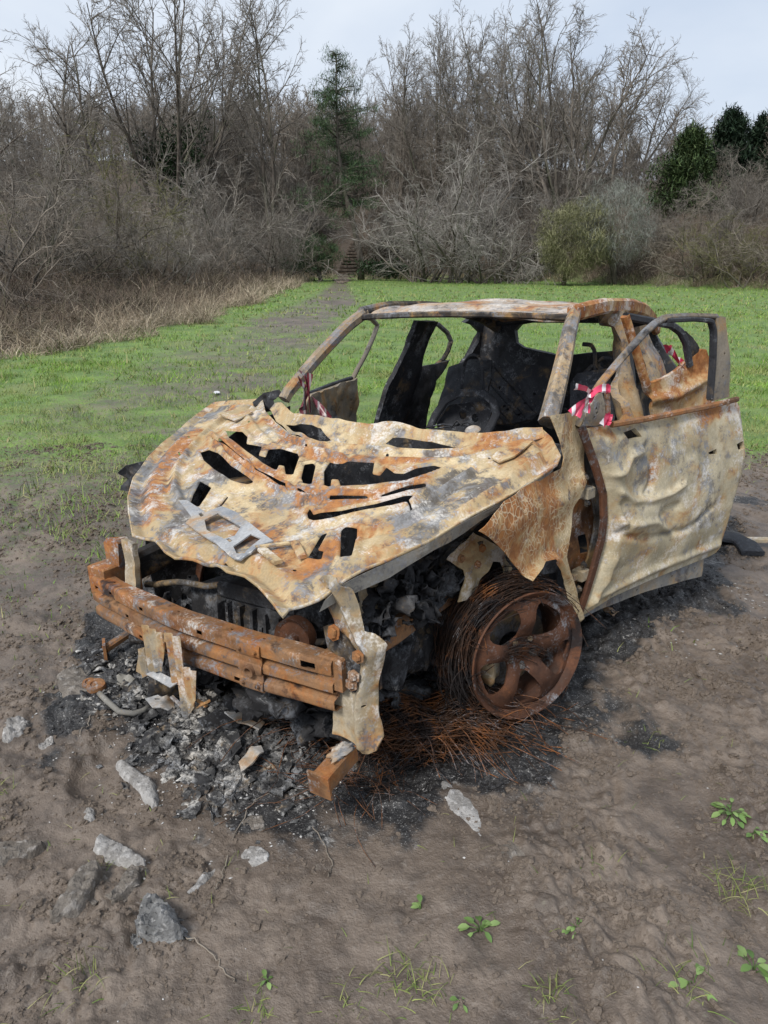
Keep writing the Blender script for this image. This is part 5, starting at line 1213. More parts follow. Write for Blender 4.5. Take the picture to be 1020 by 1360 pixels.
strut('rear_header', [(-2.46, -.55, 1.20), (-2.5, -.3, 1.225), (-2.5, .3, 1.225), (-2.46, .55, 1.20)], rsec(.07, .04), 'soot', up=(0, 0, 1))

# tailgate frame and rear panel
tg = Plane((-2.5, 0, 1.0), (1, 0, .05))
TO = [(-.80, -.75), (.72, -.75), (.66, -.05), (.55, .10), (.47, .24), (-.60, .24), (-.72, .10), (-.80, -.05)]
TH = tg.uv([(-2.508,-0.410,1.156),(-2.510,-0.373,1.191),(-2.511,-0.212,1.211),(-2.511,-0.021,1.226),(-2.511,0.143,1.227),(-2.511,0.221,1.213),(-2.509,0.257,1.181),(-2.502,0.283,1.035),(-2.501,0.109,1.016),(-2.500,-0.067,0.991),(-2.501,-0.222,1.016),(-2.502,-0.337,1.038),(-2.504,-0.389,1.072)])
sheet('tailgate_frame', [(-a_ if tg.u[1] < 0 else a_, b_) for a_, b_ in TO][::1], [TH], tg.lift(wob(4, .02)), M['soot'], car, .03, .05)
# rear quarters
q_r = Plane((0, -.76, 0), (0, -.96, .28))
def qlift(pl_, s_): return pl_.lift(wob(3, .02, 9))
QR = [(p[0], p[1], p[2]) for p in [(-2.247,-0.666,1.221),(-2.364,-0.673,1.199),(-2.481,-0.689,1.145),(-2.474,-0.708,1.078),(-2.409,-0.726,1.017),(-2.327,-0.740,0.968),(-2.261,-0.768,0.871),(-2.208,-0.792,0.789),(-2.241,-0.819,0.699)]]
QR += [(-2.15, -.8, .35), (-2.9, -.8, .35), (-2.75, -.75, 1.0), (-2.55, -.6, 1.22), (-2.4, -.56, 1.26)]
q_r = fit_plane(QR, (0, -1, 0))
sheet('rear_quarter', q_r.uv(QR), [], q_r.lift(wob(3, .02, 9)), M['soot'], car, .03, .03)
q_l = Plane((0, .76, 0), (0, .96, .28))
CP = [(-1.939,0.593,1.228),(-2.050,0.593,1.228),(-2.085,0.627,1.141),(-2.109,0.675,1.016),(-2.121,0.707,0.933),(-2.046,0.748,0.828),(-1.900,0.786,0.730),(-1.794,0.782,0.740),(-1.866,0.723,0.893),(-1.911,0.658,1.061)]
c_l = fit_plane(CP, (0, 1, 0))
sheet('c_pillar', c_l.uv(CP), [], c_l.lift(wob(5, .02, 3)), M['pillar'], car, .016, .03)
sheet('rear_quarter', q_l.uv([(-2.15, .8, .3), (-2.9, .8, .3), (-2.85, .78, .86), (-2.5, .76, .93), (-2.25, .76, .93), (-2.15, .8, .7)]), [], q_l.lift(wob(3, .02, 8)), M['inner'], car, .03, .03)
# b pillars
b_l = Plane((-1.35, .80, .6), (0, .95, .27))
sheet('b_pillar', b_l.uv([(-1.361,0.593,1.328),(-1.566,0.596,1.317),(-1.591,0.605,1.288),(-1.571,0.628,1.206),(-1.580,0.649,1.131),(-1.595,0.679,1.026),(-1.622,0.704,0.936),(-1.595,0.731,0.844),(-1.558,0.745,0.793),(-1.297,0.733,0.837),(-1.349,0.717,0.892),(-1.408,0.701,0.947),(-1.452,0.677,1.033),(-1.472,0.654,1.113),(-1.469,0.633,1.187),(-1.455,0.612,1.260)]), [circ(*b_l.uv([p])[0], .008, 8) for p in [(-1.538,0.672,1.049),(-1.546,0.704,0.937),(-1.520,0.729,0.849)]], b_l.lift(lambda u, v: .03 * np.cos(u * 40) + fbm(p2(u, v, 6), 3, 3) * .02), M['pillar'], car, .014, .04)
strut('b_pillar_inner', np.array([(-1.679,0.543,1.294),(-1.733,0.581,1.158),(-1.717,0.619,1.026),(-1.666,0.661,0.879),(-1.604,0.696,0.755)]), rsec(.07, .04), 'soot', up=(0, 1, 0))
b_r = Plane((-1.4, -.80, .6), (0, -.95, .27))
BR = [(-1.514,-0.586,1.282),(-1.769,-0.592,1.261),(-1.731,-0.609,1.201),(-1.685,-0.647,1.070),(-1.694,-0.682,0.945),(-1.680,-0.713,0.836),(-1.715,-0.780,0.601),(-1.315,-0.759,0.675),(-1.323,-0.733,0.767),(-1.347,-0.699,0.884),(-1.412,-0.668,0.995),(-1.463,-0.636,1.106)]
b_r = fit_plane(BR, (0, -1, 0))
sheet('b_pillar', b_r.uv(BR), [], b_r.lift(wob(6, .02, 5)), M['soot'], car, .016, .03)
# floor, sills, tunnel
for s_ in (1, -1):
    strut('sill', [(-.38, .80 * s_, .19), (-1.3, .80 * s_, .19), (-2.2, .79 * s_, .19)], rsec(.11, .13), 'inner' , up=(0, 0, 1))
MB().box((-1.35, 0, .16), (1.9, 1.5, .03)).box((-1.2, 0, .25), (1.6, .2, .16)).box((-2.1, 0, .30), (.7, 1.4, .2)).build('floor_pan', M['soot'], car)
ap = Plane((-.42, .79, 0), (.25, .97, 0))
AO = ap.uv([(-0.414,0.788,1.001),(-0.527,0.818,0.967),(-0.649,0.849,0.906),(-0.734,0.871,0.690),(-0.756,0.877,0.488),(-0.705,0.864,0.349),(-0.644,0.848,0.213),(-0.569,0.828,0.106),(-0.490,0.808,0.210),(-0.445,0.796,0.426),(-0.445,0.796,0.568),(-0.488,0.808,0.742),(-0.479,0.805,0.864)])
apost = sheet('hinge_post', AO, [ap.uv([(-0.526,0.817,0.509),(-0.587,0.833,0.503),(-0.604,0.837,0.419),(-0.538,0.820,0.428)])], ap.lift(wob(7, .025, 6)), M['rustbar'], car, .013, .01)
for pts_ in ([(-0.447,0.847,0.740),(-0.500,0.861,0.735),(-0.510,0.863,0.678),(-0.461,0.851,0.683)], [(-0.426,0.842,0.407),(-0.500,0.861,0.394),(-0.510,0.864,0.335),(-0.450,0.848,0.348)]):
    P = np.array(pts_); hh = MB().box(P.mean(0), (.05, .05, .05), (1, -.2, 0), ch=.25).box(P.mean(0) + np.array([.03, -.01, .0]), (.05, .02, .025), (1, -.2, 0)).build('door_hinge', M['bracket'], apost)
for p in [(-0.443,0.861,0.778),(-0.461,0.866,0.673),(-0.459,0.866,0.419),(-0.438,0.860,0.322)]: bolt(apost, p, (.3, .95, .1), .010, 'inner')

# ---- interior: seat frames and bench back
bs = fit_plane([(-1.950,-0.280,1.009),(-1.950,0.139,0.993)] + [(-1.720,-0.163,0.624),(-1.720,0.077,0.659)], (1, 0, .2))
SO = bs.uv([(-1.951,-0.285,1.004),(-1.950,-0.060,0.998),(-1.948,0.168,0.990),(-1.937,0.193,0.940),(-1.907,0.132,0.809),(-1.869,0.060,0.640),(-1.860,-0.057,0.603),(-1.857,-0.232,0.588)])
du_, dv_ = bs.u, bs.v
def benchd(u, v):
    s_ = u * .62 + v * .78
    w_ = u * -.78 + v * .62
    return -.012 * (np.sin(s_ * 2 * math.pi / .085) > .55) * sstep(.0, .03, -s_ - .0 + .05) + .010 * np.exp(-((np.hypot(u + .02, v - .06) - .05) / .012) ** 2)
sheet('bench_back', SO, [circ(*bs.uv([p])[0], .010, 8) for p in [(-1.916,-0.134,0.851),(-1.912,-0.197,0.834),(-1.885,-0.131,0.713),(-1.892,-0.007,0.744),(-1.875,-0.031,0.667),(-1.906,0.038,0.804),(-1.881,-0.103,0.693)]], bs.lift(benchd), M['seat'], car, .008, .02, 30)
sheet('bench_back', bs.uv([(-1.941,-0.590,0.961),(-1.955,-0.445,1.021),(-1.953,-0.297,1.012),(-1.857,-0.242,0.587),(-1.850,-0.568,0.559)]), [], bs.lift(wob(8, .03, 3)), M['seat'], car, .016, .02)
MB().box((-1.75, 0, .42), (.5, 1.3, .16), (1, 0, .1), jit=.01).build('bench_base', M['seat'], car)
for x0, x1 in (((678, 477), (676, 489)), ((701, 481), (698, 492))): pass
s1 = bpy.data.objects.new('front_seat', None); COL.objects.link(s1); s1.parent = car
AR = np.array([(-1.500,-0.471,0.656),(-1.500,-0.434,0.736),(-1.500,-0.361,0.830),(-1.500,-0.266,0.879),(-1.500,-0.184,0.884),(-1.500,-0.113,0.884),(-1.500,-0.056,0.845),(-1.500,-0.036,0.775),(-1.500,-0.068,0.708),(-1.500,-0.100,0.649)]); MB().sweep(AR, rsec(.045, .03), up=(1, 0, 0)).build('seat_back_frame', M['seat'], s1)
MB().tube(bezr([(-1.520,-0.268,0.876),(-1.520,-0.258,1.005),(-1.520,-0.239,1.064),(-1.520,-0.205,1.095),(-1.520,-0.167,1.092),(-1.520,-0.139,1.060),(-1.520,-0.133,0.977),(-1.520,-0.128,0.880)], 16), .009, 8).build('headrest_hoop', M['seat'], s1, 180)
sp = fit_plane([(-1.550,-0.401,0.784),(-1.550,-0.104,0.805),(-1.550,-0.126,0.651)], (1, 0, 0)); sheet('seat_springs', sp.uv([(-1.550,-0.438,0.691),(-1.550,-0.370,0.795),(-1.550,-0.114,0.838),(-1.550,-0.094,0.771),(-1.550,-0.150,0.626),(-1.550,-0.465,0.597)]), [circ(*sp.uv([p])[0], .025, 10) for p in [(-1.550,-0.289,0.739),(-1.550,-0.210,0.727)]], sp.lift(wob(9, .04)), M['seat'], s1, .012, .01)
MB().box((-1.25, -.05, .45), (.5, .45, .06), jit=.01).build('seat_base', M['seat'], s1)
s2 = bpy.data.objects.new('front_seat', None); COL.objects.link(s2); s2.parent = car
MB().tube(bezr([(-1.600,0.405,1.158),(-1.600,0.449,1.156),(-1.600,0.470,1.126),(-1.600,0.480,1.034),(-1.600,0.486,0.917)], 12), .011, 8).build('headrest_hoop', M['seat'], s2, 180)
MB().tube(bezr([(-1.600,0.505,1.012),(-1.600,0.493,1.073),(-1.600,0.516,1.093),(-1.600,0.582,1.087),(-1.600,0.601,1.039)], 12), .009, 8).tube(bezr([(-1.600,0.401,0.912),(-1.600,0.421,1.008),(-1.600,0.466,1.056),(-1.600,0.515,1.035),(-1.600,0.551,0.843)], 12), .010, 8).build('seat_back_frame', M['seat'], s2, 180)
sheet('seat_back', sp.uv([(-1.660,0.368,0.962),(-1.660,0.407,1.016),(-1.660,0.554,1.045),(-1.660,0.605,0.916),(-1.660,0.621,0.678),(-1.660,0.371,0.654)]), [], sp.lift(wob(9, .03, 2)), M['seat'], s2, .016, .01)
MB().box((-1.25, .40, .42), (.5, .45, .06), jit=.01).build('seat_base', M['seat'], s2)
MB().tube([(-.62, -.68, .80), (-.62, 0, .82), (-.62, .68, .80)], .03, 8).build('dash_beam', M['soot'], car, 180)
for P in ([(-0.600,0.062,0.870),(-0.600,0.157,0.896),(-0.600,0.214,0.890),(-0.600,0.270,0.915),(-0.600,0.314,0.899)], [(-0.600,0.098,0.867),(-0.600,0.187,0.888),(-0.600,0.240,0.906),(-0.600,0.300,0.888)], [(-0.580,0.206,0.887),(-0.580,0.233,0.922),(-0.580,0.259,0.898)]): MB().tube(bezr(P, 10), .004, 5).build('dash_cable', M['soot'], car, 180)
MB().lathe([(0, .012), (.02, .012), (.03, .006), (.034, 0)], [(-0.500,0.353,0.904)][0], (.3, 0, 1), 16).build('dash_cup', M['latch'], car)

# ---- near-side front door, swung open
dp = Plane((-.44, .861, 0), (.342, .94, 0))
def D_(P): return dp.uv(P)
DO = D_([(-0.440,0.861,0.963),(-0.520,0.890,0.960),(-0.689,0.952,0.952),(-0.965,1.052,0.950),(-1.193,1.135,0.951),(-1.367,1.198,0.955),(-1.403,1.211,0.920),(-1.434,1.223,0.847),(-1.458,1.231,0.703),(-1.432,1.222,0.565),(-1.407,1.213,0.386),(-1.384,1.205,0.252),(-1.352,1.193,0.234),(-1.301,1.174,0.228),(-1.095,1.099,0.229),(-0.864,1.015,0.230),(-0.651,0.938,0.224),(-0.447,0.863,0.191),(-0.490,0.879,0.297),(-0.545,0.899,0.412),(-0.571,0.909,0.511),(-0.574,0.910,0.580),(-0.536,0.896,0.727),(-0.488,0.879,0.855)])
DH = [D_(h) for h in ([(-0.627,0.929,0.923),(-0.696,0.954,0.930),(-0.722,0.963,0.893),(-0.647,0.936,0.893)], [(-1.151,1.120,0.759),(-1.183,1.131,0.764),(-1.203,1.139,0.767),(-1.213,1.142,0.742),(-1.159,1.122,0.748)], [(-1.342,1.189,0.765),(-1.398,1.209,0.770),(-1.410,1.214,0.736),(-1.366,1.198,0.726)])]
DS = .8
den = [(D_([(-0.738,0.970,0.702)])[0], .10, -.034), (D_([(-0.598,0.919,0.785)])[0], .06, .020), (D_([(-0.686,0.951,0.554)])[0], .10, .018), (D_([(-0.922,1.036,0.550)])[0], .07, -.022), (D_([(-1.152,1.120,0.722)])[0], .07, -.016), (D_([(-1.049,1.083,0.364)])[0], .14, .016)]
cr = [(D_([(-0.520,0.890,0.770),(-0.599,0.919,0.776),(-0.659,0.941,0.825),(-0.724,0.964,0.835)]), .016), (D_([(-0.593,0.917,0.700),(-0.677,0.947,0.645),(-0.793,0.989,0.627),(-0.912,1.033,0.628),(-0.983,1.058,0.654)]), .018), (D_([(-0.753,0.975,0.855),(-0.799,0.992,0.769),(-0.799,0.992,0.690),(-0.767,0.980,0.649)]), -.016), (D_([(-0.574,0.910,0.580),(-0.687,0.951,0.547),(-0.829,1.003,0.521),(-0.936,1.041,0.445)]), .016), (D_([(-0.570,0.908,0.531),(-0.789,0.988,0.457),(-1.039,1.079,0.437),(-1.215,1.143,0.502)]), -.014), (D_([(-0.611,0.923,0.650),(-0.650,0.937,0.563),(-0.609,0.923,0.524)]), -.018), (D_([(-0.864,1.015,0.546),(-0.970,1.054,0.563)]), -.02), (D_([(-0.476,0.874,0.202),(-0.575,0.910,0.321),(-0.602,0.920,0.413)]), .012)]
low = D_([(-0.473,0.873,0.243),(-0.857,1.013,0.285),(-1.326,1.183,0.286)])
def door_d(u, v):
    d = .045 * np.sin(np.clip((v - .25) / .72, 0, 1) * math.pi) ** .8 + fbm(p2(u, v, 4.2, 4), 3, 301) * .012 + np.abs(fbm(p2(u + .3 * v, v, 7, 4), 2, 305)) * .008
    for c, r_, a_ in den: d = d + DS * a_ * np.exp(-(((u - c[0]) ** 2 + (v - c[1]) ** 2) / r_ ** 2))
    for P, a_ in cr: d = d + a_ * np.exp(-(linedist(u, v, P) / .014) ** 2)
    d = d + .016 * np.exp(-(linedist(u, v, low) / .020) ** 2)
    return d * sstep(-.005, .05, polydist(u, v, DO)) 
door = sheet('front_door', DO, DH, dp.lift(door_d), M['door'], car, .0098, .02, 60, {'gy': [([(-1.090,1.098,0.848),(-1.132,1.113,0.719),(-1.173,1.128,0.564)], .05), ([(-0.528,0.893,0.863),(-0.586,0.914,0.778)], .05), ([(-1.039,1.079,0.437),(-1.140,1.116,0.466)], .05)], 'og': [([(-1.118,1.108,0.932),(-1.391,1.207,0.921)], .04), ([(-0.803,0.993,0.816),(-0.825,1.001,0.637)], .03), ([(-0.603,0.920,0.503),(-0.786,0.987,0.481)], .05)]})
ip = Plane((-.44 - .012, .861 - .03, 0), (.342, .94, 0))
sheet('inner_panel', DO * np.array([.99, .99]), [], dp.lift(lambda u, v: -.05 + 0 * u), M['inner'], door, .04, .01)
SI = D_([(-0.455,0.867,0.192),(-0.650,0.937,0.228),(-0.863,1.015,0.234),(-1.095,1.099,0.233),(-1.272,1.164,0.229),(-1.271,1.163,0.134),(-0.973,1.055,0.166),(-0.725,0.965,0.177),(-0.587,0.914,0.183),(-0.465,0.870,0.175)])
sheet('lower_strip', SI, [circ(*D_([p])[0], .005, 8) for p in [(-0.818,0.999,0.198),(-1.046,1.082,0.199),(-1.210,1.141,0.193)]], dp.lift(lambda u, v: -.012 + fbm(p2(u, v, 5), 2, 3) * .008), M['sill'], door, .015, .012)
strut('belt_rail', np.array([(-0.536,0.919,0.968),(-0.742,0.993,0.961),(-0.927,1.061,0.960),(-1.126,1.133,0.958),(-1.335,1.209,0.963)]), rsec(.022, .022), 'rustbar', door, up=(0, 0, 1))
strut('front_flange', np.array([(-0.397,0.854,0.976),(-0.428,0.865,0.924),(-0.480,0.884,0.814),(-0.526,0.901,0.700),(-0.553,0.910,0.593),(-0.543,0.907,0.510),(-0.508,0.894,0.407),(-0.474,0.882,0.304),(-0.435,0.867,0.201)]) + rng.normal(0, .002, (9, 3)), rsec(.035, .018), 'rim', door, up=(.342, .94, 0))
dq = np.array([-.342, -.94, 0]) * .03
fr = MB().sweep(bezr(np.array([(-0.416,0.852,0.972),(-0.451,0.865,1.023),(-0.523,0.891,1.111),(-0.595,0.917,1.167),(-0.668,0.944,1.222),(-0.763,0.979,1.289),(-0.821,1.000,1.319),(-0.878,1.020,1.335),(-1.028,1.075,1.332),(-1.201,1.138,1.319)]) + dq, 30), rsec(.026, .036, .4), up=(.342, .94, 0)).build('window_frame', M['frame'], door, 40)
MB().sweep(bezr(np.array([(-0.866,1.016,1.325),(-1.030,1.076,1.320),(-1.152,1.120,1.307),(-1.180,1.130,1.263),(-1.197,1.136,1.138),(-1.204,1.139,0.978)]) + dq * .6, 20), rsec(.018, .03), up=(.342, .94, 0)).build('window_seal', M['soot'], fr, 40)
FU_ = D_([(-1.179,1.130,1.326),(-1.248,1.155,1.316),(-1.288,1.170,1.193),(-1.324,1.183,1.062),(-1.342,1.189,0.968),(-1.217,1.144,0.967),(-1.208,1.140,1.106),(-1.204,1.139,1.246)])
sheet('rear_upright', FU_, [circ(*D_([p])[0], .006, 8) for p in [(-1.261,1.160,1.164),(-1.268,1.162,1.068)]], dp.lift(lambda u, v: -.01 + fbm(p2(u, v, 6), 2, 8) * .008), M['doorin'], fr, .012, .03)
SA = D_([(-0.427,0.856,0.976),(-0.443,0.862,1.024),(-0.486,0.878,1.077),(-0.517,0.889,1.093),(-0.537,0.896,1.048),(-0.551,0.902,0.975),(-0.503,0.884,0.965)])
sheet('mirror_plate', SA, [circ(*D_([p])[0], .006, 8) for p in [(-0.494,0.881,1.031),(-0.499,0.883,1.014),(-0.485,0.877,0.999)]], dp.lift(lambda u, v: -.01 + 0 * u), M['doorin'], door, .01, .012)
strut('quarter_bar', np.array([(-0.554,0.888,1.087),(-0.565,0.892,1.015),(-0.574,0.895,0.953)]), rsec(.02, .02), 'rustbar', door, up=(.342, .94, 0))

# ---- near-side rear door, half open, buckled
rp2 = Plane((-1.415, .80, 0), (.4226, .906, 0))
RO = rp2.uv([(-1.405,0.796,0.991),(-1.507,0.843,1.013),(-1.624,0.897,1.059),(-1.694,0.930,1.100),(-1.745,0.954,1.132),(-1.776,0.969,1.129),(-1.809,0.984,1.082),(-1.850,1.003,1.019),(-1.861,1.008,0.911),(-1.897,1.025,0.589),(-1.919,1.035,0.250),(-1.644,0.907,0.266),(-1.517,0.848,0.573),(-1.482,0.831,0.807),(-1.441,0.812,0.922)])
def rdd(u, v): return fbm(p2(u, v, 5, 2), 4, 401) * .03 + .03 * np.exp(-(linedist(u, v, rp2.uv([(-1.460,0.821,0.920),(-1.616,0.894,0.920),(-1.761,0.962,0.979),(-1.837,0.997,0.997)])) / .025) ** 2)
rd = sheet('rear_door', RO, [], rp2.lift(rdd), M['panelR'], car, .012, .02, 60)
strut('front_upright', bezr([(-1.248,0.722,1.322),(-1.291,0.742,1.233),(-1.335,0.763,1.145),(-1.376,0.782,1.054),(-1.410,0.798,0.991)], 10), rsec(.04, .035), 'panelR', rd, up=(.4226, .906, 0))
strut('window_frame', bezr([(-1.248,0.722,1.319),(-1.338,0.764,1.301),(-1.440,0.812,1.281),(-1.536,0.856,1.261),(-1.593,0.883,1.229),(-1.639,0.905,1.173),(-1.664,0.916,1.099),(-1.679,0.923,1.057)], 20), rsec(.035, .03), 'soot', rd, up=(.4226, .906, 0))
sheet('handle_housing', rp2.uv([(-1.632,0.901,1.227),(-1.681,0.924,1.195),(-1.729,0.946,1.141),(-1.723,0.943,1.112),(-1.673,0.920,1.069),(-1.649,0.909,1.136)]), [], rp2.lift(wob(9, .02)), M['inner'], rd, .01, .02)
strut('quarter_bar', np.array([(-1.608,0.890,1.228),(-1.644,0.907,1.137),(-1.680,0.924,1.050)]), rsec(.012, .016), 'doorin', rd, up=(.4226, .906, 0))

# ---- far-side doors
f1 = Plane((-.45, -.86, 0), (.087, -.996, 0))
FD = f1.uv([(-0.883,-0.898,0.921),(-1.145,-0.921,0.935),(-1.374,-0.941,0.944),(-1.372,-0.941,0.821),(-1.353,-0.939,0.698),(-1.319,-0.936,0.502),(-1.285,-0.933,0.317),(-0.659,-0.878,0.478),(-0.765,-0.887,0.791)])
fd = sheet('front_door', FD, [circ(*f1.uv([p])[0], .012, 8) for p in [(-1.280,-0.933,0.835),(-1.284,-0.933,0.784),(-1.263,-0.931,0.737)]], f1.lift(wob(7, .03, 2)), M['doorin'], car, .016, .04)
strut('window_frame', bezr([(-0.804,-0.891,1.010),(-0.864,-0.896,1.055),(-1.014,-0.909,1.133),(-1.211,-0.926,1.215),(-1.378,-0.941,1.276),(-1.524,-0.954,1.293),(-1.630,-0.963,1.278),(-1.692,-0.968,1.237),(-1.641,-0.964,1.172),(-1.533,-0.955,1.067),(-1.429,-0.946,0.987),(-1.365,-0.940,0.931)], 34), rsec(.022, .03), 'doorin', fd, up=(0, 1, 0))
strut('window_seal', np.array([(-0.919,-0.901,0.920),(-1.145,-0.921,0.939),(-1.358,-0.939,0.950)]), rsec(.03, .02), 'soot', fd, up=(0, 0, 1))
f2 = Plane((0, -.87, 0), (0, -1, 0))
GD = f2.uv([(-1.977,-0.870,0.946),(-2.199,-0.870,0.941),(-2.353,-0.870,0.956),(-2.311,-0.870,0.913),(-2.167,-0.870,0.837),(-2.104,-0.870,0.716),(-2.040,-0.870,0.538),(-1.992,-0.870,0.260),(-1.575,-0.870,0.355),(-1.632,-0.870,0.612),(-1.772,-0.870,0.814)])
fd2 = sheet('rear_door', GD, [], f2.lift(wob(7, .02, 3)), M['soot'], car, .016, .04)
strut('window_frame', bezr([(-1.921,-0.870,0.918),(-2.018,-0.870,1.040),(-2.116,-0.870,1.145),(-2.196,-0.870,1.214),(-2.275,-0.870,1.203),(-2.398,-0.870,1.139),(-2.450,-0.870,1.077),(-2.407,-0.870,1.013),(-2.332,-0.870,0.958),(-2.229,-0.870,0.927),(-2.052,-0.870,0.932),(-1.921,-0.870,0.918)], 34), rsec(.03, .03), 'inner', fd2, up=(0, 1, 0))

# ================================================================== LOOSE THINGS
def ribbon_sheet(name, path, w_, mat, parent, twist=0.0, n=24, seed=0):
    P = bezr(path, n); g = np.random.default_rng(seed); T = np.gradient(P, axis=0); T = nrm(T); S = nrm(np.cross(T, np.array([0.3, .5, 1.0])))
    a = twist * np.linspace(0, 1, n) + g.normal(0, .3, n).cumsum() * .25; Nn = np.cross(T, S)
    S2 = S * np.cos(a)[:, None] + Nn * np.sin(a)[:, None]; c = np.linspace(-1, 1, 5)
    V = (P[:, None] + S2[:, None] * c[None, :, None] * w_ / 2 + np.cross(T, S2)[:, None] * (np.sin(c * 3 + a[:, None])[..., None]) * w_ * .12).reshape(-1, 3)
    Qd = [(i * 5 + j, i * 5 + j + 1, (i + 1) * 5 + j + 1, (i + 1) * 5 + j) for i in range(n - 1) for j in range(4)]
    return MB().add(V, Qd).build(name, mat, parent, 180)
def tape_mat(name, axis_sc, faded=0):
    t = NT(name); t.vec = t.coord()
    v = t.node('ShaderNodeTexWave'); v.inputs['Scale'].default_value = axis_sc; v.inputs['Distortion'].default_value = 1.5; t.t.links.new(t.vec, v.inputs['Vector'])
    red = (.60, .05, .12) if not faded else (.13, .025, .035)
    col = t.mix(t.step(v.outputs['Fac'], .80, .86), red, (.72, .68, .70) if not faded else (.22, .20, .20))
    t.fin(col, .35, None, 0, .5); return t.m
M['tape'] = tape_mat('barrier_tape', 5.5); M['tape2'] = tape_mat('smoky_tape', 9, 1)
def world_pts(P): return [tuple(CAR_M @ Vector(p)) for p in P]
def tape(label, paths, w_, mat, seed):
    o = thing('barrier_tape', label, 'tape', world_pts([paths[0][0]])[0]); l = Vector(o.location)
    for k, p in enumerate(paths):
        q = [tuple(Vector(a) - l) for a in world_pts(p)]; ribbon_sheet('tape_strip', q, w_, M[mat], o, 1.2 + .5 * k, 22, seed + k)
tape('pink and white tape knotted round the open front door frame', [[(-0.414,0.891,1.099),(-0.356,0.869,1.125),(-0.314,0.854,1.135)], [(-0.407,0.888,1.095),(-0.370,0.874,1.086),(-0.327,0.859,1.062),(-0.298,0.848,1.044)], [(-0.404,0.887,1.090),(-0.367,0.873,1.070),(-0.343,0.865,1.046),(-0.329,0.860,1.029)], [(-0.364,0.892,1.093),(-0.393,0.903,1.114),(-0.423,0.914,1.121),(-0.450,0.924,1.120),(-0.448,0.923,1.099),(-0.416,0.911,1.105)], [(-0.399,0.885,1.104),(-0.386,0.880,1.070),(-0.377,0.877,1.036)]], .026, 'tape', 3)
tape('short end of pink tape on the sill of the open front door', [[(-0.514,0.917,1.017),(-0.500,0.912,0.996),(-0.478,0.904,0.974)], [(-0.511,0.916,1.012),(-0.509,0.915,0.986),(-0.502,0.913,0.970)]], .028, 'tape', 13)
tape('red and white tape folded in the rear door window', [[(-1.555,0.839,1.168),(-1.590,0.855,1.115),(-1.645,0.881,1.071),(-1.688,0.901,1.044)], [(-1.577,0.849,1.145),(-1.627,0.873,1.094),(-1.676,0.896,1.057)]], .045, 'tape', 23)
tape('smoke-stained tape wound round the far windscreen pillar', [[(-0.440,-0.530,1.120),(-0.440,-0.500,1.093),(-0.440,-0.483,1.024),(-0.440,-0.482,0.924)], [(-0.420,-0.524,1.095),(-0.420,-0.491,1.044),(-0.420,-0.501,0.937)], [(-0.440,-0.466,1.109),(-0.440,-0.492,1.023),(-0.440,-0.536,0.949),(-0.440,-0.520,0.914)], [(-0.450,-0.474,1.002),(-0.450,-0.432,0.955),(-0.450,-0.363,0.903)], [(-0.450,-0.467,0.981),(-0.450,-0.416,0.928),(-0.450,-0.381,0.909)]], .030, 'tape2', 33)

# ---- heap of tyre wire on the ground
g5 = np.random.default_rng(77)
wt = thing('wire_heap', 'tangled heap of rusty tyre wire spilling from the front wheel', 'wire', (0, 0, 0))
PW = np.array([(0.352,2.210),(0.250,2.279),(0.127,2.326),(0.014,2.255),(-0.053,2.124),(-0.101,2.023),(-0.172,1.948),(-0.216,1.894),(0.130,2.103),(0.231,2.063),(0.051,2.063),(-0.073,1.912)])
n = 520; K = 10; pol = np.zeros((n, K, 3)); s_ = np.linspace(-.5, .5, K)
ctr = np.array([(0.133,2.166)])[0]; dirv = np.array([(0.394,2.124),(-0.180,2.063)]); dv = dirv[1] - dirv[0]; dv /= np.linalg.norm(dv); pv = np.array([-dv[1], dv[0]])
for i in range(n):
    L = g5.uniform(.15, .62); c = ctr + dv * g5.normal(0, .13) + pv * g5.normal(0, .055); a = g5.normal(0, .38) + (g5.uniform(0, 3) if i % 7 == 0 else 0); d = dv * math.cos(a) + pv * math.sin(a); cv = g5.normal(0, .22)
    p = c + d * (s_ * L)[:, None] + np.array([-d[1], d[0]]) * (cv * L * (s_ ** 2 * 4 - .3))[:, None]
    z = ground_at(p[:, 0], p[:, 1]) + .01 + g5.uniform(0, .13) * (1 - 3.4 * s_ ** 2).clip(0) ** .8
    pol[i] = np.stack([p[:, 0], p[:, 1], z], 1)
V, Qd = tubes(pol, np.full((n, K), .0018), 3); kind(MB().add(V, Qd).build('wire_strands', M['wire2'], wt, 180), 'stuff')
n = 130; pol = np.zeros((n, K, 3))
for i in range(n):
    c = PW[g5.integers(0, len(PW))] + g5.normal(0, .07, 2); a = g5.uniform(0, 6.3); d = np.array([math.cos(a), math.sin(a)]); L = g5.uniform(.1, .4); cv = g5.normal(0, .4)
    p = c + d * (s_ * L)[:, None] + np.array([-d[1], d[0]]) * (cv * L * s_ ** 2 * 4)[:, None]; pol[i] = np.stack([p[:, 0], p[:, 1], ground_at(p[:, 0], p[:, 1]) + .006 + .05 * g5.random() * (1 - 4 * s_ ** 2)], 1)
V, Qd = tubes(pol, np.full((n, K), .0012), 3); kind(MB().add(V, Qd).build('loose_strands', M['wire2'], wt, 180), 'stuff')

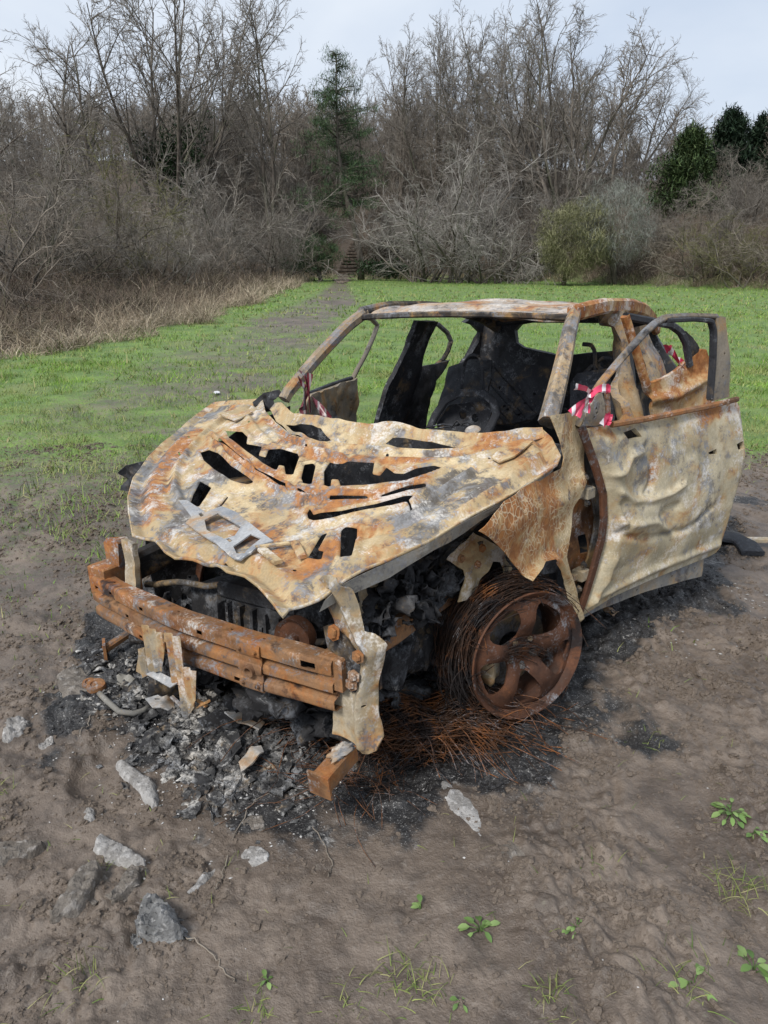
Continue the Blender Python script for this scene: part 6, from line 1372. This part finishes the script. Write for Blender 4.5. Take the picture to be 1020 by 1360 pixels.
# ---- slabs of ash-caked mud and stone
def rock_mat(name, a, b, c):
    t = NT(name); t.vec = t.coord(); n1 = t.noise(9, 8, .65, .5); n2 = t.noise(45, 6, .6); n3 = t.noise(150, 3)
    col = t.mix(t.step(n1, .38, .62), a, b); col = t.mix(t.step(n2, .52, .68, 0, .8), col, c); col = t.mix(t.step(n2, .3, .42, .8, 0), col, (.035, .032, .03))
    h = t.math('ADD', n2, t.math('MULTIPLY', n3, .4)); h = t.math('ADD', h, n1); return t.fin(col, .8, t.bump(h, .8, .012), 0, .3)
M['slab'] = rock_mat('ashy_slab', (.19, .18, .17), (.34, .33, .32), (.48, .47, .46)); M['stone'] = rock_mat('grey_stone', (.10, .10, .10), (.22, .22, .22), (.36, .355, .35))
M['mudslab'] = rock_mat('mud_slab', (.11, .095, .08), (.18, .16, .14), (.28, .26, .24))
def slab(name, label, cat, outline, hgt, mat, seed, dome=.5, tilt=.0):
    U = np.array(outline); c = U.mean(0); U = (U - c) * 1.16; b0 = gz(*c)
    Dm = max(np.ptp(U[:, 0]), np.ptp(U[:, 1]))
    U = smooth_poly(U, 1); U = resample(U, Dm / 26)
    U = U * (1 + .15 * fbm(np.stack([U[:, 0] * 20 / max(Dm, .1) * .3, U[:, 1] * 20 / max(Dm, .1) * .3, np.full(len(U), seed * 1.0)], 1), 3, seed))[:, None]
    def lf(x, y):
        d = polydist(x, y, U); e = np.clip(d / (Dm * .055), 0, 1) ** .6
        gg = ground_at(x + c[0], y + c[1]) - b0
        z = gg * .6 - .010 + 1.5 * hgt * e * (.62 + dome * .35 * np.clip(d / (Dm * .3), 0, 1)) + hgt * .45 * fbm(p2(x, y, 2.2 / Dm * 2, seed), 4, seed) * e + hgt * .25 * np.abs(fbm(p2(x, y, 9 / Dm, seed), 3, seed + 3)) * e + tilt * x
        return np.stack([x, y, z], 1)
    V, F = sheet_mesh(name, U, [], lf, Dm / 34, .02)
    o = link(name, mesh_np(name, V, F, 35), M[mat]); o.location = (c[0], c[1], b0); return tag(o, label, cat)
slab('mud_slab', 'long pale ashy slab lying just in front of the bumper debris', 'slab', [(-0.891,2.004),(-0.869,2.015),(-0.803,1.966),(-0.735,1.905),(-0.700,1.843),(-0.702,1.817),(-0.730,1.810),(-0.787,1.877),(-0.851,1.941)], .030, 'slab', 1)
slab('mud_slab', 'pointed grey slab with two pebbles at its upper edge', 'slab', [(-0.826,1.652),(-0.803,1.672),(-0.741,1.635),(-0.685,1.597),(-0.660,1.570),(-0.688,1.559),(-0.753,1.581),(-0.805,1.607)], .030, 'slab', 2)
slab('mud_slab', 'leaning blocky mud slab, widest at its top end, near the grass sprig', 'slab', [(-0.836,1.394),(-0.841,1.451),(-0.825,1.499),(-0.820,1.536),(-0.802,1.554),(-0.773,1.536),(-0.760,1.487),(-0.766,1.439),(-0.787,1.405),(-0.818,1.387)], .035, 'mudslab', 3)
slab('mud_slab', 'curled tan mud flake between the pointed slab and the big stone', 'slab', [(-0.709,1.456),(-0.700,1.499),(-0.697,1.536),(-0.672,1.536),(-0.646,1.504),(-0.656,1.475),(-0.678,1.451),(-0.691,1.432)], .025, 'mudslab', 4)
slab('boulder', 'largest blue-grey angular stone, with two pebbles at its side', 'stone', [(-0.608,1.361),(-0.620,1.409),(-0.605,1.437),(-0.566,1.423),(-0.531,1.394),(-0.503,1.361),(-0.499,1.332),(-0.543,1.324),(-0.581,1.328)], .055, 'stone', 5)
slab('pebble', 'upper of the two pebbles beside the large angular stone', 'stone', [(-0.629,1.349),(-0.619,1.359),(-0.604,1.349),(-0.603,1.332),(-0.616,1.328)], .015, 'stone', 6)
slab('pebble', 'lower of the two pebbles beside the large angular stone', 'stone', [(-0.606,1.324),(-0.597,1.330),(-0.585,1.321),(-0.587,1.311),(-0.598,1.311)], .012, 'stone', 7)
slab('mud_slab', 'wavy mud ridge cut by the edge of the picture', 'slab', [(-1.104,1.602),(-1.078,1.624),(-1.030,1.635),(-0.995,1.652),(-0.968,1.629),(-0.981,1.597),(-1.026,1.581),(-1.041,1.549),(-1.079,1.554)], .03, 'mudslab', 8)
slab('ash_flake', 'pale blue-grey folded flake far out beside the burnt ground', 'flake', [(-1.326,2.124),(-1.331,2.188),(-1.301,2.210),(-1.263,2.197),(-1.255,2.145),(-1.276,2.111),(-1.295,2.087)], .03, 'slab', 9)
slab('ash_flake', 'small light flake beside the folded blue-grey one', 'flake', [(-1.189,2.083),(-1.182,2.124),(-1.152,2.128),(-1.139,2.087),(-1.163,2.071)], .018, 'slab', 10)
slab('ash_flake', 'small triangular light flake in the mud below the long ashy slab', 'flake', [(-0.902,1.734),(-0.896,1.778),(-0.871,1.765),(-0.859,1.728)], .015, 'slab', 11)
slab('ash_flake', 'low pale ash patch on the bare mud below the wire heap', 'ash patch', [(0.172,1.884),(0.207,1.905),(0.242,1.870),(0.274,1.817),(0.295,1.762),(0.285,1.681),(0.259,1.681),(0.229,1.740),(0.189,1.794)], .010, 'slab', 12)
slab('ash_flake', 'ragged flake of ash between the curled flake and the long wire', 'flake', [(-0.540,1.470),(-0.516,1.487),(-0.500,1.529),(-0.467,1.565),(-0.459,1.554),(-0.481,1.509),(-0.500,1.470),(-0.522,1.446)], .012, 'slab', 13)
slab('mud_slab', 'flat dark mud crust disc on the open mud below the burnt patch', 'slab', [(0.325,1.629),(0.350,1.652),(0.389,1.652),(0.410,1.624),(0.398,1.581),(0.361,1.562),(0.330,1.575)], .008, 'mudslab', 14)
slab('mud_slab', 'broad pale dried mud slab at the burnt edge beside the bumper', 'slab', [(-1.303,2.506),(-1.280,2.590),(-1.205,2.579),(-1.141,2.506),(-1.124,2.401),(-1.180,2.366),(-1.246,2.401)], .018, 'mudslab', 15)
slab('mud_slab', 'low grey mud lump on the burnt ground directly below the crash box', 'slab', [(-0.426,1.731),(-0.397,1.762),(-0.356,1.747),(-0.355,1.710),(-0.393,1.698)], .014, 'mudslab', 16)
slab('ash_flake', 'white-grey flake lying below the long slab at the burnt edge', 'flake', [(-0.404,1.616),(-0.365,1.635),(-0.323,1.613),(-0.330,1.575),(-0.375,1.570)], .012, 'slab', 17)

# ---- car pieces dropped on the burnt ground
def flat_piece(name, label, cat, P, th, mat, seed, amp=.02, hz=.02):
    U = np.array(P); c = U.mean(0); o = sheet(name, U - c, [], lambda x, y: np.stack([x, y, hz + fbm(p2(x, y, 8, seed), 3, seed) * amp + ground_at(x + c[0], y + c[1]) - gz(*c)], 1), M[mat], None, .012, th)
    o.location = (c[0], c[1], gz(*c)); return tag(o, label, cat)
def at_w(p, z=0): return (p[0], p[1], gz(p[0], p[1]) + z)
c = [(-1.144,2.437)][0]
for lab, p, r_ in (('upper rusty disc lying on the ash below the far end of the beam', [(-1.150,2.453)][0], .028), ('lower rusty disc half buried below the other disc', [(-1.101,2.401)][0], .036)):
    o = MB().lathe([(0, .006), (r_ * .5, .007), (r_ * .6, .012), (r_ * .9, .012), (r_, .004), (r_, -.01)], (0, 0, 0), (.1, -.1, 1), 20).build('rusty_disc', M['rustbar']); o.location = at_w(p, .012); tag(o, lab, 'disc')
flat_piece('steel_plate', 'small square grey plate beside the rusty discs', 'plate', [(-1.045,2.463),(-1.011,2.479),(-0.972,2.458),(-0.985,2.416),(-1.027,2.421)], .006, 'sill', 2, .004)
o = MB().tube([(*p, gz(*p) + .02 + .01 * math.sin(i)) for i, p in enumerate([(-1.059,2.326),(-1.011,2.269),(-0.960,2.242),(-0.912,2.246),(-0.889,2.279),(-0.874,2.302)])], .011, 8).build('bent_pipe', M['sill'], None, 180); tag(o, 'bent grey pipe end lying in the ash under the bumper', 'pipe')
a_, b_ = [(-1.152,2.637),(-1.048,2.787)]
o = MB().sweep([(*a_, .07), (*b_, .10)], rsec(.035, .03)).box((a_[0], a_[1], .06), (.012, .07, .09), (1, .4, 0)).build('tow_bracket', M['rustbar']); tag(o, 'rusty bracket bar with square end plate poking out under the far end of the beam', 'bracket')
for i, (lab, P, mt, hz) in enumerate((('crumpled white-grey foil piece under the number plate bracket', [(-0.890,2.326),(-0.848,2.375),(-0.765,2.336),(-0.730,2.307),(-0.775,2.288),(-0.847,2.279)], 'latch', .03),
    ('torn grey casing piece with pale edges in the debris below the beam', [(-0.672,2.210),(-0.606,2.255),(-0.519,2.233),(-0.512,2.166),(-0.594,2.136)], 'char', .04), ('long pale torn strip in the debris near the lower crash box', [(-0.471,1.948),(-0.441,2.015),(-0.411,2.031),(-0.396,2.000),(-0.428,1.941),(-0.455,1.912)], 'latch', .03),
    ('pinkish burnt casing lump among the grey debris', [(-0.576,2.055),(-0.551,2.124),(-0.504,2.124),(-0.479,2.043),(-0.521,1.978),(-0.558,1.985)], 'debris', .03), ('curved grey shell beside the lower crash box', [(-0.293,2.166),(-0.259,2.224),(-0.203,2.210),(-0.184,2.124),(-0.220,2.083),(-0.266,2.103)], 'char', .05),
    ('flat ash-white sheet scrap below the beam middle', [(-0.572,2.224),(-0.496,2.255),(-0.428,2.210),(-0.438,2.153),(-0.511,2.162)], 'latch', .035), ('orange scrap by the lower edge of the open door', [(1.031,3.069),(1.080,3.092),(1.099,3.039),(1.051,2.994)], 'panelR', .012))):
    flat_piece('burnt_scrap', lab, 'scrap', P, .006, mt, 30 + i, .05, hz)
# heaped melted debris and ash crumbs: nobody could count them
db = MB(); g6 = np.random.default_rng(12)
DP = np.array([(-0.914,2.453),(-0.738,2.233),(-0.574,2.233),(-0.430,2.188),(-0.590,2.063),(-0.455,2.023),(-0.341,2.124),(-0.730,2.103),(-0.278,2.023),(-0.932,2.326),(-0.515,1.948),(-0.363,1.912),(-0.246,2.233),(-0.747,2.375),(-0.484,2.351),(-1.090,2.534),(0.030,2.534),(0.086,2.375),(-0.028,2.326)])
for i in range(260):
    p = DP[g6.integers(0, len(DP))] + g6.normal(0, .085, 2); s_ = g6.uniform(.012, .05) * (1.4 if i % 9 == 0 else 1)
    blob(db, (p[0], p[1], gz(*p) + s_ * .05), (s_, s_ * g6.uniform(.5, 2.2), s_ * g6.uniform(.3, .7)), 1.2, 2.8, i, 12, .9)
for i in range(420):
    p = DP[g6.integers(0, len(DP))] + g6.normal(0, .085, 2); s_ = g6.uniform(.02, .075); shred(db, (p[0], p[1], gz(*p) + s_ * .12), s_, g6, .7, .55)
kind(db.build('melted_debris', M['debris'], None, 50), 'stuff')
M['ashchip'] = rock_mat('ash_chip', (.40, .39, .38), (.52, .51, .50), (.66, .65, .64)); M['mudclod'] = rock_mat('mud_clod', (.115, .093, .077), (.165, .136, .114), (.20, .17, .145))
def chips(name, n, pos, smin, smax, mat, seed, flat=.5):
    g = np.random.default_rng(seed); P = pos(g, n); n = len(P); s_ = g.uniform(smin, smax, n) * g.uniform(.5, 1, n); zz = ground_at(P[:, 0], P[:, 1])
    oct_ = np.array([(1, 0, 0), (0, 1, 0), (-1, 0, 0), (0, -1, 0), (0, 0, 1), (0, 0, -1)], float); T = np.array([(0, 1, 4), (1, 2, 4), (2, 3, 4), (3, 0, 4), (1, 0, 5), (2, 1, 5), (3, 2, 5), (0, 3, 5)])
    V = oct_[None] * g.uniform(.45, 1.2, (n, 6, 1)) * s_[:, None, None] * np.array([1, g.uniform(.5, 1), flat]); a = g.uniform(0, 6.3, n); c_, q_ = np.cos(a)[:, None], np.sin(a)[:, None]
    V = np.stack([V[..., 0] * c_ - V[..., 1] * q_, V[..., 0] * q_ + V[..., 1] * c_, V[..., 2]], 2) + np.concatenate([P, (zz + s_ * .25)[:, None]], 1)[:, None]
    return kind(MB().add(V.reshape(-1, 3), None, (T[None] + (np.arange(n) * 6)[:, None, None]).reshape(-1, 3)).build(name, M[mat], None, None), 'stuff')
chips('ash_chips', 1500, lambda g, n: DP[g.integers(0, len(DP), n)] + g.normal(0, .16, (n, 2)), .002, .010, 'ashchip', 3)
GP = np.array([(0.970,2.979),(0.975,2.873),(0.966,3.092),(1.235,2.761),(1.249,2.710),(1.662,3.385),(1.177,2.873),(1.253,2.679),(1.810,3.212)])
chips('debris_flakes', 1500, lambda g, n: DP[g.integers(0, len(DP), n)] + g.normal(0, .11, (n, 2)), .006, .026, 'debris', 13, .3)
chips('ash_litter', 120, lambda g, n: GP[np.minimum(g.integers(0, 14, n), len(GP) - 1)] * 1.0 + g.normal(0, .09, (n, 2)) * np.array([1, 1]), .003, .014, 'slab', 4)
def nearpos(g, n):
    y = g.uniform(.9, 5.5, n); x = (g.random(n) * 2 - 1) * (y * .62 + .8); k = (fbm(p2(x, y, 1.7, 7), 3, 8) > -.12) & (g.random(n) < .9); return np.stack([x, y], 1)[k]
def crumb_scatter(name, P, size, mat, flat):
    me = bpy.data.meshes.new(name); me.from_pydata(np.concatenate([P, (ground_at(P[:, 0], P[:, 1]) - size * flat * .25)[:, None]], 1).tolist(), [], [])
    at = me.attributes.new('size', 'FLOAT', 'POINT'); at.data.foreach_set('value', size.astype(np.float32))
    o = link(name, me, None); kind(o, 'stuff')
    ng = bpy.data.node_groups.new(name, 'GeometryNodeTree'); ng.interface.new_socket('Geometry', in_out='INPUT', socket_type='NodeSocketGeometry'); ng.interface.new_socket('Geometry', in_out='OUTPUT', socket_type='NodeSocketGeometry')
    N = ng.nodes.new; L = ng.links.new
    gi, go, io, sm, sp_, ic = N('NodeGroupInput'), N('NodeGroupOutput'), N('GeometryNodeInstanceOnPoints'), N('GeometryNodeSetMaterial'), N('GeometryNodeSetPosition'), N('GeometryNodeMeshIcoSphere')
    ic.inputs['Radius'].default_value = 1; ic.inputs['Subdivisions'].default_value = 2
    tx = N('ShaderNodeTexNoise'); tx.inputs['Scale'].default_value = 1.1; tx.inputs['Detail'].default_value = 3; vs = N('ShaderNodeVectorMath'); vs.operation = 'SUBTRACT'; vs.inputs[1].default_value = (.5, .5, .5); vm = N('ShaderNodeVectorMath'); vm.operation = 'MULTIPLY'; vm.inputs[1].default_value = (2.4, 2.4, 2.4)
    L(tx.outputs['Color'], vs.inputs[0]); L(vs.outputs[0], vm.inputs[0]); L(ic.outputs['Mesh'], sp_.inputs['Geometry']); L(vm.outputs[0], sp_.inputs['Offset']); sm.inputs['Material'].default_value = M[mat]; L(sp_.outputs[0], sm.inputs['Geometry'])
    na = N('GeometryNodeInputNamedAttribute'); na.data_type = 'FLOAT'; na.inputs['Name'].default_value = 'size'; rs = N('FunctionNodeRandomValue'); rs.data_type = 'FLOAT_VECTOR'; rs.inputs[0].default_value = (.6, .5, flat * .7); rs.inputs[1].default_value = (1.3, 1.1, flat * 1.3)
    sv = N('ShaderNodeVectorMath'); sv.operation = 'SCALE'; L(rs.outputs[0], sv.inputs[0]); L(na.outputs[0], sv.inputs['Scale']); rv = N('FunctionNodeRandomValue'); rv.data_type = 'FLOAT_VECTOR'; rv.inputs[0].default_value = (-.5, -.5, 0); rv.inputs[1].default_value = (.5, .5, 6.28)
    L(gi.outputs[0], io.inputs['Points']); L(sm.outputs[0], io.inputs['Instance']); L(rv.outputs[0], io.inputs['Rotation']); L(sv.outputs[0], io.inputs['Scale']); L(io.outputs[0], go.inputs[0])
    o.modifiers.new('scatter', 'NODES').node_group = ng; return o
g9 = np.random.default_rng(19)
y = .8 + 5.6 * g9.random(380000) ** 1.25; x = (g9.random(len(y)) * 2 - 1) * (y * .60 + .7)
cr_ = sstep(-.25, .35, fbm(p2(x, y, 1.5, 7), 4, 8)) * .8 + .2; cr2 = sstep(-.1, .3, fbm(p2(x, y, 9, 3), 3, 29)); k = g9.random(len(y)) < cr_ * (.12 + .88 * cr2) * .62
P = np.stack([x, y], 1)[k]; bm_ = burn_mask(P[:, 0], P[:, 1]) > .45; sz_ = np.minimum(.0022 * np.exp(g9.normal(0, .62, len(P))) * (.7 + .25 * P[:, 1]) * 1.35, .015)
M['crumb'] = bark('mud_crumb', (.095, .075, .060), (.165, .135, .11))
crumb_scatter('mud_crumbs', P[~bm_], sz_[~bm_] * 1.15, 'crumb', .62); crumb_scatter('char_crumbs', P[bm_], sz_[bm_] * 1.1, 'char', .62)
chips('pale_crumbs', 320, nearpos, .002, .006, 'ashchip', 7)

# plank and rubber strip behind the open door
a_, b_ = [(1.892,3.932),(2.408,3.909)]
o = MB().box(((a_[0] + b_[0]) / 2, (a_[1] + b_[1]) / 2, gz(*a_) + .03), (math.hypot(b_[0] - a_[0], b_[1] - a_[1]), .045, .02), (b_[0] - a_[0], b_[1] - a_[1], 0)).build('timber_batten', bpy.data.materials['pale_bracket']); tag(o, 'thin pale batten lying on the mud beyond the open door', 'batten')
M['rubber'] = rock_mat('rubber', (.018, .02, .026), (.03, .034, .042), (.05, .055, .066))
RP = np.array([(1.969,3.956),(2.046,3.932),(2.080,3.863),(2.076,3.773)]); n = 4
o = MB().sweep([(p[0], p[1], gz(*p) + .045 - .008 * i) for i, p in enumerate(RP)], rsec(.13, .03)).build('rubber_strip', M['rubber']); tag(o, 'dark curved rubber strip on the mud beside the open door', 'rubber strip')
# bottle on the grass beyond the car, white litter on the field
bt = thing('plastic_bottle', 'clear plastic bottle standing on grass, seen between the pillars', 'bottle', (*[(-0.188,7.417)][0], gz(*[(-0.188,7.417)][0])))
t = NT('clear_plastic'); t.b.inputs['Transmission Weight'].default_value = .7; M['clear'] = t.fin((.85, .9, .95), .12)
MB().lathe([(0, 0), (.035, 0), (.037, .02), (.034, .06), (.037, .12), (.034, .16), (.014, .20), (.013, .225)], (0, 0, 0), (0, 0, 1), 16).build('body', M['clear'], bt, 180)
M['white'] = rock_mat('white_litter', (.62, .62, .64), (.72, .72, .74), (.8, .8, .82))
MB().lathe([(0, .245), (.015, .245), (.015, .225), (0, .225)], (0, 0, 0), (0, 0, 1), 14).build('cap', M['white'], bt)
flat_piece('litter', 'crumpled white litter lying on the grass beside the car', 'litter', [(-2.123,9.022),(-2.109,9.130),(-2.060,9.076),(-2.037,8.969),(-2.081,8.916)], .008, 'white', 61, .03, .02)

# ---- weeds and grass tufts on the mud
M['weed'] = leaf_mat('weed_leaves', [(.10, .18, .05), (.17, .28, .08), (.27, .38, .14)], .5)
M['tuft'] = leaf_mat('tuft_blades', [(.10, .16, .035), (.17, .22, .06), (.26, .29, .09), (.34, .31, .16)])
def seedling(label, px, nleaf, size, seed, spread):
    g = np.random.default_rng(seed); o = thing('seedling', label, 'weed', at_w(px))
    st_ = MB()
    for k in range(nleaf):
        a = g.uniform(0, 6.3); r_ = spread * g.uniform(.1, .7); h = size * g.uniform(.15, .8); e = np.array([math.cos(a) * r_, math.sin(a) * r_, h])
        st_.tube([(0, 0, -.01), e * np.array([.4, .4, .7]), e], .0012, 4)
        d = np.array([math.cos(a), math.sin(a), g.uniform(-.2, .5)]); d /= np.linalg.norm(d); sd = np.cross(d, (0, 0, 1)); sd /= np.linalg.norm(sd); L = size * g.uniform(.7, 1.25); W = L * g.uniform(.22, .34)
        nn = np.cross(sd, d); s5 = [0, .25, .6, .85, 1.0]; ww = [.15, .85, 1, .6, .05]
        V = []
        for q, w_ in zip(s5, ww): b = e + d * L * q - np.array([0, 0, L * .35 * q * q]); V += [b - sd * W * w_ + nn * W * .25 * w_, b, b + sd * W * w_ + nn * W * .25 * w_]
        lf = MB().add(V, [(i * 3 + j, i * 3 + j + 1, i * 3 + j + 4, i * 3 + j + 3) for i in range(4) for j in range(2)])
        me = lf.mesh('leaf', 180); at = me.attributes.new('rnd', 'FLOAT', 'POINT'); at.data.foreach_set('value', np.full(len(V), g.random(), np.float32)); link('leaf', me, M['weed'], o)
    st_.build('stem', M['weed'], o, 180)
for args in (('tiny two-leaved seedling alone on the mud below the ash patch', [(0.095,1.428)][0], 4, .024, 1, .012), ('bright leafy weed in the open mud, the one with the most upright leaves', [(0.242,1.372)][0], 11, .028, 2, .045),
             ('small round-leaved weed spread flat beside the bright leafy one', [(0.482,1.372)][0], 12, .018, 3, .05), ('dense dark green weed patch farthest from the camera on the bare mud', [(1.052,1.778)][0], 26, .024, 4, .07),
             ('broad-leaved weed at the picture edge', [(0.870,1.256)][0], 9, .030, 5, .05), ('weed with one broad leaf among thin grass, close to the camera', [(0.713,1.219)][0], 6, .034, 6, .06),
             ('pale little seedling close to the camera among grass blades', [(0.173,1.178)][0], 4, .018, 7, .02), ('small light green sprig near the lower middle of the mud', [(-0.271,1.232)][0], 5, .018, 8, .016),
             ('yellow-green weed just below the dark weed patch', [(1.079,1.692)][0], 10, .022, 9, .045)): seedling(*args)
def tuft(label, px, n, L, spread, seed):
    g = np.random.default_rng(seed); P = np.zeros((n, 3)); P[:, :2] = g.normal(0, spread, (n, 2)); P[:, 2] = ground_at(P[:, 0] + px[0], P[:, 1] + px[1]) - gz(*px) - .003
    D = nrm(np.stack([g.normal(0, .9, n), g.normal(0, .9, n), np.ones(n) * .8], 1)); V, q = ribbons(P, D, g.uniform(.4, 1.1, n) * L, g.uniform(.0018, .0035, n), g.uniform(.3, 2.2, n), seg=4)
    me = mesh_np('grass_tuft', V, q, 180); add_rnd(me, n, 10); o = link('grass_tuft', me, M['tuft']); o.location = at_w(px); tag(o, label, 'grass tuft')
for args in (('sprawling thin grass tuft in the near corner beyond the big stone', [(-0.709,1.232)][0], 46, .07, .035, 1), ('wide loose grass tuft at the bottom middle of the mud', [(0.062,1.241)][0], 90, .07, .044, 2), ('bushy short grass tuft beside the wide loose one', [(0.377,1.195)][0], 50, .055, .022, 3),
             ('long yellowish grass sprawling at the edge below the weed patch', [(0.956,1.499)][0], 60, .10, .032, 4), ('grass tuft round the weed with one broad leaf', [(0.709,1.232)][0], 34, .08, .04, 5), ('small tuft growing out of the mud at the edge of the burnt ground', [(0.932,2.124)][0], 22, .06, .04, 6),
             ('sprig of grass behind the leaning mud slab', [(-0.785,1.570)][0], 16, .045, .012, 7), ('sprig of grass touching the top of the big angular stone', [(-0.557,1.439)][0], 12, .055, .012, 8), ('small bright grass tuft near the bottom edge', [(-0.279,1.172)][0], 40, .05, .022, 9),
             ('grass tuft cut by the edge beside the folded flake', [(-1.177,1.836)][0], 26, .06, .022, 10), ('few thin blades standing in the middle of the open mud', [(0.595,1.575)][0], 14, .06, .03, 11), ('green tuft at the bottom edge near the first small tuft', [(-0.086,1.195)][0], 34, .05, .03, 12)): tuft(*args)
# stray blades, stalks and loose wires lying on the mud
n = 420; y = rng.uniform(.95, 3.2, n); x = (rng.random(n) * 2 - 1) * (y * .6 + .5); k = burn_mask(x, y) < .3; x, y = x[k], y[k]; n = len(x)
D = nrm(np.stack([rng.normal(0, 1, n), rng.normal(0, 1, n), rng.uniform(.05, .7, n)], 1)); V, q = ribbons(np.stack([x, y, ground_at(x, y) + .002], 1), D, rng.uniform(.015, .05, n), rng.uniform(.0015, .003, n), rng.uniform(.2, 1.2, n), seg=2)
me = mesh_np('stray_grass', V, q, 180); add_rnd(me, n, 6); kind(link('stray_grass', me, M['tuft']), 'stuff')
for lab, P in (('long thin bent wire lying across the mud below the ash debris', [(-0.434,1.658),(-0.423,1.778),(-0.375,1.836),(-0.286,1.877),(-0.216,1.891)]), ('thin dark stalk lying on the mud beside the big stone', [(-0.495,1.351),(-0.431,1.315),(-0.384,1.270),(-0.347,1.232)]), ('short broken brown stalk standing near the curled ash flake', [(-0.444,1.475),(-0.441,1.536),(-0.433,1.602)]),
               ('fine wire curling on the mud below the pale scraps', [(-0.210,1.701),(-0.168,1.643),(-0.146,1.575),(-0.147,1.524)]), ('pale twig on the mud below the rusty discs', [(-1.064,2.124),(-1.054,2.166),(-1.055,2.219)])):
    Pz = bezr([(*p, gz(*p) + .008) for p in P], 16); Pz[:, 2] = ground_at(Pz[:, 0], Pz[:, 1]) + .006; Pz += np.random.default_rng(len(lab)).normal(0, .003, Pz.shape)
    o = MB().tube(Pz, .0018, 5).build('stalk', M['twig_brown'], None, 180); tag(o, lab, 'stalk')
